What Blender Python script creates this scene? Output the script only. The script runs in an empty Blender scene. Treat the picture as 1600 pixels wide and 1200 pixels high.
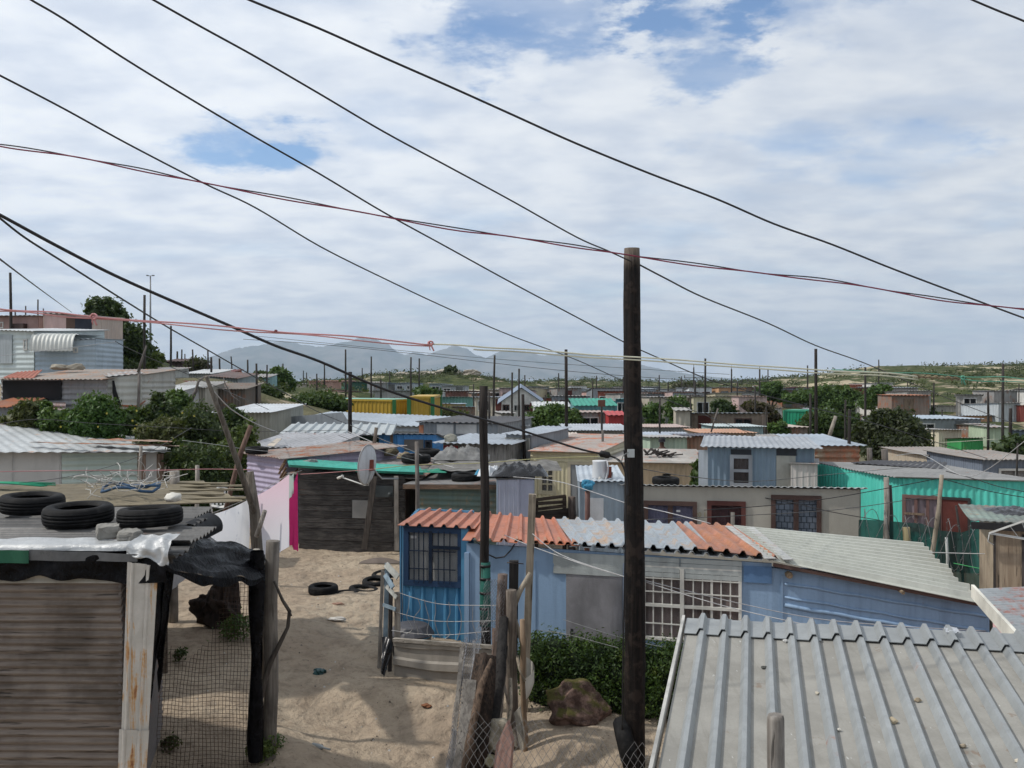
import bpy, math, random
import numpy as np
from mathutils import Vector, Matrix, noise
C = bpy.context.scene.collection
F = 1500.0; CZ = 4.9; HY = 590.0
def P(px, py, Y):                        # where the sight line through a photo pixel meets the depth Y
    return Vector(((px-800)/F*Y, Y, CZ-(py-HY)/F*Y))
def X(px, Y): return (px-800)/F*Y
def Zp(py, Y): return CZ-(py-HY)/F*Y
# ---------------------------------------------------------------- camera, sky, sun
cam = bpy.data.cameras.new('camera'); camo = bpy.data.objects.new('camera', cam); C.objects.link(camo)
camo.location = (0, 0, CZ); camo.rotation_euler = (math.pi/2, 0, 0)
cam.sensor_width = 36; cam.lens = 36*F/1600; cam.shift_y = -10/1600; cam.clip_start = .1; cam.clip_end = 60000
sc = bpy.context.scene; sc.camera = camo
sc.view_settings.view_transform = 'Standard'; sc.view_settings.look = 'None'
sc.view_settings.exposure = 0.0; sc.view_settings.gamma = 1
sc.render.resolution_x = 1024; sc.render.resolution_y = 768
sc.cycles.use_denoising = True; sc.cycles.max_bounces = 6; sc.cycles.diffuse_bounces = 3; sc.cycles.transparent_max_bounces = 24
sc.cycles.volume_bounces = 0; sc.cycles.caustics_reflective = False; sc.cycles.caustics_refractive = False
SUN_EL, SUN_AZ = math.radians(48), math.radians(-92)     # azimuth from +Y (view direction), minus = left
sl = bpy.data.lights.new('sun', 'SUN'); so = bpy.data.objects.new('sun', sl); C.objects.link(so)
sl.energy = 3.1; sl.angle = math.radians(1.5); sl.color = (1, .95, .88)
sd = Vector((math.sin(SUN_AZ)*math.cos(SUN_EL), math.cos(SUN_AZ)*math.cos(SUN_EL), math.sin(SUN_EL)))
so.rotation_euler = (-sd).to_track_quat('-Z', 'Y').to_euler(); so.location = (0, 0, 60)
class NT:                                # small helper for node trees
    def __init__(s, nt): s.nt = nt; nt.nodes.clear()
    def n(s, t, **k):
        nd = s.nt.nodes.new(t)
        for a, v in k.items():
            if a.startswith('i_'):
                key = a[2:]; key = int(key) if key.isdigit() else key.replace('_', ' ')
                if isinstance(v, bpy.types.NodeSocket): s.nt.links.new(v, nd.inputs[key])
                else: nd.inputs[key].default_value = v
            else: setattr(nd, a, v)
        return nd
    def l(s, a, b): s.nt.links.new(a, b)
    def math(s, op, a, b=0.0, c=0.0, clamp=False):
        nd = s.nt.nodes.new('ShaderNodeMath'); nd.operation = op; nd.use_clamp = clamp
        for i, v in enumerate((a, b, c)):
            if isinstance(v, bpy.types.NodeSocket): s.l(v, nd.inputs[i])
            else: nd.inputs[i].default_value = v
        return nd.outputs[0]
    def mix(s, f, a, b, bt='MIX'):
        nd = s.nt.nodes.new('ShaderNodeMix'); nd.data_type = 'RGBA'; nd.blend_type = bt
        for i, v in ((0, f), (6, a), (7, b)):
            if isinstance(v, bpy.types.NodeSocket): s.l(v, nd.inputs[i])
            else: nd.inputs[i].default_value = v if i == 0 else (tuple(v)+(1,))[:4]
        return nd.outputs[2]
    def noise(s, vec, scale, detail=4, rough=.55, dist=0.0, col=False):
        nd = s.n('ShaderNodeTexNoise'); nd.inputs['Scale'].default_value = scale; nd.inputs['Detail'].default_value = detail
        nd.inputs['Roughness'].default_value = rough; nd.inputs['Distortion'].default_value = dist
        if vec is not None: s.l(vec, nd.inputs['Vector'])
        return nd.outputs[1 if col else 0]
    def ramp(s, f, lo, hi, a=0.0, b=1.0):
        nd = s.n('ShaderNodeMapRange'); nd.inputs['From Min'].default_value = lo; nd.inputs['From Max'].default_value = hi
        nd.inputs['To Min'].default_value = a; nd.inputs['To Max'].default_value = b; nd.interpolation_type = 'SMOOTHSTEP'
        s.l(f, nd.inputs['Value']); return nd.outputs[0]
    def scale(s, vec, v):
        nd = s.n('ShaderNodeVectorMath', operation='MULTIPLY'); s.l(vec, nd.inputs[0]); nd.inputs[1].default_value = v; return nd.outputs[0]
w = bpy.data.worlds.new('World'); sc.world = w; w.use_nodes = True
t = NT(w.node_tree)
tc = t.n('ShaderNodeTexCoord').outputs['Generated']
sky = t.n('ShaderNodeTexSky', sky_type='NISHITA', sun_disc=False, sun_elevation=SUN_EL, sun_rotation=SUN_AZ, altitude=20, air_density=1.0, dust_density=.6, ozone_density=2.0).outputs[0]
sep = t.n('ShaderNodeSeparateXYZ'); t.l(tc, sep.inputs[0])
zz = t.math('MAXIMUM', sep.outputs[2], .03)
za = t.math('ADD', zz, .16)
cx = t.math('DIVIDE', sep.outputs[0], za); cy = t.math('DIVIDE', sep.outputs[1], za)
cv = t.n('ShaderNodeCombineXYZ', i_0=cx, i_1=cy, i_2=0.0).outputs[0]
def blob(px, py, rx, ry, amt):           # a clear hole in the cloud deck, by direction
    d = Vector(((px-800)/F, 1, -(py-HY)/F)).normalized()
    u = t.math('DIVIDE', sep.outputs[0], t.math('MAXIMUM', sep.outputs[1], .05)); v = t.math('DIVIDE', sep.outputs[2], t.math('MAXIMUM', sep.outputs[1], .05))
    du = t.math('MULTIPLY', t.math('SUBTRACT', u, d.x/d.y), F/rx); dv = t.math('MULTIPLY', t.math('SUBTRACT', v, d.z/d.y), F/ry)
    r = t.math('ADD', t.math('MULTIPLY', du, du), t.math('MULTIPLY', dv, dv))
    return t.math('MULTIPLY', t.ramp(t.math('ADD', r, wob_), -.2, 2.0, 1, 0), amt*1.0)
n1 = t.noise(t.scale(cv, (1.1, 1.7, 1)), .8, 9, .52, .2)
n2 = t.noise(t.scale(cv, (1.5, 3.4, 1)), 1.3, 7, .52, .2)
n3 = t.noise(tc, 2.2, 3, .5)
wob_ = t.math('MULTIPLY', t.math('SUBTRACT', t.noise(t.scale(tc, (5, 5, 13)), 2.2, 9, .6, .0), .5), 8.0)
holes = None
for b in ((840, 25, 170, 90, .33), (1085, 40, 110, 95, .34), (1230, 10, 120, 60, .2), (375, 228, 115, 45, .34), (460, 235, 60, 40, .15), (1380, 235, 330, 45, .15), (720, 330, 110, 35, .10), (1100, 450, 260, 25, .08), (980, 372, 160, 22, .10), (1590, 280, 90, 70, .12), (10, 290, 60, 40, .06), (620, 180, 90, 60, .09)):
    q = blob(*b); holes = q if holes is None else t.math('ADD', holes, q)
dens = t.math('SUBTRACT', t.math('ADD', t.math('MULTIPLY', n1, .62), t.math('MULTIPLY', n2, .38)), holes)
mask = t.ramp(dens, .06, .50)
veil = t.math('MAXIMUM', t.math('MULTIPLY', mask, 1.0), t.ramp(sep.outputs[2], .16, .02, 0, .85))
n4 = t.noise(t.scale(cv, (1.6, 1.8, 1)), 2.9, 7, .5, .1)
shade = t.math('ADD', t.math('MULTIPLY', n4, .62), t.math('MULTIPLY', n1, .38))
side = t.ramp(sep.outputs[0], .5, -.45)    # the sun stands to the left: clouds there are whiter
bright = t.math('MULTIPLY', t.ramp(shade, .32, .64, 6.35, 8.0), t.math('ADD', .86, t.math('MULTIPLY', side, .2)))
low = t.ramp(sep.outputs[2], .0, .22, .93, 1.0)
bright = t.math('MULTIPLY', bright, low)
ccol = t.mix(t.ramp(shade, .34, .62), (.84, .93, 1.08), (.95, .99, 1.04))
cloud = t.n('ShaderNodeVectorMath', operation='SCALE', i_0=ccol); t.l(bright, cloud.inputs['Scale'])
skyb = t.n('ShaderNodeVectorMath', operation='MULTIPLY', i_0=sky); skyb.inputs[1].default_value = (.98, 1.10, 1.22)
colr = t.mix(veil, skyb.outputs[0], cloud.outputs[0])
bg = t.n('ShaderNodeBackground', i_Color=colr, i_Strength=.122)
t.l(bg.outputs[0], t.n('ShaderNodeOutputWorld').inputs['Surface'])
# ---------------------------------------------------------------- materials
_mc = {}
def finish(t, col, rough=.7, metal=0.0, bump=None, bstr=.3, bdist=.02, spec=.4):
    b = t.n('ShaderNodeBsdfPrincipled'); 
    for k, v in (('Base Color', col), ('Roughness', rough), ('Metallic', metal), ('Specular IOR Level', spec)):
        if isinstance(v, bpy.types.NodeSocket): t.l(v, b.inputs[k])
        elif k == 'Base Color': b.inputs[k].default_value = (tuple(v)+(1,))[:4]
        else: b.inputs[k].default_value = v
    if bump is not None:
        bn = t.n('ShaderNodeBump', i_Strength=bstr, i_Distance=bdist, i_Height=bump); t.l(bn.outputs[0], b.inputs['Normal'])
    t.l(b.outputs[0], t.n('ShaderNodeOutputMaterial').inputs['Surface'])
def newmat(name):
    m = bpy.data.materials.new(name); m.use_nodes = True; return m, NT(m.node_tree)
def pos(t): return t.n('ShaderNodeNewGeometry').outputs['Position']
def metal(c, rust=.15, rough=.5, mt=.15, c2=None, seed=0, rc=(.16, .055, .022), scl=1.0, dirt=.5):
    """painted or galvanised sheet: blotches, run-off streaks, rust patches"""
    k = ('m', c, rust, rough, mt, c2, seed, rc, scl, dirt)
    if k in _mc: return _mc[k]
    m, t = newmat('sheet_metal'); p = t.n('ShaderNodeVectorMath', operation='ADD', i_0=pos(t)); p.inputs[1].default_value = (seed*3.1, seed*1.7, seed*.9); p = p.outputs[0]
    big = t.noise(p, .9*scl, 5, .6); st = t.noise(t.scale(p, (7*scl, 7*scl, .6*scl)), 1.2, 4, .6); fine = t.noise(p, 26*scl, 4, .6)
    base = t.mix(t.ramp(big, .35, .68), c, c2 or tuple(min(1, x*1.18+.01) for x in c))
    dk = tuple(x*.52 for x in c)
    sn = t.n('ShaderNodeVectorMath', operation='SNAP', i_0=p); sn.inputs[1].default_value = (.78, 2.4, 50); wn = t.n('ShaderNodeTexWhiteNoise', i_Vector=sn.outputs[0])
    base = t.mix(t.math('MULTIPLY', wn.outputs[0], .38*min(1, dirt*1.6)), base, tuple(x*.45+.01 for x in c))
    base = t.mix(t.math('MULTIPLY', t.ramp(t.noise(p, .55*scl, 6, .65, .5), .45, .62), .4*dirt), base, tuple(x*.55+.012 for x in c))
    base = t.mix(t.math('MULTIPLY', t.ramp(st, .42, .74), dirt), base, dk)
    base = t.mix(t.math('MULTIPLY', t.ramp(fine, .45, .75), .3*dirt+.05), base, tuple(x*.6+.02 for x in c))
    rn = t.math('ADD', t.math('MULTIPLY', t.noise(p, 1.7*scl, 8, .68, .4), .75), t.math('MULTIPLY', t.noise(t.scale(p, (9, 9, 1.2)), 1.0, 3), .25))
    rf = t.ramp(t.math('ADD', rn, t.math('MULTIPLY', fine, .12)), .69-.30*rust, .83-.24*rust)
    if rust <= 0: rf = None
    if rf is not None:
        rcol = t.mix(t.noise(p, 14, 4), rc, tuple(min(1, x*2.3+.03) for x in rc))
        base = t.mix(rf, base, rcol)
        rr = t.math('ADD', t.math('MULTIPLY', rf, .35), rough, clamp=True); mm = t.math('MULTIPLY', t.math('SUBTRACT', 1, rf), mt)
    else: rr, mm = rough, mt
    finish(t, base, rr, mm, t.math('ADD', fine, t.math('MULTIPLY', big, 2.0)), .25, .012)
    _mc[k] = m; return m
def paint(c, rough=.8, var=.25, seed=0, scl=1.0, bump=.4, name='plaster', dirt=.3, spec=.3):
    """plaster, board, cloth, plastic: gentle blotches and grime"""
    k = ('p', c, rough, var, seed, scl, bump, dirt, spec)
    if k in _mc: return _mc[k]
    m, t = newmat(name); p = pos(t)
    a = t.noise(p, 1.1*scl, 6, .62, .3); b = t.noise(t.scale(p, (4*scl, 4*scl, .8*scl)), 1.3, 5, .6); f = t.noise(p, 40*scl, 4, .6)
    base = t.mix(t.ramp(a, .3, .7), tuple(x*(1-var) for x in c), tuple(min(1, x*(1+var*.5)) for x in c))
    base = t.mix(t.math('MULTIPLY', t.ramp(b, .45, .75), dirt), base, tuple(x*.5 for x in c))
    base = t.mix(t.math('MULTIPLY', f, .18), base, tuple(x*.45 for x in c))
    finish(t, base, rough, 0, t.math('ADD', f, a), bump, .01, spec)
    _mc[k] = m; return m
def wood(c=(.16, .12, .09), c2=(.30, .26, .22), axis='z', seed=0, dark=.5, rough=.85, scl=1.0, board=0.0):
    k = ('w', c, c2, axis, seed, dark, rough, scl, board)
    if k in _mc: return _mc[k]
    m, t = newmat('weathered_wood'); p = pos(t)
    s = {'z': (22, 22, 1.3), 'x': (1.3, 22, 22), 'y': (22, 1.3, 22)}[axis]
    g = t.noise(t.scale(p, tuple(v*scl for v in s)), 1.0, 6, .65, .6); b = t.noise(p, 2.5*scl, 4, .6)
    base = t.mix(t.ramp(g, .32, .68), c, c2)
    base = t.mix(t.math('MULTIPLY', t.ramp(b, .42, .7), dark), base, tuple(x*.35 for x in c))
    crack = t.ramp(t.noise(t.scale(p, tuple(v*1.7*scl for v in s)), 1.0, 3, .5, .2), .62, .70)
    base = t.mix(t.math('MULTIPLY', crack, .75), base, tuple(x*.2 for x in c))
    finish(t, base, rough, 0, t.math('SUBTRACT', g, crack), .6, .012, .25)
    _mc[k] = m; return m
def plain(c, rough=.5, mt=0.0, spec=.4, name='plain', al=None):
    k = ('s', c, rough, mt, spec)
    if k in _mc: return _mc[k]
    m, t = newmat(name); p = pos(t); n = t.noise(p, 9, 5, .6)
    finish(t, t.mix(t.ramp(n, .35, .7), tuple(x*.72 for x in c), c), t.math('ADD', rough-.1, t.math('MULTIPLY', n, .2)), mt, n, .15, .01, spec)
    _mc[k] = m; return m
def glassmat(c=(.03, .035, .04)):
    k = ('g', c)
    if k in _mc: return _mc[k]
    m, t = newmat('window_glass'); p = pos(t)
    b = t.n('ShaderNodeBsdfPrincipled'); b.inputs['Base Color'].default_value = c+(1,); b.inputs['Roughness'].default_value = .08; b.inputs['Specular IOR Level'].default_value = .5
    n = t.noise(p, 3, 3); bn = t.n('ShaderNodeBump', i_Strength=.08, i_Distance=.02, i_Height=n); t.l(bn.outputs[0], b.inputs['Normal'])
    tr = t.n('ShaderNodeBsdfTransparent'); mx = t.n('ShaderNodeMixShader', i_0=.8); t.l(b.outputs[0], mx.inputs[1]); t.l(tr.outputs[0], mx.inputs[2])
    t.l(mx.outputs[0], t.n('ShaderNodeOutputMaterial').inputs['Surface'])
    _mc[k] = m; return m
def leafmat(c, c2, seed=0, scl=1.0, c3=None):
    k = ('l', c, c2, seed, scl, c3)
    if k in _mc: return _mc[k]
    m, t = newmat('foliage'); p = pos(t); n = t.noise(p, 1.6*scl, 5, .6); f = t.noise(p, 11*scl, 3, .6)
    col = t.mix(t.ramp(n, .35, .65), c, c2)
    col = t.mix(t.ramp(f, .35, .72), tuple(x*.62 for x in c), col)
    if c3: col = t.mix(t.ramp(t.noise(p, 3.1*scl, 3), .6, .68), col, c3)
    b = t.n('ShaderNodeBsdfPrincipled', i_Base_Color=col, i_Roughness=.55); b.inputs['Specular IOR Level'].default_value = .3
    tl = t.n('ShaderNodeBsdfTranslucent', i_Color=t.mix(.5, col, (.2, .28, .04)))
    mx = t.n('ShaderNodeMixShader', i_0=.22); t.l(b.outputs[0], mx.inputs[1]); t.l(tl.outputs[0], mx.inputs[2])
    t.l(mx.outputs[0], t.n('ShaderNodeOutputMaterial').inputs['Surface'])
    _mc[k] = m; return m
# ---------------------------------------------------------------- mesh builder
class MB:
    def __init__(s): s.v = []; s.f = []; s.m = []; s.sm = []
    def add(s, vs, fs, mi=0, smooth=False):
        o = len(s.v); s.v.extend(tuple(v) for v in vs)
        for f in fs: s.f.append(tuple(i+o for i in f)); s.m.append(mi); s.sm.append(smooth)
        return s
    def box(s, c, d, rot=None, mi=0, taper=1.0, jit=0.0, R=random):
        vs = []
        for z in (-1, 1):
            k = taper if z > 0 else 1
            for y in (-1, 1):
                for x in (-1, 1):
                    v = Vector((x*d[0]/2*k, y*d[1]/2*k, z*d[2]/2))
                    if jit: v += Vector((R.uniform(-1, 1), R.uniform(-1, 1), R.uniform(-1, 1)))*jit
                    if rot is not None: v = rot @ v
                    vs.append(v+Vector(c))
        return s.add(vs, [(0, 2, 3, 1), (4, 5, 7, 6), (0, 1, 5, 4), (2, 6, 7, 3), (0, 4, 6, 2), (1, 3, 7, 5)], mi)
    def beam(s, a, b, w, h, mi=0, up=(0, 0, 1), w2=None):
        a, b = Vector(a), Vector(b); d = (b-a).normalized(); u = Vector(up)
        if abs(d.dot(u)) > .98: u = Vector((0, 1, 0))
        r = d.cross(u).normalized(); q = r.cross(d).normalized(); vs = []
        for p_, ww, hh in ((a, w, h), (b, w2 or w, (w2 or w)/w*h)):
            for i, j in ((-1, -1), (1, -1), (1, 1), (-1, 1)): vs.append(p_+r*i*ww/2+q*j*hh/2)
        return s.add(vs, [(3, 2, 1, 0), (4, 5, 6, 7), (0, 1, 5, 4), (1, 2, 6, 5), (2, 3, 7, 6), (3, 0, 4, 7)], mi)
    def tube(s, pts, r, n=6, mi=0, smooth=True, cap=True, wob=0.0, R=random):
        pts = [Vector(p) for p in pts]; m = len(pts)
        rs = r if isinstance(r, (list, tuple)) else [r]*m
        vs = []; ref = Vector((0, 0, 1)); 
        d0 = (pts[1]-pts[0]).normalized()
        if abs(d0.dot(ref)) > .9: ref = Vector((1, 0, 0))
        ph = [R.uniform(1-wob, 1+wob) for _ in range(n)]
        for i, p_ in enumerate(pts):
            d = (pts[min(i+1, m-1)]-pts[max(i-1, 0)]).normalized()
            a = d.cross(ref).normalized(); b = a.cross(d).normalized(); 
            for k in range(n):
                an = 2*math.pi*k/n; kk = ph[k]*(1+R.uniform(-wob, wob)*.5 if wob else 1)
                vs.append(p_+(a*math.cos(an)+b*math.sin(an))*rs[i]*kk)
        fs = [(i*n+k, i*n+(k+1) % n, (i+1)*n+(k+1) % n, (i+1)*n+k) for i in range(m-1) for k in range(n)]
        s.add(vs, fs, mi, smooth)
        if cap:
            o = len(s.v)-len(vs)
            s.f.append(tuple(o+k for k in reversed(range(n)))); s.f.append(tuple(o+(m-1)*n+k for k in range(n))); s.m += [mi, mi]; s.sm += [False, False]
        return s
    def lathe(s, prof, c=(0, 0, 0), n=24, rot=None, mi=0, smooth=True, sx=1, sy=1):
        vs = []
        for r, z in prof:
            for k in range(n):
                a = 2*math.pi*k/n; v = Vector((r*math.cos(a)*sx, r*math.sin(a)*sy, z))
                if rot is not None: v = rot @ v
                vs.append(v+Vector(c))
        m = len(prof)
        return s.add(vs, [(i*n+k, i*n+(k+1) % n, (i+1)*n+(k+1) % n, (i+1)*n+k) for i in range(m-1) for k in range(n)], mi, smooth)
    def grid(s, fn, nu, nv, mi=0, smooth=True, thick=0.0):
        vs = [fn(i/nu, j/nv) for j in range(nv+1) for i in range(nu+1)]; W = nu+1
        fs = [(j*W+i, j*W+i+1, (j+1)*W+i+1, (j+1)*W+i) for j in range(nv) for i in range(nu)]
        s.add(vs, fs, mi, smooth)
        return s
    def rock(s, c, r, seed=0, sub=3, mi=0, amp=.28, smooth=False, sc_=1.5, facet=0):
        import bmesh
        bm = bmesh.new(); bmesh.ops.create_icosphere(bm, subdivisions=sub, radius=1)
        vs = []; R_ = random.Random(seed); pl = []
        for _ in range(facet): q = Vector((R_.gauss(0, 1), R_.gauss(0, 1), R_.gauss(0, .8))).normalized(); pl.append((q, R_.uniform(.72, .98)))
        for v in bm.verts:
            p_ = v.co.copy()
            if facet: p_ = p_*min([1.2]+[o_/max(.05, q.dot(p_)) for q, o_ in pl])
            k = 1+amp*noise.noise(p_*sc_+Vector((seed*7.3, seed, -seed)))+amp*.4*noise.noise(p_*4+Vector((seed, 5, seed)))
            p_ = Vector((p_.x*r[0], p_.y*r[1], max(p_.z, -.75)*r[2]))*k; vs.append(p_+Vector(c))
        fs = [tuple(v.index for v in f.verts) for f in bm.faces]; bm.free()
        return s.add(vs, fs, mi, smooth)
    def build(s, name, mats, parent=None, loc=None, label=None, cat=None, group=None, kind=None, base=True):
        if not isinstance(mats, (list, tuple)): mats = [mats]
        v = np.array(s.v, dtype=np.float64).reshape(-1, 3)
        if parent is not None: o_ = np.array(world_of(parent))
        elif loc is not None: o_ = np.array(loc)
        elif kind == 'structure' or not base: o_ = np.zeros(3)
        else: o_ = np.array([(v[:, 0].min()+v[:, 0].max())/2, (v[:, 1].min()+v[:, 1].max())/2, v[:, 2].min()])
        me = bpy.data.meshes.new(name); v = v-o_
        me.from_pydata(v.tolist(), [], s.f)
        me.polygons.foreach_set('material_index', s.m); me.polygons.foreach_set('use_smooth', s.sm)
        for m in mats: me.materials.append(m)
        me.update()
        ob = bpy.data.objects.new(name, me); C.objects.link(ob)
        if parent is not None: ob.parent = parent
        else: ob.location = o_
        tag(ob, label, cat, group, kind); return ob
_wl = {}
def world_of(o):
    p_ = Vector(o.location)
    while o.parent: o = o.parent; p_ = p_+Vector(o.location)
    return p_
def tag(o, label=None, cat=None, group=None, kind=None):
    if label: o['label'] = label
    if cat: o['category'] = cat
    if group: o['group'] = group
    if kind: o['kind'] = kind
    return o
def thing(name, label, cat, loc, group=None):
    o = bpy.data.objects.new(name, None); C.objects.link(o); o.location = loc; o.empty_display_size = .3
    return tag(o, label, cat, group)
def dup(root, loc, label=None, rotz=None, scale=None):
    c = root.copy(); C.objects.link(c); c.location = loc
    if rotz is not None: c.rotation_euler = (0, 0, rotz)
    if scale is not None: c.scale = scale if isinstance(scale, (tuple, list)) else (scale,)*3
    if label: c['label'] = label
    for ch in list(root.children):
        d = ch.copy(); C.objects.link(d); d.parent = c
        for g in ch.children:
            e = g.copy(); C.objects.link(e); e.parent = d
    return c
# ---------------------------------------------------------------- corrugated sheeting
def profile(kind, L, pitch, R):
    """list of (distance along, height) across the ribs"""
    out = []; u = 0.0
    if kind == 'flat': return [(0, 0), (L, 0)]
    if kind == 'sine':
        n = max(2, int(L/pitch*6)); return [(L*i/n, math.cos(2*math.pi*(L*i/n)/pitch)) for i in range(n+1)]
    # 'ibr' : wide flat pans, square ribs
    a = .30*pitch; b = .14*pitch
    k = 0
    while u < L:
        for du, h in ((0, -1), (pitch-a-b, -1), (pitch-a, 1), (pitch-b, 1)):
            if u+du <= L: out.append((u+du, h))
        u += pitch
    if out[-1][0] < L: out.append((L, -1))
    return out
def sheet(mb, a, b, c, d, kind='sine', pitch=.076, amp=.009, across='u', mi=0, holes=(), thick=.006, rag=0.0, seed=0, nv=1, sag=0.0, ribmi=0):
    """quad a(u0v0) b(u1v0) c(u1v1) d(u0v1); ribs repeat across u or v; holes = (u0,v0,u1,v1) in metres"""
    a, b, c, d = map(Vector, (a, b, c, d)); R = random.Random(seed)
    Lu = ((b-a).length+(c-d).length)/2; Lv = ((d-a).length+(c-b).length)/2
    nrm = ((b-a)+(c-d)).cross((d-a)+(c-b)).normalized()
    if across == 'u':
        pu = profile(kind, Lu, pitch, R); us = [(x/Lu, h) for x, h in pu]; vs_ = [(j/nv, 0) for j in range(nv+1)]
    else:
        pv = profile(kind, Lv, pitch, R); vs_ = [(x/Lv, h) for x, h in pv]; us = [(j/nv, 0) for j in range(nv+1)]
    def ins(lst, vals):
        for x in vals:
            x = min(1, max(0, x))
            for i in range(len(lst)-1):
                if abs(lst[i][0]-x) < 1e-5 or abs(lst[i+1][0]-x) < 1e-5: break
                if lst[i][0] < x < lst[i+1][0]:
                    k = (x-lst[i][0])/(lst[i+1][0]-lst[i][0]); lst.insert(i+1, (x, lst[i][1]*(1-k)+lst[i+1][1]*k)); break
    for h in holes: ins(us, (h[0]/Lu, h[2]/Lu)); ins(vs_, (h[1]/Lv, h[3]/Lv))
    nu_, nv_ = len(us), len(vs_); V = []
    ext = {}
    for j, (v, hv) in enumerate(vs_):
        for i, (u, hu) in enumerate(us):
            vv, uu = v, u
            if rag:
                if across == 'u' and j in (0, nv_-1):
                    pn = int(u*Lu/.7); e = ext.setdefault((pn, j), R.uniform(-rag, rag)); vv = v+e/Lv
                if across == 'v' and i in (0, nu_-1):
                    pn = int(v*Lv/.7); e = ext.setdefault((pn, i), R.uniform(-rag, rag)); uu = u+e/Lu
            p_ = (a*(1-uu)+b*uu)*(1-vv)+(d*(1-uu)+c*uu)*vv
            lift = 0
            if rag:
                pn = int((u*Lu if across == 'u' else v*Lv)/.7); lift = ext.setdefault(('l', pn), R.uniform(0, .008))
            V.append(p_+nrm*((hu+hv)*amp+lift)-Vector((0, 0, sag*4*v*(1-v))))
    Fc = []
    for j in range(nv_-1):
        for i in range(nu_-1):
            uc = (us[i][0]+us[i+1][0])/2*Lu; vc = (vs_[j][0]+vs_[j+1][0])/2*Lv
            if any(h[0] < uc < h[2] and h[1] < vc < h[3] for h in holes): continue
            Fc.append((j*nu_+i, j*nu_+i+1, (j+1)*nu_+i+1, (j+1)*nu_+i))
    mb.add(V, Fc, mi, False)
    if ribmi:
        for q, f in enumerate(Fc):
            if max(us[f[0] % nu_][1], us[f[1] % nu_][1]) > 0: mb.m[len(mb.m)-len(Fc)+q] = ribmi
    if thick:
        n0 = len(V); mb.add([v-nrm*thick for v in V], [tuple(reversed(f)) for f in Fc], mi, False)
        o = len(mb.v)-2*n0
        ring = [i for i in range(nu_)]+[j*nu_+nu_-1 for j in range(1, nv_)]+[(nv_-1)*nu_+i for i in range(nu_-2, -1, -1)]+[j*nu_ for j in range(nv_-2, 0, -1)]
        for k in range(len(ring)):
            p_, q = ring[k], ring[(k+1) % len(ring)]
            mb.f.append((o+q, o+p_, o+p_+n0, o+q+n0)); mb.m.append(mi); mb.sm.append(False)
    return mb
# ---------------------------------------------------------------- terrain
CP = [(-3,5,-.2),(3,5,-.2),(-1.3,12,0),(-.4,12,.02),(1.5,12,.05),(4,12,.0),(8,12,.1),(0,9,-.1),(-2,13,.12),(-1.8,14.5,.42),(-.8,14.2,.4),(-2.2,16,.55),(-2.5,18,.7),(-2.5,20,.75),(-3.5,23,.78),(0,16,.5),(1,13,.28),(1,14.5,.42),(3,14,.2),(3,17,.3),(-1.2,16.6,.55),
 (-3,11.5,.4),(-3.3,10,.45),(-5,10,.5),(-4.5,13,.6),(-4.2,17,.7),(-5.5,20,.8),(-8,14,.9),(-8,20,1.1),(-12,25,1.4),(-8,27,1.0),(-14,33,3.1),(-18,33,3.5),(-18,42,4.4),(-24,42,4.6),(-22,50,5.3),(-30,50,5.6),(-17,50,4.9),(-10,33,1.7),(-8,42,2.0),(-12,45,2.9),(-16,57,4.3),(-12,57,3.4),(-8,57,2.2),(-30,70,6.5),(-22,75,5.0),(-15,75,3.2),
 (0,22,.7),(3,22,.5),(8,20,.3),(8,25,.5),(0,30,.7),(5,30,.6),(12,28,.4),(0,40,1.0),(10,40,.7),(20,40,.5),(0,60,1.0),(10,60,.9),(20,60,.6),(32,60,.7),(-5,60,1.3),(0,85,1.0),(15,85,.9),(30,85,.8),(42,85,1.3),(50,100,2.6),(-10,85,2.0),(-25,100,3.8),(-20,130,3.2),(-5,120,2.2),(10,120,1.0),(40,120,1.2),(25,140,1.0),(60,130,4.0),(70,150,5.0),(48,150,2.6),
 (-17,150,3.2),(-19,172,5.2),(-25,172,5.4),(-31,172,3.6),(-14,178,5.9),(-9,178,6.2),(-5,176,5.6),(-3.4,178,2.9),(2,178,2.2),(-10,210,3.0),(-30,210,3.2),(-45,180,3.4),(-60,180,4.2),(10,180,1.8),(30,200,2.2),(50,200,3.2),(80,200,5.2),(105,200,6.2),(120,260,8.0),
 (-90,300,3.5),(-40,300,1.5),(0,300,1.3),(40,300,1.8),(-40,420,2.2),(-70,420,2.6),(0,400,2.5),(28,400,3.6),(50,400,3.0),(75,400,2.2),(85,350,2.6),(100,350,4.2),(125,350,4.9),(150,350,7.2),(172,350,8.6),(200,350,9.6),(230,350,10),
 (-200,600,-6),(0,560,-3),(100,560,-3),(200,560,0),(300,560,2),(0,800,-12),(400,800,-12),(-400,800,-12),(-100,60,8),(100,60,2),(-150,150,6),(150,150,8)]
_cp = np.array(CP); _cu = _cp[:, 0]/(_cp[:, 1]+3)*3.2; _cw = np.log(_cp[:, 1])*2.6
def hh(x, y):
    x = np.asarray(x, float); y = np.maximum(np.asarray(y, float), 3.0)
    u = x/(y+3)*3.2; w_ = np.log(y)*2.6
    d2 = (u[..., None]-_cu)**2+(w_[..., None]-_cw)**2+.004
    k = d2**-2.0
    return (k*_cp[:, 2]).sum(-1)/k.sum(-1)
def H(x, y): return float(hh(np.array([x]), np.array([y]))[0])
def Hd(x, y):                                       # with the little humps and footprints
    v = Vector((x, y, 0)); z = H(x, y)
    if y < 30: z += .045*noise.noise(v*.9)+.03*noise.noise(v*2.7)-.05*max(0, noise.noise(v*4.6)-.12)
    elif y > 90: z += .25*noise.noise(v*.06)*min(1, (y-90)/60)*2.2
    return z
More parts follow.
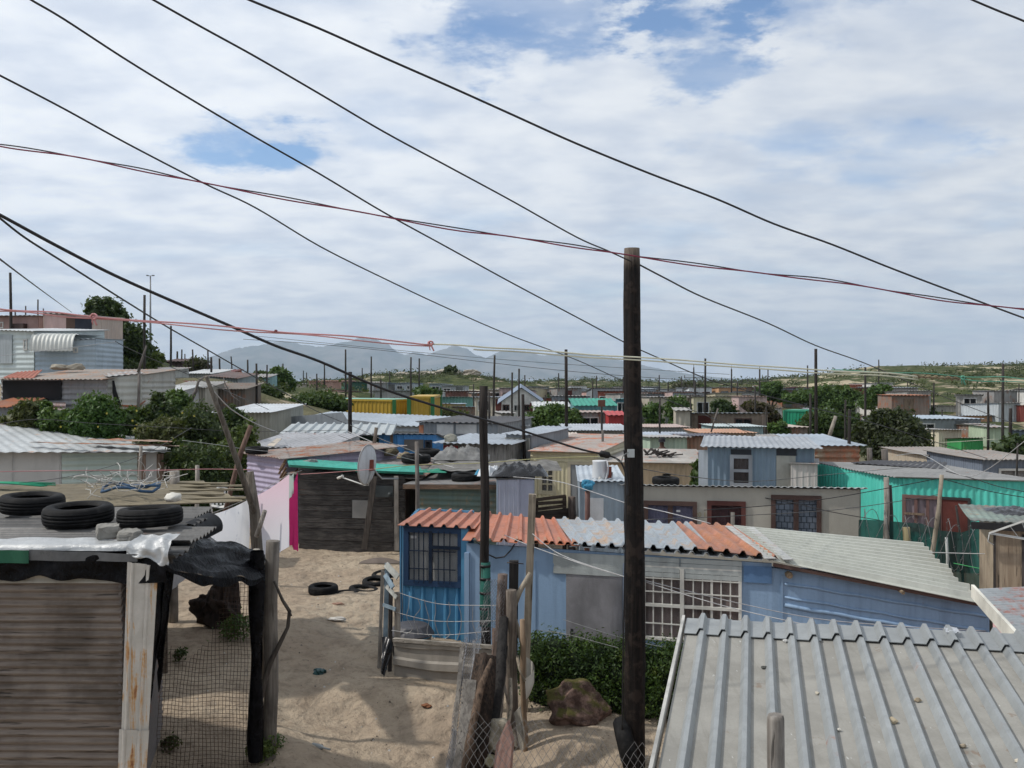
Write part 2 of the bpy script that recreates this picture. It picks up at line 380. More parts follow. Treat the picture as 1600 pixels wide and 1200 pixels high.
def ground_mat():
    m, t = newmat('sandy_ground'); p = pos(t)
    a = t.noise(p, .45, 6, .6); b = t.noise(p, 3.2, 6, .65, .4); f = t.noise(p, 60, 3, .6)
    sand = t.mix(t.ramp(a, .35, .65), (.345, .272, .20), (.455, .375, .28))
    sand = t.mix(t.math('MULTIPLY', t.ramp(b, .46, .70), .55), sand, (.20, .155, .115)); sand = t.mix(t.math('MULTIPLY', t.ramp(t.noise(p, 9, 5, .7), .5, .7), .5), sand, (.17, .135, .10))
    sand = t.mix(t.math('MULTIPLY', f, .25), sand, (.2, .16, .12))
    sp = t.ramp(t.noise(p, 21, 3, .5), .67, .71)
    sand = t.mix(t.math('MULTIPLY', sp, .6), sand, (.09, .07, .05))
    # far away the dunes are grown over
    sx = t.n('ShaderNodeSeparateXYZ'); t.l(p, sx.inputs[0])
    far = t.ramp(sx.outputs[1], 26, 60)
    g1 = t.noise(p, .09, 7, .68, .6); g2 = t.noise(p, .8, 6, .7)
    green = t.mix(t.ramp(g2, .35, .65), (.028, .040, .015), (.078, .09, .035))
    green = t.mix(t.ramp(g1, .55, .6), green, (.38, .33, .23))
    col = t.mix(t.math('MULTIPLY', far, t.ramp(t.noise(p, .3, 5, .6), .3, .45)), sand, green)
    v = t.n('ShaderNodeTexVoronoi', feature='SMOOTH_F1', i_Scale=5.5); t.l(p, v.inputs['Vector'])
    hgt = t.math('ADD', t.math('MULTIPLY', b, 1.0), t.math('ADD', t.math('MULTIPLY', v.outputs[0], .7), t.math('MULTIPLY', f, .12)))
    hgt = t.math('ADD', hgt, t.math('MULTIPLY', t.noise(p, 9, 4, .7), .55)); finish(t, col, .95, 0, hgt, 1.0, .09, .1); return m
xs = np.concatenate([np.linspace(-700, -40, 60), np.linspace(-38, -8, 60), np.linspace(-7.9, 9, 260), np.linspace(9.3, 60, 90), np.linspace(62, 700, 90)])
ys = np.concatenate([np.linspace(-30, 7, 12), np.linspace(8, 25, 240), np.geomspace(25.3, 700, 170)])
gx, gy = np.meshgrid(xs, ys); gz = np.zeros_like(gx)
for j in range(len(ys)): gz[j] = hh(gx[j], gy[j])
for j in range(len(ys)):
    yy = ys[j]
    for i in range(len(xs)):
        xx = xs[i]; v = Vector((xx, yy, 0))
        if yy < 30 and abs(xx) < 12: gz[j, i] += .045*noise.noise(v*.9)+.03*noise.noise(v*2.7)-.05*max(0, noise.noise(v*4.6)-.12)
        elif yy > 90: gz[j, i] += .25*noise.noise(v*.06)*min(1, (yy-90)/60)*2.2 + (0.5*noise.noise(v*.25) if yy > 150 else 0)
gz[-1] = -14
W_ = len(xs); mb = MB(); mb.add(np.stack([gx, gy, gz], -1).reshape(-1, 3).tolist(), [(j*W_+i, j*W_+i+1, (j+1)*W_+i+1, (j+1)*W_+i) for j in range(len(ys)-1) for i in range(W_-1)], 0, True)
mb.build('ground', ground_mat(), kind='structure')
# sea behind the dunes
m, t = newmat('sea_water'); p = pos(t); n = t.noise(t.scale(p, (.02, .08, 1)), 1, 5, .6)
finish(t, (.03, .06, .09), .25, 0, n, .3, 1.0, .5)
MB().add([(-22000, 480, -9), (22000, 480, -9), (22000, 26000, -9), (-22000, 26000, -9)], [(0, 1, 2, 3)]).build('sea', m, kind='structure')
# mountain range across the bay, ~12 km away
prof = [(-700,560),(-300,566),(0,570),(200,575),(290,572),(340,556),(360,548),(400,543),(440,536),(470,541),(505,545),(525,539),(545,537),(565,531),(585,533),(605,541),(622,553),(632,556),(650,552),(668,557),(690,548),(712,543),(728,546),(742,556),(760,561),(780,552),(800,551),(830,552),(850,558),(880,553),(915,556),(950,560),(980,567),(1020,575),(1060,582),(1110,590),(1180,597)]
px_ = np.array([q[0] for q in prof]); py_ = 590-(590-np.array([q[1] for q in prof]))*1.06
mb = MB(); N_ = 460; M_ = 26; vs = []
for j in range(M_+1):
    v = j/M_; Yd = 12400-1500*(1-v) if v <= 1 else 0
    for i in range(N_+1):
        px = -700+1880*i/N_; top = Zp(np.interp(px, px_, py_)+1.6*noise.noise(Vector((px*.06, 0, 0)))+2.0*noise.noise(Vector((px*.21, 3, 0))), 12400)
        gu = (v**.75)
        rid = noise.noise(Vector((px*.045, v*1.6, 4)))*.55+noise.noise(Vector((px*.13, v*3, 9)))*.25
        z = -9+(top+9)*max(0, gu+(rid*.42)*v*(1-v)*1.6)
        vs.append((X(px, 12400), Yd+rid*500*(1-v)*v*3, z))
mb.add(vs, [(j*(N_+1)+i, j*(N_+1)+i+1, (j+1)*(N_+1)+i+1, (j+1)*(N_+1)+i) for j in range(M_) for i in range(N_)], 0, True)
o = len(mb.v); back = [(vs[M_*(N_+1)+i][0], 13400, -9) for i in range(N_+1)]; mb.add(back, [])
for i in range(N_): mb.f.append((M_*(N_+1)+i, M_*(N_+1)+i+1, o+i+1, o+i)); mb.m.append(0); mb.sm.append(True)
m, t = newmat('mountain_rock'); p = pos(t); n = t.noise(p, .004, 7, .65)
finish(t, t.mix(t.ramp(n, .4, .62), (.07, .075, .05), (.17, .15, .12)), .95, 0, n, .6, 60, .1)
mb.build('mountains', m, kind='structure')
# the air over the bay
m = bpy.data.materials.new('haze'); m.use_nodes = True; t = NT(m.node_tree)
vn = t.n('ShaderNodeVolumePrincipled'); vn.inputs['Color'].default_value = (.66, .82, 1, 1); vn.inputs['Density'].default_value = .82e-4; vn.inputs['Anisotropy'].default_value = .0
t.l(vn.outputs[0], t.n('ShaderNodeOutputMaterial').inputs['Volume'])
MB().box((0, 6400, 335), (23000, 14800, 710)).build('haze', m, kind='stuff', label='thin blue haze over the settlement and the bay', base=False)
# ---------------------------------------------------------------- buildings
class Wall:
    """a vertical wall plane: o = lower left corner seen from outside, e = unit vector to the right, n = outward"""
    def __init__(s, a, b, zb, za, zbb):
        s.o = Vector((a[0], a[1], zb)); d = Vector((b[0]-a[0], b[1]-a[1], 0)); s.L = d.length; s.e = d/s.L
        s.n = Vector((s.e.y, -s.e.x, 0)); s.zb = zb; s.zl = za; s.zr = zbb
    def pt(s, u, z, out=0.0): return Vector((s.o.x, s.o.y, 0))+s.e*u+s.n*out+Vector((0, 0, z))
    def uz(s, px, py):
        r = Vector(((px-800)/F, 1, -(py-HY)/F)); c = Vector((0, 0, CZ))
        k = (s.o-c).dot(s.n)/r.dot(s.n); q = c+r*k
        return (q-s.o).dot(s.e), q.z
    def rect(s, px0, py0, px1, py1):
        u0, z0 = s.uz(px0, (py0+py1)/2); u1, z1 = s.uz(px1, (py0+py1)/2)
        zt = s.uz((px0+px1)/2, py0)[1]; zb = s.uz((px0+px1)/2, py1)[1]
        return u0, zb, u1, zt
def bx(mb, w, u0, z0, u1, z1, o0, o1, mi=0):
    """box on a wall plane between out distances o0..o1"""
    vs = [w.pt(u, z, o) for o in (o0, o1) for z in (z0, z1) for u in (u0, u1)]
    return mb.add(vs, [(0, 2, 3, 1), (4, 5, 7, 6), (0, 1, 5, 4), (2, 6, 7, 3), (0, 4, 6, 2), (1, 3, 7, 5)], mi)
def window(w, r, parent, frame, nx=2, ny=1, fw=.05, curtain=None, bars=None, pane=True, back=None, mw=.025, label=None, glass=None):
    u0, z0, u1, z1 = r; mb = MB()
    bx(mb, w, u0-fw*.6, z0-fw*.6, u1+fw*.6, z0+fw*.4, -.03, .045); bx(mb, w, u0-fw*.6, z1-fw*.4, u1+fw*.6, z1+fw*.6, -.03, .04)
    bx(mb, w, u0-fw*.6, z0+fw*.4, u0+fw*.4, z1-fw*.4, -.03, .038); bx(mb, w, u1-fw*.4, z0+fw*.4, u1+fw*.6, z1-fw*.4, -.03, .038)
    for i in range(1, nx): u = u0+(u1-u0)*i/nx; bx(mb, w, u-mw/2, z0+fw*.4, u+mw/2, z1-fw*.4, -.02, .022)
    for i in range(1, ny): z = z0+(z1-z0)*i/ny; bx(mb, w, u0+fw*.4, z-mw/2, u1-fw*.4, z+mw/2, -.018, .019)
    f = mb.build('window', frame, parent, label=label)
    if pane: bx(MB(), w, u0, z0, u1, z1, -.012, -.006).build('pane', glass or glassmat(), f)
    if curtain:
        R = random.Random(int(u0*100)); c = MB(); ph = R.uniform(0, 6); W = u1-u0
        c.grid(lambda a, b: w.pt(u0+W*a, z0+(z1-z0)*b, -.045+.016*math.sin(a*W*38+ph+b)+.012*math.sin(a*W*90)), max(8, int(W*26)), 3)
        c.build('curtain', curtain, f)
    if bars:
        c = MB(); m_, bxn, byn = bars
        for i in range(1, bxn): u = u0+(u1-u0)*i/bxn; bx(c, w, u-.007, z0, u+.007, z1, .046, .058)
        for i in range(0, byn+1): z = z0+.02+(z1-z0-.04)*i/byn; bx(c, w, u0-.01, z-.007, u1+.01, z+.007, .059, .070)
        c.build('burglar_bars', m_, f)
    return f
def door(w, r, parent, mat_, frame=None, handle='r', fw=.05, label=None):
    u0, z0, u1, z1 = r; mb = MB(); bx(mb, w, u0, z0, u1, z1, -.01, .025); d = mb.build('door', mat_, parent, label=label)
    hu = u1-.09 if handle == 'r' else u0+.09; zm = z0+(z1-z0)*.48
    h = MB(); bx(h, w, hu-.02, zm-.08, hu+.02, zm+.08, .025, .032); h.tube([w.pt(hu, zm+.03, .03), w.pt(hu, zm+.03, .075), w.pt(hu+(-.1 if handle == 'r' else .1), zm+.03, .075)], .009, 6)
    h.build('handle', plain((.08, .08, .085), .4, .6), d)
    if frame:
        f = MB(); bx(f, w, u0-fw, z0, u0, z1, -.02, .045); bx(f, w, u1, z0, u1+fw, z1, -.02, .045); bx(f, w, u0-fw, z1, u1+fw, z1+fw, -.02, .047)
        f.build('door_frame', frame, d)
    return d
DARK = None
def shack(name, label, cat, A, B, D, rise=0.0, wall=None, roof=None, side=None, wk=('sine', .09, .009, 'u'), rk=('sine', .09, .010, 'u'), oh=(.25, .15, .15), group=None, holes=(), lholes=(), skew=0.0, base=None, rag=.03, rise2=None, gable=0.0, seed=0, roof_label=None, fascia=None):
    """A, B = wall-top corners left and right of the front (world); D = depth; rise = how much higher the back is"""
    A, B = Vector(A), Vector(B); e = Vector((B.x-A.x, B.y-A.y, 0)); L = e.length; e /= L; n = Vector((-e.y, e.x, 0))
    bk = n*D+e*skew; rl = rise; rr = rise if rise2 is None else rise2
    Cc = B+bk+Vector((0, 0, rr)); Dd = A+bk+Vector((0, 0, rl))
    zb = base if base is not None else min(H(q.x, q.y) for q in (A, B, Cc, Dd))-.25
    wd = dict(front=Wall(A, B, zb, A.z, B.z), right=Wall(B, Cc, zb, B.z, Cc.z), back=Wall(Cc, Dd, zb, Cc.z, Dd.z), left=Wall(Dd, A, zb, Dd.z, A.z))
    ctr = (A+B+Cc+Dd)/4; root = thing(name, label, cat, (ctr.x, ctr.y, H(ctr.x, ctr.y)), group)
    side = side or wall
    k, pi, am, ac = wk
    for key, w in wd.items():
        hs = []
        for r in (holes if key == 'front' else lholes if key == 'left' else ()):
            if isinstance(r, tuple): hs.append((r[0], r[1]-zb, r[2], r[3]-zb))
        a = w.pt(0, zb); b = w.pt(w.L, zb); c = w.pt(w.L, w.zr); d = w.pt(0, w.zl)
        # holes are measured on a rectangle: use a level sheet up to the lower top, then a wedge above
        zm = min(w.zl, w.zr); mb = MB()
        sheet(mb, a, b, w.pt(w.L, zm), w.pt(0, zm), k, pi, am, ac, 0, hs, .02, 0, seed)
        if abs(w.zl-w.zr) > .01:
            if w.zl > w.zr: mb.add([w.pt(0, zm), w.pt(w.L, zm), w.pt(0, w.zl), w.pt(0, zm, -.02), w.pt(w.L, zm, -.02), w.pt(0, w.zl, -.02)], [(0, 1, 2), (5, 4, 3), (1, 4, 5, 2), (0, 2, 5, 3)], 0)
            else: mb.add([w.pt(0, zm), w.pt(w.L, zm), w.pt(w.L, w.zr), w.pt(0, zm, -.02), w.pt(w.L, zm, -.02), w.pt(w.L, w.zr, -.02)], [(0, 1, 2), (5, 4, 3), (2, 5, 3, 0), (1, 4, 5, 2)], 0)
        if gable and key in ('front', 'back'):
            mb.add([w.pt(0, zm), w.pt(w.L, zm), w.pt(w.L/2, zm+gable), w.pt(0, zm, -.02), w.pt(w.L, zm, -.02), w.pt(w.L/2, zm+gable, -.02)], [(0, 1, 2), (5, 4, 3), (1, 4, 5, 2), (0, 2, 5, 3)], 0)
        mb.build('wall', wall if key in ('front', 'back') else side, root)
    mb = MB(); k, pi, am, ac = rk; up = Vector((0, 0, am+.02)); f_, s_, b_ = oh; gl = (Dd.z-A.z)/D
    fl = A-n*f_-e*s_+Vector((0, 0, -gl*f_))+up; fr = B-n*f_+e*s_+Vector((0, 0, -gl*f_))+up
    br = Cc+n*b_+e*s_+Vector((0, 0, gl*b_))+up; bl = Dd+n*b_-e*s_+Vector((0, 0, gl*b_))+up
    if gable:
        rf = (A+B)/2-n*f_+Vector((0, 0, gable))+up; rb = (Cc+Dd)/2+n*b_+Vector((0, 0, gable))+up
        dz = Vector((0, 0, gable*s_/(L/2)))
        sheet(mb, fl-dz, rf, rb, bl-dz, k, pi, am, 'v', 0, (), .02, 0, seed); sheet(mb, rf, fr-dz, br-dz, rb, k, pi, am, 'v', 0, (), .02, 0, seed+1)
    else: sheet(mb, fl, fr, br, bl, k, pi, am, ac, 0, (), .012, rag, seed, nv=3, sag=.02)
    rfo = mb.build('roof', roof, root, label=roof_label)
    if fascia:
        f = MB(); f.beam(fl-Vector((0, 0, .06))-n*.01, fr-Vector((0, 0, .06))-n*.01, .025, .10); f.build('fascia', fascia, rfo)
    root_w = wd; return root, wd, (fl, fr, br, bl)
# palette of sheet metals and boards
GALV = metal((.31, .335, .36), .10, .42, .35, seed=1); GALV2 = metal((.35, .385, .42), .10, .4, .35, seed=2); GALVD = metal((.23, .25, .27), .25, .55, .25, seed=3)
GREYR = metal((.30, .295, .285), .38, .6, .15, seed=4); RUST = metal((.30, .15, .10), .75, .75, .05, seed=5, rc=(.20, .07, .03)); BROWN = metal((.22, .17, .14), .55, .7, .1, seed=6)
WHITE = metal((.62, .64, .64), .06, .5, .05, seed=7, dirt=.35); CREAM = metal((.50, .46, .33), .12, .55, .05, seed=8, dirt=.35); PINKM = metal((.48, .36, .34), .12, .55, .05, seed=9)
PALEBL = metal((.34, .42, .50), .10, .5, .1, seed=10); SLATE = metal((.20, .26, .32), .10, .5, .15, seed=11); TURQ = metal((.07, .46, .38), .03, .5, .02, seed=12, dirt=.22)
BLUE = metal((.06, .20, .42), .06, .5, .02, seed=13); MINT = metal((.36, .50, .40), .05, .55, .05, seed=14); DGREEN = metal((.03, .10, .07), .1, .6, 0, seed=15)
YELL = metal((.40, .26, .03), .06, .5, .02, seed=16, dirt=.2); LILAC = metal((.32, .29, .38), .08, .55, .05, seed=17); TEAL = metal((.10, .26, .28), .2, .6, .05, seed=18)
PLASTW = paint((.62, .61, .58), seed=1); PLASTB = paint((.44, .40, .33), seed=2, var=.12, dirt=.2); PLASTG = paint((.34, .33, .31), seed=3); BRICK = paint((.24, .19, .15), seed=4, var=.35); REDW = paint((.28, .09, .06), seed=5)
PINKW = paint((.55, .36, .32), seed=6); PLASTY = paint((.62, .55, .36), seed=7); PLASTBL = paint((.36, .44, .52), seed=8); PLASTO = paint((.50, .30, .17), seed=9)
DOORRED = paint((.10, .028, .022), seed=10, var=.4); DOORGR = paint((.16, .17, .165), seed=11)
WOODG = wood((.20, .175, .15), (.36, .33, .29)); WOODB = wood((.12, .085, .06), (.24, .18, .13), seed=1); WOODD = wood((.035, .030, .028), (.085, .075, .068), seed=2); WOODT = wood((.30, .23, .15), (.44, .36, .26), seed=3); WOODX = wood((.26, .20, .13), (.36, .30, .20), 'x', seed=4)
CURT = paint((.36, .34, .33), seed=20, bump=.1); CURTL = paint((.30, .28, .42), seed=21, bump=.1); CURTP = paint((.38, .24, .26), seed=22, bump=.1); BLACKB = plain((.02, .02, .022), .5, .3)
FRW = paint((.55, .55, .53), .5, .2, seed=23); FRD = paint((.10, .06, .05), .7, .3, seed=24); FRB = paint((.03, .07, .15), .5, .3, seed=25)
DARKV = plain((.012, .012, .014), .9)
def W3(px, py, Y): p = P(px, py, Y); return (p.x, p.y, p.z)
def auto(root, w, style, R):
    """a door and a window or two, for the smaller houses"""
    L = w.L; zb = max(H(w.o.x, w.o.y), H(*(w.pt(L, 0)[:2])))+.08; zt = min(w.zl, w.zr)
    if zt-zb < 1.2: return []
    return zb, zt
GRP = {}
def far(px0, px1, ytop, Y, wall, roof, label, D=3.6, rise=.25, dY=0.0, win=1, dr=True, group=None, name='shack', gable=0.0, ytop2=None, cat='shack', frm=None, doorm=None, rk=None, wk=None, side=None, oh=(.25, .15, .1), doorpos=None):
    R = random.Random(int(px0*7+Y)); A = P(px0, ytop, Y); B = P(px1, ytop2 if ytop2 else ytop, Y+dY)
    e = Vector((B.x-A.x, B.y-A.y, 0)); L = e.length; g = max(H(A.x, A.y), H(B.x, B.y)); zt = min(A.z, B.z)
    items = []; holes = []
    w = Wall(A, B, g-.3, A.z, B.z)
    if zt-g > 1.5:
        slots = ([('d')] if dr else [])+['w']*win; R.shuffle(slots); n = len(slots)
        for i, s_ in enumerate(slots):
            c = L*(i+.5)/n+R.uniform(-.1, .1)*L/n
            if s_ == 'd' : r = (c-.4, g+.05, c+.4, min(g+1.95, zt-.12))
            else:
                hw = min(.5, L/n*.3); r = (c-hw, max(g+.9, zt-1.4), c+hw, min(g+1.9, zt-.3))
                if r[3]-r[1] < .3: continue
                holes.append(r)
            items.append((s_, r))
    big = Y > 55
    root, wd, rc = shack(name, label, cat, A, B, D, rise, wall, roof, side, wk or (('sine', .30, .02, 'u') if big else ('sine', .15, .012, 'u')), rk or (('sine', .30, .02, 'u') if big else ('sine', .15, .013, 'u')), oh, group, holes, gable=gable, seed=int(px0), rag=.05)
    w = wd['front']
    for s_, r in items:
        if s_ == 'd': door(w, r, root, doorm or R.choice((DOORRED, DOORGR, WOODB, DOORGR)), None)
        else: window(w, r, root, frm or R.choice((FRW, FRD, FRW)), 2, 1, .07, curtain=CURT if Y < 50 else None, mw=.05)
    return root, wd, rc
# ================================================================ near roof, lower right
def near_roof():
    root = thing('grey_roofed_house', 'nearest building, lower right, with a broad grey square-ribbed sheet roof', 'house', (3.2, 5.8, 0))
    rd = Vector((.245, .97, .088)); ex = Vector((1, -.21, .0)).normalized(); FL = P(1070, 971, 7.9)+Vector((.02, 0, 0))
    top = FL; W = 5.2; Lr = 4.6
    mt_ = metal((.24, .232, .205), .09, .65, .05, c2=(.31, .30, .27), seed=31, dirt=.75, scl=1.3, rc=(.17, .13, .095))
    mtb = metal((.28, .295, .295), .05, .5, .2, seed=32, dirt=.3)
    pan_, t = newmat('dusty_roof_pan'); p = pos(t); d1 = t.noise(t.scale(p, (9, 1.1, 1)), 1.4, 6, .62, .3); d2 = t.noise(p, 2.2, 6, .65, .5); d3 = t.noise(p, 70, 3, .6)
    col = t.mix(t.ramp(d2, .35, .65), (.26, .252, .228), (.335, .325, .295)); col = t.mix(t.math('MULTIPLY', t.ramp(d1, .5, .72), .4), col, (.17, .16, .135)); col = t.mix(t.math('MULTIPLY', t.ramp(t.noise(p, 5, 6, .7), .62, .7), .6), col, (.19, .12, .075)); col = t.mix(t.math('MULTIPLY', d3, .3), col, (.12, .115, .10)); col = t.mix(t.ramp(t.noise(t.scale(p, (30, 9, 1)), 1, 4), .70, .72), col, (.45, .45, .43))
    finish(t, col, .75, 0, d3, .25, .006, .25)
    mb = MB(); a = top-rd*Lr; sheet(mb, a, a+ex*W, top+ex*W, top, 'ibr', .172, .024, 'u', 0, (), .01, 0, 3, nv=6, ribmi=1)
    roof = mb.build('roof', [pan_, mtb], root)
    mb = MB(); up = Vector((0, 0, .020)); s0 = top-rd*.24+up
    for k in range(5):                      # a row of short overlapping sheets along the far edge
        q0 = s0+ex*(k*1.032-.01)+Vector((0, 0, .003*k % .006)); q1 = q0+ex*1.05; R = random.Random(k); dl = R.uniform(-.03, .03)
        sheet(mb, q0-rd*dl, q1-rd*(dl+R.uniform(-.015, .015)), q1+rd*.34, q0+rd*.34, 'ibr', .172, .0245, 'u', 0, (), .006, 0, k)
    mb.build('ridge_sheets', mtb, roof)
    mb = MB(); s0 = top+rd*.1; sheet(mb, s0+Vector((0, 0, -.02)), s0+ex*W+Vector((0, 0, -.02)), s0+ex*W+rd*1.6-Vector((0, 0, .55)), s0+rd*1.6-Vector((0, 0, .55)), 'ibr', .172, .019, 'u', 0, (), .01)
    mb.build('roof', mtb, root)
    mb = MB(); fo = -ex*.035-Vector((0, 0, .035)); mb.beam(top+rd*.1+fo, a+fo, .022, .11)
    mb.build('fascia', paint((.46, .45, .42), .7, .4, seed=30, dirt=.6), root)
    zb = H(3, 7)-.4; pl = paint((.40, .37, .32), seed=33)
    p0, p1 = a+ex*.1, top+ex*.1+rd*.1; p2, p3 = top+ex*(W-.1)+rd*.1, a+ex*(W-.1)
    for q0, q1 in ((p1, p0), (p0, p3), (p3, p2), (p2, p1)):
        w = Wall(q0, q1, zb, q0.z-.05, q1.z-.05); mb = MB(); sheet(mb, w.pt(0, zb), w.pt(w.L, zb), w.pt(w.L, w.zr-.05), w.pt(0, w.zl-.05), 'flat', .1, .0, 'u', 0, (), .03)
        mb.build('wall', pl, root)
    return top, rd, ex, a
nr_top, nr_d, nr_e, nr_a = near_roof()
def on_near_roof(px, py):
    nn = nr_e.cross(nr_d).normalized(); c = Vector((0, 0, CZ)); r = Vector(((px-800)/F, 1, -(py-HY)/F)); return c+r*((nr_top-c).dot(nn)/r.dot(nn))
def pebble(px, py, r, lab, col, seed=0):
    p = on_near_roof(px, py)-Vector((0, 0, .012)); MB().rock(p, r, seed, 2, amp=.5).build('stone', paint(col, seed=seed % 3), label=lab, cat='stone', group='stones lying on the grey roof')
pebble(1393, 1123, (.036, .028, .02), 'largest tan stone in a pan in the middle of the grey ribbed roof', (.42, .35, .24), 1)
pebble(1434, 1091, (.022, .017, .014), 'rounded tan stone on the grey ribbed roof, just uphill of the largest one', (.33, .27, .19), 2)
pebble(1505, 1162, (.02, .014, .012), 'small brown stone low on the right of the grey ribbed roof', (.32, .27, .20), 3)
pebble(1590, 1186, (.018, .014, .012), 'pale stone in the bottom right corner of the grey ribbed roof', (.50, .45, .36), 4)
pebble(1194, 1040, (.026, .014, .012), 'dark flat stone on the left half of the grey ribbed roof', (.10, .10, .09), 5)
pebble(1228, 999, (.024, .02, .012), 'white chip of plaster just below the overlapping sheets of the grey roof', (.62, .62, .60), 6)
pebble(1277, 1080, (.014, .012, .01), 'small cream pebble left of the middle of the grey roof', (.55, .5, .4), 7)
pebble(1311, 1137, (.012, .01, .01), 'tiny white pebble above the wooden post end on the grey roof', (.6, .58, .52), 8)
pebble(1578, 1073, (.018, .011, .01), 'dark stone high on the right of the grey ribbed roof', (.12, .11, .10), 9)
p = on_near_roof(1487, 992); mb = MB()
mb.grid(lambda a, b: p+nr_e*(.10*(a-.5))+nr_d*(.12*(b-.5))+Vector((0, 0, .04+.02*noise.noise(Vector((a*4, b*4, 2))))), 8, 8)
mb.build('plastic_wrapper', paint((.55, .58, .62), .3, .5, seed=3), label='scrap of white and purple plastic caught on the far edge of the grey roof', cat='litter')
mb = MB(); q = P(1212, 1117, 4.62); mb.tube([(q.x+.03, q.y, -.3), (q.x+.012, q.y, 1.5), (q.x, q.y, q.z-.02), (q.x, q.y, q.z)], [.05, .045, .041, .036], 12, wob=.06)
mb.build('wooden_post', wood((.13, .115, .10), (.27, .25, .225), seed=7), label='sawn grey post end sticking up before the grey ribbed roof', cat='post')
# ================================================================ little pink shack at the right edge
def pink_shack():
    a = P(1592, 996, 9.0); d = P(1527, 921, 11.2); root = thing('pink_shack', 'pink-walled shack at the right edge with a rust-streaked roof and white barge board', 'shack', (6.3, 10, .1))
    b = a+Vector((2.6, .7, -.05)); c = d+Vector((2.6, .7, -.05)); mb = MB()
    sheet(mb, a, b, c, d, 'sine', .12, .010, 'v', 0, (), .01, .02, 2); roof = mb.build('roof', metal((.30, .32, .33), .46, .5, .2, seed=40, rc=(.17, .05, .03)), root)
    mb = MB(); mb.beam(a+Vector((-.03, -.05, -.03)), d+Vector((-.03, .05, -.03)), .035, .15); mb.build('fascia', paint((.68, .66, .58), .6, .3, seed=41), roof)
    zb = -.3; pk = paint((.66, .42, .42), .7, .15, seed=42)
    a2, b2, c2, d2 = (q+Vector(o) for q, o in ((a, (.14, .1, -.06)), (b, (-.1, .1, -.06)), (c, (-.1, -.1, -.06)), (d, (.14, -.1, -.06))))
    for q0, q1 in ((d2, a2), (a2, b2), (b2, c2), (c2, d2)):
        w = Wall(q0, q1, zb, q0.z, q1.z); mb = MB(); sheet(mb, w.pt(0, zb), w.pt(w.L, zb), w.pt(w.L, w.zr), w.pt(0, w.zl), 'sine', .09, .008, 'u', 0, (), .02); mb.build('wall', pk, root)
pink_shack()
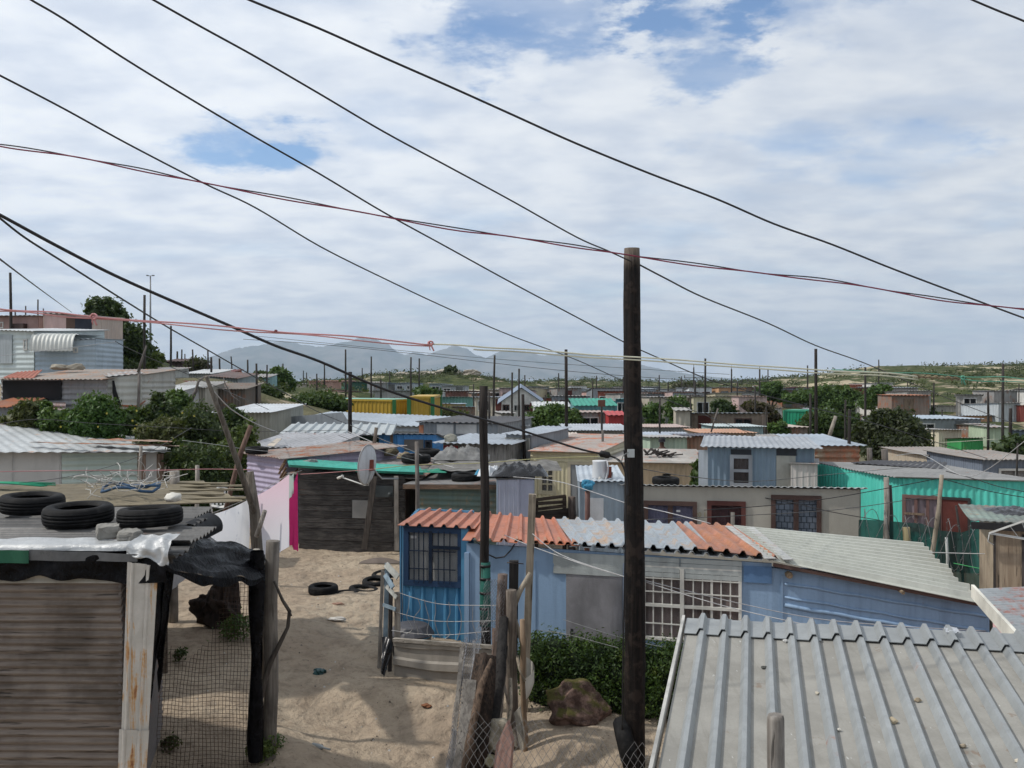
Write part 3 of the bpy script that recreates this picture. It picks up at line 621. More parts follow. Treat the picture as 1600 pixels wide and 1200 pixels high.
# ================================================================ the blue house
def blue_house():
    root = thing('blue_house', 'sky-blue house behind the hedge, under orange, silver and rusty roof sheets', 'house', (2.2, 16, .45))
    BL1 = metal((.09, .29, .50), .03, .55, .02, c2=(.13, .38, .60), seed=50, dirt=.25); BL2 = metal((.26, .385, .55), .05, .65, .0, c2=(.29, .42, .59), seed=51, dirt=.35, rc=(.20, .13, .09)); BL3 = metal((.24, .365, .53), .05, .65, .0, c2=(.27, .40, .57), seed=52, dirt=.4, rc=(.18, .12, .09))
    GB = paint((.40, .43, .42), .75, .2, seed=53, dirt=.5); BLF = paint((.08, .23, .42), .6, .2, seed=54)
    # --- left bay with its barred window
    zb = .25; z1 = 2.40; A = P(629, 820, 16.2); B = P(733, 822, 15.95); A.z = B.z = z1; w = Wall(A, B, zb, z1, z1)
    r = w.rect(636, 829, 719, 911); mb = MB()
    sheet(mb, w.pt(0, zb), w.pt(w.L, zb), w.pt(w.L, r[1]-.03), w.pt(0, r[1]-.03), 'ibr', .20, .022, 'u', 0, (), .02); sheet(mb, w.pt(0, r[1]-.03), w.pt(w.L, r[1]-.03), w.pt(w.L, z1), w.pt(0, z1), 'flat', .1, 0, 'u', 0, [(r[0], 0.03, r[2], r[3]-r[1]+.03)], .03)
    bx(mb, w, r[2]+.03, zb, w.L, z1, .0, .05); mb.build('wall', BL1, root)
    BAR = plain((.015, .03, .06), .5, .2)
    window(w, r, root, FRB, 1, 1, .09, curtain=paint((.78, .78, .76), seed=55, bump=.1))
    f = MB(); um = (r[0]+r[2])/2-.04; bx(f, w, um-.028, r[1], um+.028, r[3], .0, .05); bx(f, w, um, r[1]+(r[3]-r[1])*.66, r[2], r[1]+(r[3]-r[1])*.66+.05, .0, .05)
    for s0, s1 in ((r[0]+.06, um-.03), (um+.04, r[2]-.06)):
        for k in range(1, 4): u = s0+(s1-s0)*k/4; bx(f, w, u-.008, r[1], u+.008, r[3], .052, .064)
        for zf in (.28, .62): bx(f, w, s0, r[1]+(r[3]-r[1])*zf-.008, s1, r[1]+(r[3]-r[1])*zf+.008, .065, .076)
    f.build('burglar_bars', BAR, root)
    f = MB(); rr = w.rect(642, 837, 651, 841); bx(f, w, rr[0], rr[1], rr[2], rr[3], .006, .009); f.build('window_sticker', paint((.7, .7, .68), seed=1), root)
    C1 = A+Vector((.05, 2.1, 0)); D1 = B+Vector((0, 2.1, 0)); w = Wall(C1, A, zb, z1, z1); mb = MB(); sheet(mb, w.pt(0, zb), w.pt(w.L, zb), w.pt(w.L, z1), w.pt(0, z1), 'ibr', .2, .02, 'u', 0, (), .02); bx(mb, w, w.L-.12, zb, w.L-.001, z1, .021, .05); mb.build('wall', metal((.10, .30, .50), .03, .55, .02, seed=56), root)
    w = Wall(D1, C1, zb, z1, z1); mb = MB(); bx(mb, w, 0, zb, w.L, z1, -.02, 0); mb.build('wall', BL1, root)
    OR1 = metal((.37, .135, .075), .36, .5, .03, c2=(.52, .17, .08), seed=57, dirt=.35, rc=(.16, .06, .03)); OR2 = metal((.36, .15, .09), .50, .55, .03, c2=(.42, .22, .13), seed=58, dirt=.4, rc=(.20, .12, .07))
    SIL = metal((.33, .37, .40), .50, .45, .25, seed=59, rc=(.21, .15, .105), dirt=.5); RST = metal((.27, .135, .10), .55, .6, .03, c2=(.46, .20, .12), seed=60, rc=(.20, .085, .04)); CRM = metal((.44, .45, .40), .02, .45, .03, c2=(.50, .51, .455), seed=61, dirt=.25)
    roof = None
    a, b, c, d = P(621, 818, 16.0), P(742, 824, 15.8), P(762, 800, 18.2), P(659, 794, 18.35); mb = MB(); sheet(mb, a, b, c, d, 'ibr', .172*1.2, .024, 'u', 0, (), .008, .01, 4); mb.build('roof', OR1, root)
    # --- main front
    zt = 2.2; A = P(729, 846, 15.25); B = P(1206, 874, 14.0); A.z = 2.24; B.z = 2.16; zb = -.1; w = Wall(A, B, zb, A.z, B.z)
    rw = w.rect(1007, 889, 1156, 1000); rd_ = w.rect(885, 880, 973, 1012); rb = w.rect(866, 845, 1160, 878)
    mb = MB(); sheet(mb, w.pt(0, zb), w.pt(w.L, zb), w.pt(w.L, 2.19), w.pt(0, 2.27), 'flat', 1, 0, 'u', 0, [(rw[0], rw[1]-zb, rw[2], rw[3]-zb)], .04)
    for px in (735, 836, 884): u = w.uz(px, 900)[0]; bx(mb, w, u-.01, zb, u+.012, 2.05, .0, .014)
    bx(mb, w, -.03, zb, .05, 2.12, -.02, .03); mb.build('wall', BL2, root)
    mb = MB(); R = random.Random(3)
    for i, (q0, q1) in enumerate(((866, 978), (985, 1063), (1063, 1160))):
        u0 = w.uz(q0, 860)[0]; u1 = w.uz(q1, 860)[0]
        for j in range(4):
            z0 = 1.905+.075*j-(.05 if i == 0 else .02)*0; bx(mb, w, u0+R.uniform(-.01, .01), z0+.004-(.0 if i else .03), u1-.008, z0+.073, .015+R.uniform(0, .006), .035+R.uniform(0, .006))
    mb.build('fascia_boards', GB, root)
    mb = MB(); u0 = w.uz(1162, 870)[0]; u1 = w.uz(1206, 870)[0]; bx(mb, w, u0, 1.9, u1, 2.14, .02, .034); mb.build('wall_patch', paint((.10, .19, .34), seed=62), root)
    DG = paint((.24, .235, .245), .55, .28, seed=63, dirt=.5, scl=1.5); dd = door(w, (rd_[0], -.05, rd_[2], rd_[3]-.01), root, DG, None, 'l')
    f = MB(); bx(f, w, rd_[2]+.01, 0, rd_[2]+.10, rd_[3]+.03, .0, .05); f.build('door_frame', paint((.36, .42, .52), seed=64), dd)
    FW = paint((.62, .61, .56), .5, .3, seed=65)
    um = w.uz(1066, 940)[0]; zr = w.uz(1080, 948)[1]
    u0, z0, u1, z1_ = rw; wn = window(w, rw, root, FW, 1, 1, .045, curtain=paint((.48, .38, .36), seed=66, bump=.1, var=.4))
    f = MB(); bx(f, w, um-.03, z0, um+.03, z1_, -.01, .05); bx(f, w, u0, zr-.022, u1, zr+.022, -.01, .046)
    for s0, s1, n_ in ((u0, um-.02, 4), (um+.03, u1, 6)):
        for k in range(1, n_): u = s0+(s1-s0)*k/n_; tk = .018 if (n_ == 6 and k == 3) else .010; bx(f, w, u-tk, z0, u+tk, z1_, .012, .03)
        for zf in (.36, .72): z = zr+(z1_-zr)*zf; bx(f, w, s0, z-.009, s1, z+.009, .0305, .042)
        z = z0+(zr-z0)*.45; bx(f, w, s0, z-.009, s1, z+.009, .0305, .042)
    f.build('window_grille', FW, root)
    # --- right wing with the long cream roof
    B2 = P(1545, 938, 13.3); B2.z -= .03; B3 = B2+Vector((.1, 2.4, .1)); w2 = Wall(B, B2, zb, 2.13, B2.z); mb = MB()
    mb.add([w2.pt(0, zb), w2.pt(w2.L, zb), w2.pt(w2.L, w2.zr), w2.pt(0, w2.zl), w2.pt(0, zb, -.05), w2.pt(w2.L, zb, -.05), w2.pt(w2.L, w2.zr, -.05), w2.pt(0, w2.zl, -.05)], [(0, 1, 2, 3), (7, 6, 5, 4), (1, 5, 6, 2), (0, 3, 7, 4), (3, 2, 6, 7)])
    sl_ = (w2.zr-w2.zl)/w2.L                                      # pressed folds running with the roof line
    for off, th in ((-.20, .035), (-.40, .03), (-.52, .05), (-.78, .035)):
        u0 = w2.uz(1226, 900)[0]; pts = [w2.pt(u0+(w2.L-.03-u0)*k/14, w2.zl+off+sl_*(u0+(w2.L-.03-u0)*k/14)+.008*math.sin(k*1.7+off*9), .004) for k in range(15)]
        mb.tube(pts, th*.62, 6)
    u0 = w2.uz(1222, 900)[0]; bx(mb, w2, u0-.012, zb, u0+.012, w2.zl-.1, .0, .02)
    mb.build('wall', BL3, root)
    w3 = Wall(B2, B3, zb, B2.z, B3.z); mb = MB(); sheet(mb, w3.pt(0, zb), w3.pt(w3.L, zb), w3.pt(w3.L, w3.zr), w3.pt(0, w3.zl), 'sine', .09, .008, 'u', 0, (), .02); mb.build('wall', BL3, root)
    Dk = P(1146, 822, 16.5); bk = Wall(Vector((B3.x, B3.y, 0)), Vector((-.7, 17.6, 0)), zb, 1.8, 2.1); mb = MB(); bx(mb, bk, 0, zb, bk.L, 1.7, -.03, 0); mb.build('wall', BL3, root)
    # roofs: three runs of square-ribbed sheets, then the cream one with its ribs running down to the right
    def strip(px0, px1, yf0, yf1, pb0, pb1, yb0, yb1, mat_, sd_, rag=.02, lift=0):
        yY = lambda px: 15.1-(px-729)/477*1.2; yB = lambda px: 17.7-(px-750)/390*1.1; up = Vector((0, 0, lift))
        mb = MB(); sheet(mb, P(px0, yf0, yY(px0))+up, P(px1, yf1, yY(px1))+up, P(pb1, yb1, yB(pb1))+up, P(pb0, yb0, yB(pb0))+up, 'ibr', .225, .026, 'u', 0, (), .008, rag, sd_)
        return mb.build('roof', mat_, root)
    strip(722, 907, 842, 850, 752, 878, 800, 811, OR1, 5)
    strip(724, 905, 845, 853, 741, 889, 822, 832, OR2, 6, .05, .035)
    strip(890, 1206, 846, 868, 850, 1150, 811, 823, SIL, 17, .0, -.045)
    strip(897, 1130, 850, 861, 866, 1092, 810, 820, SIL, 7, .03, .02)
    strip(1090, 1215, 858, 874, 1045, 1140, 820, 822, RST, 8, .03, .035)
    a = P(1203, 871, 13.85); b = P(1530, 938, 13.15); c = P(1428, 849, 15.9); d = P(1146, 823, 16.4); mb = MB()
    # stepped right edge: every pan ends at its own length
    n_ = 12
    for k in range(n_):
        v0, v1 = k/n_, (k+1)/n_; R = random.Random(k); ex_ = R.uniform(-.05, .12)
        q = lambda u, v: (a*(1-u)+b*u)*(1-v)+(d*(1-u)+c*u)*v
        e_ = ex_/4.0; sheet(mb, q(0, v0), q(1+e_+.012*k*.3, v0), q(1+e_+.012*k*.3, v1), q(0, v1), 'ibr', .232, .034, 'v', 0, (), .008, 0)
    rf = mb.build('roof', CRM, root)
    mb = MB(); mb.beam(P(1204, 873, 13.8), P(1140, 822, 16.3), .16, .012); mb.beam(P(1232, 879, 13.75)+Vector((0, 0, .04)), P(1172, 828, 16.3)+Vector((0, 0, .04)), .14, .012); mb.build('ridge_flashing', metal((.42, .42, .40), .35, .5, .1, seed=67), rf)
    mb = MB(); mb.beam(P(1208, 882, 13.86), P(1528, 944, 13.2), .03, .05); mb.build('fascia', FRD, rf)
    for px, py in ((1231, 896), (1407, 923)):
        mb = MB(); q = P(px, py, 13.95 if px < 1300 else 13.45); mb.tube([q+Vector((0, .25, .01)), q+Vector((0, -.10, -.01))], .045 if px < 1300 else .025, 8, wob=.1); mb.build('rafter_end', wood((.20, .15, .10), (.38, .30, .20), 'y', seed=9), root)
    # cable looping under the eave
    mb = MB(); pts = [P(738, 842, 15.0), P(752, 852, 15.0), P(762, 866, 15.0), P(775, 872, 15.0), P(788, 870, 15.0), P(798, 860, 15.0), P(804, 850, 15.0)]; mb.tube(pts, .012, 6); mb.build('cable', plain((.015, .015, .017), .5), root)
blue_house()
# ================================================================ middle distance houses, built one by one
def stone(px, py, Y, r, lab, c=(.30, .27, .22), seed=0, grp='stones holding down roof sheets', name='stone', z=None):
    p = P(px, py, Y); MB().rock(p, r, seed, 3, amp=.2, facet=12).build(name, paint(c, .9, .3, seed=seed % 4), label=lab, cat='stone', group=grp)
# dark plank shack with the turquoise edge sheets
A = P(468, 742, 23.0); B = P(634, 746, 22.6); A.z = 2.55; B.z = 2.48
root, wd, rc = shack('plank_shack', 'dark horizontal-plank shack with turquoise sheets along its roof edge behind the sandy path', 'shack', A, B, 4.0, .22, BROWN, metal((.25, .235, .225), .5, .6, .15, seed=70), WOODD, ('flat', .1, 0, 'u'), ('sine', .15, .012, 'v'), oh=(.0, .35, .3), rag=.04, seed=5)
w = wd['front']; mb = MB(); R = random.Random(5); z = H(A.x, A.y)-.15; k = 0
while z < 2.5:
    h_ = R.uniform(.11, .17); u = 0
    while u < w.L:
        l_ = min(R.uniform(1.2, 2.6), w.L-u); t0 = R.uniform(.0, .02)
        a0, a1 = w.pt(u+.004, z+R.uniform(-.006, .006), .03+t0), w.pt(u+l_-.004, z+R.uniform(-.006, .006), .03+t0)
        mb.beam(a0+Vector((0, 0, h_/2)), a1+Vector((0, 0, h_/2)), .03, h_-.008, R.randint(0, 1)); u += l_
    z += h_
mb.build('planks', [wood((.035, .032, .03), (.095, .085, .078), 'x', seed=2), wood((.028, .025, .024), (.07, .063, .058), 'x', seed=5)], root)
mb = MB(); mb.beam(P(569, 858, 22.4), P(585, 745, 22.4), .13, .05); mb.build('door_post', wood((.06, .05, .042), (.12, .10, .085), seed=3), root)
mb = MB(); mb.beam(P(620, 860, 22.3), P(619, 744, 22.3), .10, .07); mb.build('corner_post', WOODG, root)
mb = MB(); r = w.rect(552, 781, 576, 809); bx(mb, w, r[0], r[1], r[2], r[3], .06, .075); mb.build('board_patch', paint((.26, .25, .235), seed=3), root)
mb = MB(); r = w.rect(589, 758, 616, 776); bx(mb, w, r[0], r[1], r[2], r[3], .06, .12); bx(mb, w, r[0]+.2, r[3]-.11, r[0]+.3, r[3]-.06, .121, .125); mb.lathe([(0, 0), (.05, 0), (.05, .03), (0, .03)], w.pt(r[2]-.07, r[1]+.07, .12), 14, Matrix.Rotation(math.pi/2, 3, 'X')); mb.build('meter_box', paint((.07, .08, .08), .6, seed=2), root)
mb = MB(); up = Vector((0, 0, .06))
sheet(mb, P(452, 732, 22.7)+up, P(560, 739, 22.6)+up, P(556, 727, 24.1)+up, P(447, 719, 24.1)+up, 'sine', .17, .03, 'v', 0, (), .008, .0, 4)
sheet(mb, P(556, 740, 22.55)+up, P(662, 744, 22.4)+up, P(655, 733, 23.8)+up, P(553, 727, 24.0)+up, 'sine', .17, .03, 'v', 0, (), .008, .0, 5)
mb.build('turquoise_sheet', metal((.045, .34, .27), .15, .6, .02, seed=412, dirt=.6), root)
stone(485, 729, 23.6, (.25, .2, .17), 'grey boulder weighing down the turquoise roof sheets', (.21, .205, .20), 3, name='boulder')
stone(612, 706, 25.6, (.22, .2, .13), 'mossy brown lump at the back right of the plank shack roof', (.13, .11, .07), 5)
stone(632, 713, 25.0, (.2, .16, .10), 'tan lump beside the mossy one on the plank shack roof', (.24, .19, .12), 6)
# lilac shack to its left
A = P(386, 708, 25.0); B = P(447, 712, 23.6); A.z = 2.92; B.z = 2.9
root, wd, rc = shack('lilac_shack', 'small lilac corrugated shack between the bushes and the dark plank wall', 'shack', A, B, 3.4, .12, metal((.34, .30, .40), .06, .55, .03, seed=71, dirt=.25), metal((.32, .28, .25), .55, .65, .1, seed=72), LILAC, ('sine', .13, .012, 'v'), ('sine', .13, .011, 'u'), oh=(.2, .15, .2), rag=.06)
mb = MB(); w = wd['front']; R = random.Random(2)
for k in range(9): u = w.L+.02+R.uniform(-.12, .03); z = 2.0+.1*k; mb.beam(w.pt(u-.2, z-.18, .05), w.pt(u+.12, z+.1, .07), .06, .015)
mb.build('broken_boards', wood((.22, .15, .10), (.38, .27, .19), seed=6), root)
# green-stained shed right of it
A = P(652, 757, 22.0); B = P(778, 750, 21.6); A.z = 2.45; B.z = 2.5
root, wd, rc = shack('stained_shed', 'rust and green stained shed with debris on its flat roof above the orange roof', 'shed', A, B, 4.2, .1, metal((.10, .15, .13), .42, .6, .05, c2=(.16, .16, .11), seed=73, rc=(.16, .10, .05)), metal((.17, .165, .16), .35, .8, .05, seed=74), BROWN, ('sine', .13, .012, 'v'), ('flat', .15, .0, 'u'), oh=(.12, .3, .2), rag=.0, fascia=wood((.10, .07, .05), (.20, .13, .09), 'x', seed=8))
mb = MB()
mb.grid(lambda a, b: P(688, 735, 23.0)+Vector((3.2*a-.3, 2.6*b-.3, .02+.20*max(0, noise.noise(Vector((a*4, b*3, 1))))+.05*noise.noise(Vector((a*13, b*11, 4))))), 40, 30)
mb.build('roof_rubble', paint((.17, .165, .155), .95, .4, seed=5, scl=3), root)
# rubbish and covers on that roof
def heap(px, py, Y, w_, d_, h_, lab, mat_, seed, name='plastic_sheet', cat='plastic sheet', amp=1.0, dz=0):
    c = P(px, py, Y); mb = MB(); R = seed
    def fn(a, b):
        e = max(0, 1-abs(2*a-1)**4)*max(0, 1-abs(2*b-1)**4)
        n_ = noise.noise(Vector((a*5+R, b*5, R)))*.45+noise.noise(Vector((a*13, b*11+R, R)))*.25+.25*abs(noise.noise(Vector((a*23, b*19, R))))
        return c+Vector(((a-.5)*w_, (b-.5)*d_, dz+h_*e*(.55+amp*n_)))
    mb.grid(fn, 34, 22); return mb.build(name, mat_, label=lab, cat=cat)
PLB = plain((.012, .012, .014), .28, 0, .5, 'black_plastic')
heap(812, 741, 21.4, 1.25, 1.0, .30, 'crumpled black plastic sheet on top of the pale grey cupboard shed', PLB, 3)
heap(765, 742, 21.6, .55, .6, .26, 'white and blue plastic bundle beside the black pole on the shed roof', paint((.60, .62, .64), .35, .2, seed=9, bump=.2), 7, 'plastic_bundle', 'bundle')
heap(752, 741, 22.0, .30, .3, .14, 'bright blue cloth stuffed against the white plastic bundle', paint((.03, .22, .36), .5, .2, seed=10, bump=.2), 9, 'blue_cloth', 'cloth')
heap(672, 737, 22.8, .8, .5, .08, 'flattened green plastic lying on the edge of the stained shed roof', paint((.02, .22, .14), .5, .3, seed=11), 11)
stone(827, 733, 21.9, (.12, .1, .09), 'round tan stone at the back of the crumpled black plastic', (.38, .30, .20), 7)
heap(721, 715, 25.5, 1.5, 1.6, .35, 'low heap of grey rubble behind the stained shed', paint((.20, .20, .195), .95, .4, seed=12, scl=3), 14, 'rubble_heap', 'rubble', 1.3)
# cupboard shed
A = P(776, 747, 21.0); B = P(835, 746, 21.0); A.z = 2.66; B.z = 2.68
root, wd, rc = shack('cupboard_shed', 'narrow pale lilac-grey shed with a closed door panel under black plastic', 'shed', A, B, 1.7, .02, metal((.33, .34, .41), .03, .55, .03, seed=75, dirt=.2), GREYR, PALEBL, ('ibr', .10, .004, 'u'), ('flat', .1, 0, 'u'), oh=(.03, .02, .1))
w = wd['front']; mb = MB(); r = w.rect(814, 750, 834, 812); bx(mb, w, r[0], r[1]-.6, r[2], r[3], .008, .03); mb.build('door', metal((.32, .33, .41), .03, .5, .02, seed=76, dirt=.2), root)
# cream corrugated house
A = P(829, 706, 29.6); B = P(934, 711, 28.9); A.z = B.z = 2.62; HOLE = []
wq = Wall(A, B, 0, 2.6, 2.6); r1 = wq.rect(845, 731, 866, 769); r2 = wq.rect(892, 726, 925, 800); r2 = (r2[0], H(A.x, A.y)+.02, r2[2], r2[3])
root, wd, rc = shack('cream_house', 'cream corrugated house with a grey door and a rusty orange roof', 'house', A, B, 5.0, .22, metal((.52, .47, .31), .04, .55, .03, seed=77, dirt=.3), metal((.36, .32, .29), .52, .6, .15, seed=78, rc=(.24, .075, .035)), CREAM, ('sine', .13, .012, 'v'), ('sine', .15, .012, 'v'), oh=(.2, .1, .2), holes=[r1], rag=.06)
w = wd['front']; mb = MB(); r = w.rect(836, 722, 892, 815); sheet(mb, w.pt(r[0], r[1], .03), w.pt(r[2], r[1], .03), w.pt(r[2], r[3], .03), w.pt(r[0], r[3], .03), 'sine', .13, .012, 'u', 0, [(r1[0]-r[0], r1[1]-r[1], r1[2]-r[0], r1[3]-r[1])], .01); mb.build('wall_sheets', metal((.50, .46, .31), .05, .55, .03, seed=79), root)
w.n = w.n; window(w, tuple(r1), root, paint((.50, .46, .34), seed=80), 2, 3, .12, curtain=CURT, mw=.045)
door(w, r2, root, metal((.19, .205, .215), .03, .55, .05, seed=81), paint((.48, .43, .32), seed=82), fw=.09)
A = P(934, 723, 28.7); B = P(1086, 727, 28.2); A.z = B.z = 2.36; wq = Wall(A, B, 0, 2.3, 2.3); r1 = wq.rect(1033, 738, 1050, 752)
root, wd, rc = shack('tan_house', 'tan corrugated house behind the tall pole with a small dark window opening', 'house', A, B, 4.2, .08, metal((.50, .39, .26), .05, .55, .03, seed=83, dirt=.3), metal((.38, .36, .33), .34, .6, .15, seed=84, rc=(.26, .09, .05)), CREAM, ('sine', .15, .013, 'u'), ('sine', .15, .012, 'v'), oh=(.2, .15, .2), holes=[r1], rag=.05)
window(wd['front'], r1, root, paint((.5, .38, .25), seed=85), 1, 1, .10, mw=.04)
R = random.Random(8)
for k, (px, py, s_) in enumerate(((1022, 711, .16), (1030, 712, .2), (1040, 713, .13), (1049, 714, .1))):
    mb = MB(); c = P(px, py, 30.0)
    for j in range(5): mb.beam(c+Vector((R.uniform(-.3, .3), R.uniform(-.3, .3), .02)), c+Vector((R.uniform(-.4, .4), R.uniform(-.3, .3), s_)), .05, .04)
    mb.build('scrap_wood', WOODD, label=('leftmost', 'second', 'third', 'rightmost')[k]+' of the four dark scraps of wood on the tan house roof', cat='scrap wood', group='dark scraps on the tan roof')
# blue-grey house with tall window
A = P(1106, 700, 26.2); B = P(1272, 700, 25.6); A.z = B.z = 3.0; wq = Wall(A, B, 0, 3, 3)
r1 = wq.rect(1144, 714, 1172, 757); r2 = wq.rect(1213, 712, 1243, 775); r3 = wq.rect(1142, 702, 1174, 711); r4 = wq.rect(1213, 701, 1245, 712)
root, wd, rc = shack('blue_grey_house', 'blue-grey corrugated house with a pale door and curtained tall window', 'house', A, B, 4.6, .0, metal((.17, .235, .30), .05, .5, .08, seed=86, dirt=.35), metal((.35, .37, .39), .10, .45, .3, seed=87), metal((.42, .46, .50), .06, .5, .05, seed=88), ('sine', .16, .016, 'u'), ('sine', .16, .013, 'u'), oh=(.3, .2, .2), holes=[r1, r3, r4], rag=.07)
w = wd['front']; fwm = paint((.34, .36, .39), seed=89); wn = window(w, r1, root, fwm, 1, 2, .10, curtain=paint((.13, .095, .085), seed=90, bump=.1), mw=.08)
for r in (r3, r4): mb = MB(); bx(mb, w, r[0], r[1], r[2], r[3], -.05, -.02); mb.build('vent_panel', plain((.02, .025, .035), .5), root)
door(w, (r2[0], H(A.x, A.y), r2[2], r2[3]), root, paint((.40, .40, .36), seed=91), None)
mb = MB(); bx(mb, w, -.25, w.zb, .0, 2.92, -.03, .02); mb.build('corner_panel', metal((.40, .44, .48), .04, .5, .05, seed=92), root)
A = P(1273, 699, 30.5); B = P(1343, 702, 30.5); A.z = B.z = 2.72
shack('rusty_slat_shack', 'low shack walled with rusty orange horizontal sheets beside the blue-grey house', 'shack', A, B, 4.0, .1, metal((.33, .16, .10), .65, .75, .03, c2=(.40, .33, .24), seed=93, rc=(.22, .085, .045), scl=2.5), metal((.34, .39, .44), .03, .45, .3, seed=94), RUST, ('sine', .2, .03, 'v'), ('sine', .2, .014, 'u'), oh=(.15, .2, .2))
# long beige house
A = P(976, 760, 20.2); B = P(1345, 763, 19.2); A.z = 2.62; B.z = 2.66; wq = Wall(A, B, 0, 2.5, 2.5)
r1 = wq.rect(1010, 787, 1085, 822); r2 = wq.rect(1109, 787, 1161, 825); r3 = wq.rect(1209, 778, 1279, 835)
root, wd, rc = shack('beige_house', 'long beige plastered house with three dark-framed windows in a row', 'house', A, B, 4.2, -.50, paint((.40, .375, .32), .85, .10, seed=95, dirt=.22), metal((.50, .51, .50), .08, .45, .2, seed=96), PLASTG, ('flat', .1, 0, 'u'), ('sine', .076*1.7, .012, 'u'), oh=(.10, .12, .1), holes=[r1, r2, r3], rag=.03)
w = wd['front']; FRB2 = paint((.085, .05, .042), .7, .4, seed=97); FRR = paint((.10, .035, .028), .7, .4, seed=98)
window(w, r1, root, FRB2, 2, 1, .09, curtain=CURTL, mw=.10)
window(w, r2, root, FRR, 1, 1, .09, curtain=paint((.12, .04, .035), seed=99, bump=.1, var=.5))
mb = MB(); bx(mb, w, r2[0]+.42, r2[1], r2[0]+.50, r2[1]+.33, .02, .05); mb.build('stick', WOODG, root)
f = window(w, r3, root, FRB2, 2, 1, .09, mw=.10, pane=False)
mb = MB(); bx(mb, w, r3[0], r3[1], r3[2], r3[3], -.06, -.045, 0)
for i in range(8):
    for j in range(6):
        u0 = r3[0]+(r3[2]-r3[0])*(i+(.5 if j % 2 else 0))/8; u1 = min(u0+(r3[2]-r3[0])/8-.015, r3[2]); z0 = r3[1]+(r3[3]-r3[1])*j/6
        bx(mb, w, u0, z0, u1, z0+(r3[3]-r3[1])/6-.015, -.045, -.03, 1)
mb.build('blockwork_screen', [paint((.05, .06, .075), seed=100), paint((.16, .19, .235), .7, .4, seed=101)], f)
mb = MB(); rr = w.rect(1057, 797, 1063, 800); bx(mb, w, rr[0], rr[1], rr[2], rr[3], .003, .006); mb.build('window_sticker', paint((.7, .7, .7), seed=102), root)
def text(s, w, u, z, h, mat_, parent, name='lettering', out=.004):
    cu = bpy.data.curves.new('t', 'FONT'); cu.body = s; cu.size = h; cu.extrude = .0015; o = bpy.data.objects.new('t', cu)
    me = bpy.data.meshes.new_from_object(o); bpy.data.objects.remove(o)
    mb = MB(); mb.add([w.pt(u+v.co.x, z+v.co.y, out+v.co.z) for v in me.vertices], [tuple(p.vertices) for p in me.polygons]); return mb.build(name, mat_, parent)
YW = plain((.38, .31, .16), .8); u_, z_ = w.uz(1086, 807); text('20 14', w, u_, z_, .13, YW, root)
# grey annex with drum and dish on its roof
A = P(906, 752, 20.3); B = P(975, 751, 20.25); A.z = 2.68; B.z = 2.70
root, wd, rc = shack('grey_annex', 'small pale blue-grey annex joined to the left end of the beige house', 'shed', A, B, 3.4, .0, metal((.28, .335, .38), .06, .5, .08, seed=103), metal((.45, .50, .54), .04, .4, .3, seed=104), None, ('sine', .13, .009, 'u'), ('sine', .13, .012, 'u'), oh=(.12, .05, .1))
w = wd['front']; mb = MB(); r = w.rect(922, 778, 943, 820); bx(mb, w, r[0], r[1]-.4, r[2], r[3], .012, .025); mb.build('white_panel', paint((.62, .62, .62), seed=105), root)
p0 = P(937, 746, 20.9); mb = MB(); mb.lathe([(0, 0), (.16, 0), (.165, .02), (.155, .36), (.165, .38), (.15, .385), (0, .375)], (p0.x, p0.y, 2.71), 20); mb.build('white_drum', paint((.66, .67, .68), .4, .1, seed=106), label='white plastic drum standing on the corrugated annex roof', cat='drum')
def dish(c, dia, az, el, lab, colr=(.52, .53, .55), arm=.62, pipe=None, depth=.12):
    """offset dish: its face looks along az (from +Y, clockwise) and el"""
    c = Vector(c); root = thing('satellite_dish', lab, 'satellite dish', c)
    fw = Vector((math.sin(az)*math.cos(el), math.cos(az)*math.cos(el), math.sin(el))); q = fw.to_track_quat('Z', 'Y').to_matrix()
    mb = MB(); R_ = dia/2; pr = [(R_*k/10, depth*dia*((k/10)**2-1)) for k in range(11)]; mb.lathe([(max(r, .001), z) for r, z in pr], c, 32, q); mb.lathe([(R_, 0), (R_+.006, -.004), (R_, -.014)]+[(max(r, .001), z-.014) for r, z in reversed(pr)], c, 32, q)
    mb.build('reflector', metal(colr, .03, .5, .05, seed=107), root)
    bk = c-fw*(dia*depth+.03); dn = q @ Vector((0, -1, 0)) 
    if dn.z > 0: dn = -dn
    tip = c+dn*R_*.75+fw*arm; mb = MB(); st = c+dn*(R_+.01); mb.tube([bk+dn*R_*.3, st-fw*.07, st+fw*.02, tip], .014, 8); mb.build('arm', paint((.5, .5, .48), .5, seed=108), root)
    mb = MB(); dv = (c-tip).normalized(); mb.tube([tip-dv*.09, tip-dv*.02, tip, tip+dv*.06], [.03, .032, .022, .036], 10); mb.build('receiver', paint((.62, .6, .55), .5, seed=109), root)
    mb = MB(); mb.box(bk-fw*.01, (.09, .09, .24), None); mb.build('bracket', plain((.22, .06, .04), .6, .3), root)
    if pipe: mb = MB(); mb.tube([bk]+[Vector(p) for p in pipe], .02, 8); mb.build('mast', metal((.30, .31, .32), .1, .4, .4, seed=110), root)
    return root
c = P(573, 726, 21.3); dish((c.x, c.y, c.z), .90, math.radians(-72), math.radians(4), 'large grey satellite dish with a long arm before the plank shack', pipe=[P(590, 741, 21.4), P(597, 748, 21.5), P(622, 748, 21.7)], depth=.09)
c = P(945, 737, 20.7); dish((c.x, c.y, c.z), .50, math.radians(-96), math.radians(8), 'small satellite dish seen edge-on beside the white drum', pipe=[(c.x+.16, c.y, 2.85), (c.x+.16, c.y, 2.70)], arm=.1)
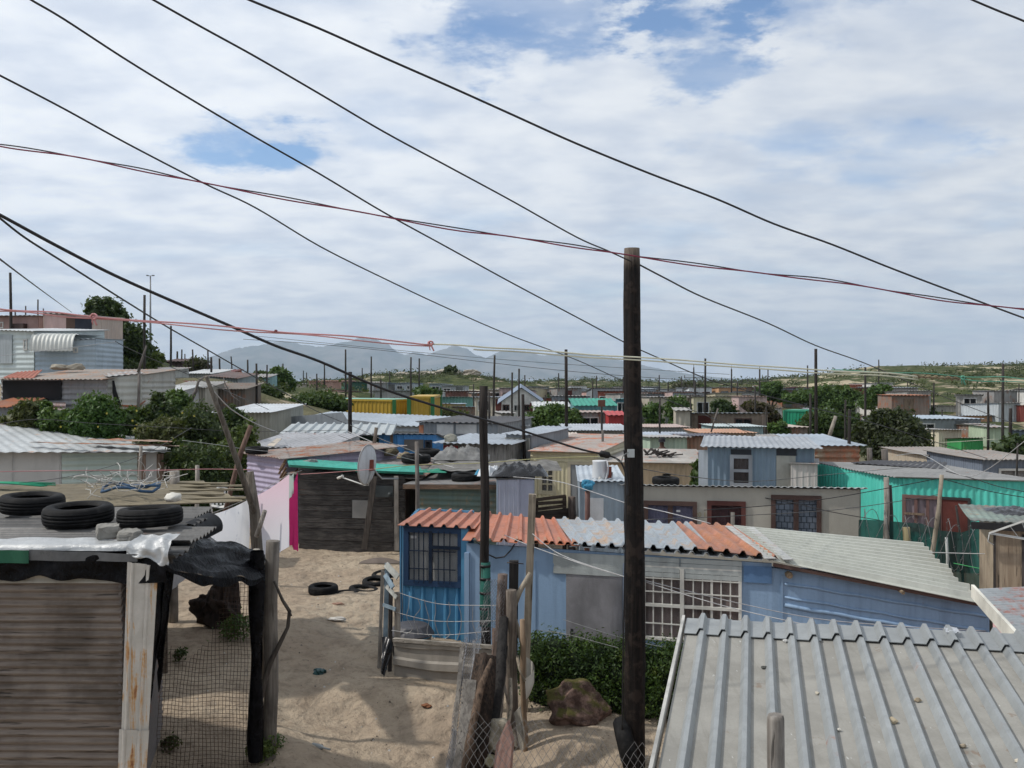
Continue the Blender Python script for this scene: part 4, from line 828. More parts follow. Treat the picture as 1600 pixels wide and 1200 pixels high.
# turquoise house
A = P(1411, 747, 23.0); B = P(1640, 754, 21.6); A.z = 2.49; B.z = 2.54; Dl = P(1278, 727, 26.8)
e = Vector((B.x-A.x, B.y-A.y, 0)).normalized(); n_ = Vector((-e.y, e.x, 0)); dv = Vector((Dl.x-A.x, Dl.y-A.y, 0)); Dn = dv.dot(n_); Sk = dv.dot(e)
wq = Wall(A, B, 0, 2.7, 2.7); r1 = wq.rect(1413, 777, 1468, 828); r2 = wq.rect(1470, 781, 1512, 862); r2 = (r2[0], .3, r2[2], r2[3])
TQ = metal((.075, .50, .41), .05, .5, .02, c2=(.11, .58, .48), seed=111, dirt=.4)
root, wd, rc = shack('turquoise_house', 'bright turquoise corrugated house with a dark red door right of the beige house', 'house', A, B, Dn, .0, TQ, metal((.25, .25, .245), .12, .6, .15, seed=112), TQ, ('sine', .15, .014, 'u'), ('sine', .15, .013, 'v'), oh=(.12, .15, .3), holes=[r1], skew=Sk, rag=.0)
w = wd['front']; window(w, r1, root, paint((.16, .09, .08), seed=113), 3, 1, .08, curtain=metal((.24, .19, .21), .2, .6, 0, seed=114), pane=False, mw=.07)
mb = MB(); bx(mb, w, r1[0], r1[1]+.35, r1[0]+.45, r1[1]+.40, .03, .06); mb.build('window_sill', WOODB, root)
door(w, r2, root, DOORRED, plain((.03, .03, .03), .7), fw=.06)
# shed with dark slab leaning on turquoise roof, roof clutter
mb = MB(); a = P(1330, 723, 26.2); b = P(1475, 733, 24.6); 
sheet(mb, a, b, P(1480, 722, 26.0), P(1372, 719, 27.4), 'sine', .15, .012, 'u', 0, (), .01); mb.build('roof_sheet', metal((.05, .05, .055), .08, .7, .05, seed=115), label='dark loose sheet lying on the turquoise house roof', cat='roof sheet')
A = P(1236, 727, 25.4); B = P(1277, 727, 25.2); A.z = B.z = 2.62
shack('white_lean_to', 'small whitish board lean-to between the blue-grey and turquoise houses', 'shed', A, B, 1.6, .0, metal((.50, .47, .44), .14, .7, 0, seed=116), GREYR, None, ('ibr', .16, .006, 'u'), ('flat', .1, 0, 'u'), oh=(.08, .05, .05))
# tan shed at the right edge
A = P(1552, 814, 13.6); B = P(1700, 826, 13.2); A.z = 2.85; B.z = 2.84
root, wd, rc = shack('tan_board_shed', 'tan board shed at the right edge under a mossy green-grey roof', 'shed', A, B, 1.7, .0, wood((.26, .20, .14), (.38, .31, .225), seed=10), metal((.16, .17, .155), .3, .7, .05, c2=(.22, .29, .25), seed=117), None, ('flat', .1, 0, 'u'), ('sine', .1, .006, 'u'), oh=(.15, .30, .05), rag=.05, fascia=plain((.015, .015, .016), .6))
mb = MB(); w = wd['front']
for u in (.0, .36, .74, 1.1): bx(mb, w, u, w.zb, u+.03, 2.7, .0, .02)
mb.build('battens', WOODD, root)
heap(1585, 801, 14.6, .8, .8, .10, 'shiny black plastic heap on the mossy roof at the right edge', PLB, 21)
# canopy house group behind the plank shack
GW = metal((.30, .325, .35), .05, .45, .25, seed=118, dirt=.45)
A = P(422, 657, 42); B = P(660, 661, 40); A.z = 2.85; B.z = 2.85
root, wd, rc = shack('long_grey_house', 'long silver-grey corrugated house with a white canopy in front', 'house', A, B, 6, .3, GW, metal((.45, .50, .54), .03, .4, .3, seed=119), GW, ('sine', .24, .022, 'v'), ('sine', .24, .02, 'u'), oh=(.15, .15, .2), rise2=.1)
w = wd['front']; mb = MB(); w2_ = Wall(A, B, 2.8, 2.85, 2.85)
mb.add([w.pt(.0, 2.84, .02), w.pt(w.L*.99, 2.84, .02), w.pt(w.L*.52, 3.12, .02), w.pt(w.L*.49, 3.42, .02), w.pt(0, 3.12, .02)], [(0, 1, 2, 3, 4)]); mb.build('gable_panel', GW, root)
root = thing('canopy', 'white square-ribbed canopy roof on posts before the long grey house', 'canopy', (P(530, 700, 34).x, 34.5, H(-6, 34)))
mb = MB(); sheet(mb, P(436, 676, 33), P(614, 678, 32.6), P(620, 662, 35.6), P(456, 661, 36), 'ibr', .34, .035, 'u', 0, (), .01, .02); mb.build('roof', metal((.37, .40, .40), .04, .45, .1, seed=120, dirt=.3), root)
for px in (440, 520, 612): mb = MB(); q = P(px, 678, 33.1); mb.beam((q.x, q.y, H(q.x, q.y)-.1), q, .09, .09); mb.build('post', WOODB, root)
A = P(500, 680, 34.8); B = P(592, 680, 34.6); A.z = B.z = 2.78; shack('dark_green_shack', 'dark green shack under the white canopy beside the blue shack', 'shack', A, B, 2.5, .0, DGREEN, GREYR, None, ('sine', .2, .01, 'v'), oh=(.05, .0, .05))
A = P(592, 678, 33.4); B = P(682, 679, 33.2); A.z = B.z = 2.92; wq = Wall(A, B, 0, 2.7, 2.7); r1 = wq.rect(665, 689, 674, 704)
root, wd, rc = shack('blue_shack', 'bright blue board shack with a dark window opening right of the canopy', 'shack', A, B, 3.0, -.42, metal((.05, .22, .50), .03, .5, .02, seed=121, dirt=.3), metal((.42, .44, .46), .1, .45, .2, seed=122), None, ('ibr', .24, .012, 'u'), ('sine', .2, .016, 'u'), oh=(.15, .12, .1), holes=[r1])
window(wd['front'], r1, root, plain((.02, .03, .05), .6), 1, 1, .06); mb = MB(); bx(mb, wd['front'], r1[0]-.75, r1[1], r1[0]-.07, r1[3]+.05, .014, .03); mb.build('window_board', paint((.13, .125, .12), seed=2), root)
# low white-roofed shed left of the canopy
A = P(388, 689, 29); B = P(508, 694, 28.4); A.z = B.z = 2.82
root, wd, rc = shack('low_white_shed', 'low patched pale blue and white shed behind the lilac shack', 'shed', A, B, 2.6, .22, metal((.40, .43, .46), .2, .6, .05, c2=(.5, .5, .47), seed=123), metal((.40, .40, .41), .18, .5, .1, seed=124), None, ('flat', .2, .01, 'v'), ('sine', .18, .018, 'u'), oh=(.3, .1, .1), rag=.05)
mb = MB(); sheet(mb, P(417, 696, 27.4), P(428, 697, 27.4), P(441, 685, 28.8), P(432, 685, 28.9), 'flat', .1, 0, 'u', 0, (), .012); mb.build('loose_board', paint((.56, .50, .42), seed=3), label='cream loose board lying slanted on the low white shed roof', cat='board')
# grey house with white panel and its neighbours
A = P(655, 658, 38); B = P(778, 659, 37); A.z = B.z = 3.12
root, wd, rc = shack('grey_panel_house', 'grey shack with two whitewashed wall panels behind the blue shack', 'house', A, B, 4.5, .05, metal((.24, .26, .28), .14, .55, .1, seed=125), metal((.10, .10, .105), .2, .7, .1, seed=126), None, ('ibr', .24, .01, 'u'), ('sine', .24, .02, 'u'), oh=(.2, .1, .2))
w = wd['front']
for r in ((683, 663, 709, 680), (713, 663, 745, 678)): mb = MB(); q = w.rect(*r); bx(mb, w, q[0], q[1], q[2], q[3], .02, .035); mb.build('white_panel', paint((.55, .55, .54), seed=127), root)
mb = MB(); q = w.rect(655, 664, 662, 684); bx(mb, w, q[0], q[1], q[2], q[3], .012, .03); mb.build('rusty_panel', RUST, root)
A = P(692, 692, 29.5); B = P(790, 694, 29); A.z = B.z = 2.88
root, wd, rc = shack('grey_board_shed', 'grey vertical-board shed with a silver roof left of the cream house', 'shed', A, B, 3.6, .05, wood((.16, .155, .145), (.30, .29, .275), seed=12), metal((.40, .44, .48), .03, .45, .25, seed=128), None, ('ibr', .22, .01, 'u'), ('sine', .2, .016, 'u'), oh=(.3, .25, .1))
w = wd['front']; mb = MB(); q = w.rect(694, 696, 716, 718); bx(mb, w, q[0], q[1], q[2], q[3], .02, .035); mb.build('red_panel', paint((.22, .035, .035), seed=129), root)
stone(705, 688, 29.6, (.22, .18, .16), 'square mossy block on the silver roof of the board shed', (.24, .235, .20), 2)
A = P(791, 682, 31); B = P(830, 684, 30.6); A.z = B.z = 3.06
root, wd, rc = shack('striped_annex', 'narrow grey annex with cream-striped upper sheets next to the cream house', 'shed', A, B, 3, .1, metal((.25, .27, .29), .1, .6, .05, seed=130), metal((.42, .46, .50), .06, .45, .25, seed=131), None, ('flat', .22, .01, 'u'), ('sine', .2, .016, 'u'), oh=(.2, .1, .1))
w = wd['front']; mb = MB(); q = w.rect(790, 684, 829, 702); sheet(mb, w.pt(q[0], q[1], .035), w.pt(q[2], q[1], .035), w.pt(q[2], q[3], .035), w.pt(q[0], q[3], .035), 'sine', .22, .02, 'u', 0, (), .01); mb.build('wall_sheets', metal((.42, .41, .36), .08, .6, .05, seed=132), root)
far(776, 822, 666, 40, metal((.20, .215, .215), .1, .6, .05, seed=133), metal((.30, .315, .32), .1, .5, .15, seed=134), 'dark grey shed with a low slanting roof behind the striped annex', D=3, rise=.15, win=0, dr=False)
# yellow shipping containers
def container(px0, px1, yt, Y, dY, lab, D=2.44, post=True, mat_=YELL, roofm=None, edge=None, hgt=2.6, Dsk=0):
    A = P(px0, yt, Y); B = P(px1, yt, Y+dY); zt = A.z; B.z = zt; g = zt-hgt; root = thing('shipping_container', lab, 'container', (A.x, A.y, g))
    e = Vector((B.x-A.x, B.y-A.y, 0)); L = e.length; e /= L; n = Vector((-e.y, e.x, 0))
    for q0, q1 in ((A, B), (B, B+n*D), (B+n*D, A+n*D), (A+n*D, A)):
        w = Wall(q0, q1, g, zt, zt); mb = MB(); sheet(mb, w.pt(.12, g+.12), w.pt(w.L-.12, g+.12), w.pt(w.L-.12, zt-.1), w.pt(.12, zt-.1), 'ibr', .28, .02, 'u', 0, (), .02); mb.build('wall', mat_, root)
    for q in (A, B, A+n*D, B+n*D): MB().beam(Vector((q.x, q.y, g)), Vector((q.x, q.y, zt)), .22, .22).build('corner_post', edge or metal((.02, .16, .05), .04, .5, 0, seed=135), root)
    mb = MB()
    for z in (g+.06, zt-.05):
        for q0, q1 in ((A, B), (B, B+n*D), (B+n*D, A+n*D), (A+n*D, A)): mb.beam(Vector((q0.x, q0.y, z)), Vector((q1.x, q1.y, z)), .1, .12)
    mb.build('frame_rails', edge or mat_, root)
    mb = MB(); mb.add([A+Vector((0, 0, .03)), B+Vector((0, 0, .03)), B+n*D+Vector((0, 0, .03)), A+n*D+Vector((0, 0, .03)), A-Vector((0, 0, .02)), B-Vector((0, 0, .02)), B+n*D-Vector((0, 0, .02)), A+n*D-Vector((0, 0, .02))], [(0, 1, 2, 3), (7, 6, 5, 4), (0, 4, 5, 1), (1, 5, 6, 2), (2, 6, 7, 3), (3, 7, 4, 0)]); mb.build('roof', roofm or mat_, root)
container(478, 616, 623, 62, -3, 'mustard-yellow shipping container with a mint green roof behind the bush', 2.44, roofm=metal((.20, .42, .32), .02, .5, 0, seed=136))
container(639, 676, 620, 57, 0, 'short yellow shipping container with a green corner, right of the mint-roofed one', 6.0)
container(421, 450, 622, 70, 0, 'farthest yellow shipping container seen over the bright white roof', 2.4)
container(1226, 1260, 641, 78, -1, 'emerald green shipping container among the trees on the right', 2.4, mat_=metal((.01, .26, .14), .03, .45, .02, seed=137), edge=metal((.01, .22, .12), .03, .5, 0, seed=138))
# ================================================================ left slope
# white and mint house
A = P(-60, 700, 23.5); B = P(247, 706, 26.5); A.z = 3.12; B.z = 2.86; zm = 2.84
MW = metal((.42, .50, .45), .03, .55, .03, c2=(.48, .55, .50), seed=140, dirt=.15)
root, wd, rc = shack('white_mint_house', 'white and mint sheet-walled house on the left behind the tyre-laden roof', 'house', A, B, 5.6, .6, paint((.50, .50, .48), .6, .10, seed=141, dirt=.25), metal((.44, .46, .46), .26, .5, .15, seed=142, rc=(.24, .13, .08)), None, ('flat', .1, 0, 'u'), ('sine', .30, .012, 'u'), oh=(.35, .45, .3), rag=.0, rise2=.35)
w = wd['front']; q = w.rect(95, 700, 218, 775); mb = MB(); sheet(mb, w.pt(q[0], w.zb, .03), w.pt(q[2], w.zb, .03), w.pt(q[2], 2.86, .03), w.pt(q[0], 2.93, .03), 'sine', .16, .016, 'v', 0, (), .01, .02); mb.build('wall_sheets', MW, root)
mb = MB()
for px in (20, 94): u = w.uz(px, 720)[0]; bx(mb, w, u-.012, w.zb, u+.02, 3.0, .0, .02)
mb.build('seam_strips', paint((.46, .46, .45), seed=143), root)
mb = MB(); u = w.uz(221, 720)[0]; bx(mb, w, u-.12, w.zb, u+.1, 2.85, .031, .06); u = w.uz(246, 720)[0]; bx(mb, w, u-.02, w.zb, u+.14, 2.8, .0, .08); mb.build('corner_boards', wood((.16, .11, .08), (.30, .22, .17), seed=13), root)
R = random.Random(4)
for k, (px, py, lab) in enumerate(((108, 694, 'long rusty edge sheet along the front of the white and mint house roof'), (190, 689, 'brown warped board on the right half of the white and mint house roof'), (215, 696, 'rust-edged loose sheet hanging over the right end of the mint roof'))):
    c = P(px, py, 26.2 if k else 25.0); mb = MB(); L_ = (2.6, 2.2, 2.4)[k]
    mb.grid(lambda a, b: c+Vector(((a-.4)*L_, (b-.5)*(.5 if k else .22)+a*.3, .05*noise.noise(Vector((a*5, b*4, k)))+.05-a*.08)), 20, 4); mb.build('loose_sheet', metal((.30, .23, .18), .6, .75, .05, seed=144+k), label=lab, cat='roof sheet', group='loose sheets on the mint house roof')
stone(272, 686, 28, (.16, .14, .12), 'pale stone at the right end of the white and mint house roof', (.42, .40, .36), 4)
# rusty-roofed dark shack
A = P(2, 592, 34); B = P(168, 593, 32.6); A.z = 4.84; B.z = 4.84
root, wd, rc = shack('rusty_roofed_shack', 'shack with a wide dark opening under a patchwork orange and grey roof', 'shack', A, B, 3.6, .32, metal((.28, .28, .29), .22, .6, .15, seed=148), metal((.34, .30, .26), .48, .6, .12, seed=149, rc=(.26, .12, .06)), metal((.40, .40, .37), .16, .6, .05, seed=150), ('sine', .2, .02, 'v'), ('sine', .18, .016, 'u'), oh=(.35, .15, .2), rag=.05)
w = wd['front']; q = w.rect(6, 595, 97, 624); mb = MB(); bx(mb, w, q[0], q[1], q[2], q[3], .02, .05); mb.build('opening_shade', paint((.012, .012, .014), .8, .5, seed=6), root)  # near-black panel on the closed wall: the opening's inner shade put into its colour
q = w.rect(2, 628, 168, 655); mb = MB(); sheet(mb, w.pt(q[0]-.5, q[1]-.3, .3), w.pt(q[2]-1.4, q[1]-.3, .3), w.pt(q[2]-1.5, q[3], .28), w.pt(q[0]-.5, q[3]+.05, .28), 'sine', .16, .012, 'v', 0, (), .01); mb.build('lower_wall', metal((.34, .30, .30), .3, .65, .05, c2=(.40, .26, .24), seed=151), root)
mb = MB(); a = rc[0]+Vector((.2, .1, .03)); sheet(mb, P(5, 590, 33.6), P(52, 591, 33.3), P(66, 578, 35.2), P(28, 581, 35.4), 'sine', .18, .018, 'u', 0, (), .01); mb.build('orange_sheet', metal((.34, .10, .055), .3, .6, .02, seed=152), root)
for k, (px, lab) in enumerate(((95, 'left tan sandbag'), (118, 'right pale sandbag'))): stone(px, 574, 36, (.40, .2, .13), lab+' lying on the patchwork roof', (.34, .31, .25), 8+k, 'sandbags on the patchwork roof', 'sandbag')
A = P(171, 590, 32.75); B = P(222, 584, 33.2); A.z = 4.9; B.z = 5.03
root, wd, rc = shack('leaning_pale_shack', 'pale crooked shack with torn wall sheets at the end of the patchwork roof', 'shack', A, B, 2.6, .1, metal((.45, .45, .41), .1, .6, .03, seed=153, dirt=.3), GREYR, None, ('sine', .24, .012, 'v'), ('sine', .2, .012, 'u'), oh=(.1, .1, .1), rag=.05)
w = wd['front']; mb = MB(); mb.tube([w.pt(.12, 4.8, .03), w.pt(.16, 4.4, .03), w.pt(.30, 3.9, .03)], [.03, .07, .09], 6); mb.build('torn_gap', DARKV, root)
mb = MB(); mb.tube([w.pt(.3, 3.95, .02), w.pt(.9, 3.9, .03), w.pt(1.15, 4.1, .02)], [.03, .05, .03], 6); mb.build('rusty_tear', RUST, root)
# awning house
A = P(-30, 519, 42.8); B = P(53, 523, 42); A.z = 7.02; B.z = 6.90
WM = metal((.46, .52, .52), .03, .5, .05, seed=154, dirt=.15); PB = metal((.30, .37, .43), .04, .5, .05, seed=155, dirt=.25)
root, wd, rc = shack('white_corner_house', 'white sheet house high on the left slope with a bright roof', 'house', A, B, 4.5, .25, WM, metal((.60, .62, .62), .03, .45, .1, seed=156), WM, ('sine', .22, .01, 'v'), ('sine', .22, .016, 'u'), oh=(.2, .2, .2))
w = wd['front']; q = w.rect(38, 531, 42, 546); window(w, q, root, FRW, 1, 1, .06)
mb = MB(); q = w.rect(-28, 524, 20, 568); bx(mb, w, q[0], q[1], q[2], q[3], .02, .06); mb.build('grey_panel', metal((.34, .38, .40), .05, .55, .05, seed=157), root)
A = P(55, 536, 42); B = P(150, 531, 42.3); A.z = 6.42; B.z = 6.60
root, wd, rc = shack('pale_blue_house', 'pale blue sheet house with a curved white awning on the left slope', 'house', A, B, 4.2, .1, PB, metal((.40, .46, .50), .03, .45, .2, seed=158), PB, ('sine', .22, .01, 'v'), ('sine', .22, .016, 'u'), oh=(.1, .05, .2))
w = wd['front']; mb = MB(); q0 = w.uz(54, 530)[0]; q1 = w.uz(121, 530)[0]; k_ = int((q1-q0)/.1)
mb.grid(lambda a, b: w.pt(q0+(q1-q0)*a, 6.05+.78*math.sin(b*math.pi/2)+.014*math.cos(a*k_*math.pi*1.2), .62*math.cos(b*math.pi/2)+.02*math.cos(a*k_*math.pi*1.2)), k_*3, 10); mb.build('awning', metal((.50, .51, .48), .03, .5, .05, seed=159, dirt=.3), root)
mb = MB(); sheet(mb, w.pt(q0-.1, 6.84, .0), w.pt(q1+.1, 6.80, .0), w.pt(q1+.1, 6.9, -3.6), w.pt(q0-.1, 6.98, -3.6), 'sine', .2, .014, 'u', 0, (), .01); mb.build('roof', metal((.60, .62, .62), .02, .45, .1, seed=160), root)
q = w.rect(116, 544, 121, 550); window(w, q, root, FRW, 1, 1, .05)
# pink houses above
PK = metal((.46, .32, .30), .06, .55, .03, seed=161, dirt=.25)
A = P(-30, 495, 53); B = P(60, 494, 52); root, wd, rc = shack('pink_house', 'dull pink house at the top left behind the white corner house', 'house', A, B, 5, .1, paint((.36, .24, .22), seed=162), GREYR, PK, ('flat', .2, .01, 'u'), ('sine', .3, .02, 'u'))
w = wd['front']; q = w.rect(22, 506, 43, 516); mb = MB(); bx(mb, w, q[0], q[1], q[2], q[3], .02, .3); mb.build('window', plain((.06, .035, .03), .6), root); q = w.rect(0, 504, 5, 512); window(w, q, root, FRW, 1, 1, .06)
A = P(68, 491, 51); B = P(144, 496, 51); A.z = 8.3; B.z = 8.16; root, wd, rc = shack('pink_panel_house', 'pale pink panelled house with dark end boards left of the tall tree', 'house', A, B, 4, .1, PK, metal((.34, .30, .27), .3, .6, .1, seed=163), metal((.50, .40, .34), .05, .55, .02, seed=164), ('ibr', .7, .01, 'u'), ('sine', .3, .02, 'u'), oh=(.15, .15, .1))
w = wd['front']; q = w.rect(104, 495, 118, 522); mb = MB(); bx(mb, w, q[0], q[1], q[2], q[3], .02, .05); mb.build('brown_panel', paint((.11, .07, .055), seed=165), root); q = w.rect(118, 497, 144, 528); mb = MB(); bx(mb, w, q[0], q[1], q[2], q[3], .02, .06); mb.build('dark_panel', paint((.03, .035, .05), seed=166), root)
far(-30, 12, 636, 31, GALVD, RUST, 'rust-topped grey shack cut off by the left edge below the patchwork roof', D=2.2, rise=.2, win=0, dr=False)
# row of houses right of the tree
far(220, 252, 582, 47, metal((.48, .49, .46), .05, .55, .03, seed=170), GREYR, 'whitish shack between the crooked shack and the washing line', D=4, dr=False, win=0)
root, wd, rc = far(252, 288, 581, 50, metal((.33, .37, .40), .04, .55, .05, seed=171), metal((.14, .13, .12), .3, .7, .05, seed=172), 'grey sheet house with washing hung along its front on the left slope', dY=.4, D=4, dr=False, win=1)
far(288, 328, 584, 54, metal((.56, .56, .53), .04, .55, .03, seed=173), metal((.60, .61, .60), .05, .5, .1, seed=174), 'white shack with a bright roof behind the leaning pole', D=4, dr=False, win=1)
far(328, 371, 588, 52, metal((.27, .31, .33), .04, .55, .05, seed=175), metal((.16, .12, .11), .4, .7, .05, seed=176), 'grey-green shack at the right end of the row on the left slope', D=4, dr=False, win=0, ytop2=592)
far(252, 285, 565, 72, metal((.06, .035, .035), .2, .7, .02, seed=177), metal((.09, .05, .045), .2, .7, .05, seed=178), 'small dark brown shack on the skyline right of the tall tree', D=4, dr=False, win=0)
far(330, 352, 583, 66, REDW, metal((.16, .05, .045), .3, .7, .05, seed=179), 'small dark red shack peeping over the row on the left slope', D=4, dr=False, win=0)
for k, (px, c, s_, nm) in enumerate(((258, (.55, .12, .12), .55, 'red'), (269, (.04, .30, .42), .6, 'turquoise'), (292, (.35, .06, .10), .5, 'dark red'))):
    p0 = P(px, 595, 47.5); mb = MB(); mb.grid(lambda a, b: p0+Vector(((a-.5)*.75, .04*math.sin(a*9+b*3), -b*s_)), 10, 5); mb.build('garment', paint(c, .8, .3, seed=k), label=nm+' garment on the washing line before the grey sheet house', cat='washing', group='washing on the left slope')
far(266, 320, 606, 44, metal((.34, .32, .27), .12, .6, .03, seed=180), metal((.30, .29, .27), .3, .6, .1, seed=181), 'low beige-grey shack behind the bare branches', D=3, dr=False, win=0)
far(320, 382, 608, 46, metal((.14, .12, .10), .4, .7, .03, seed=182), metal((.20, .17, .14), .4, .7, .05, seed=183), 'low dark brown shack right of the leaning pole', D=3, dr=False, win=0)
mb = MB()
far(338, 422, 645, 38, metal((.30, .30, .26), .15, .6, .05, seed=184), metal((.64, .66, .67), .03, .45, .1, seed=185), 'shack whose wide bright white roof catches the light behind the bushes', D=6.0, rise=.15, win=0, dr=False)
far(222, 262, 616, 40, metal((.40, .40, .40), .1, .6, .05, seed=186), metal((.56, .57, .56), .08, .5, .1, seed=187), 'small shack with a pale roof above the green bushes on the left', D=4, rise=.3, win=0, dr=False)
far(395, 418, 590, 75, metal((.20, .34, .36), .05, .6, .02, seed=188), GREYR, 'small teal shack half hidden by the round tree left of centre', D=3, dr=False)
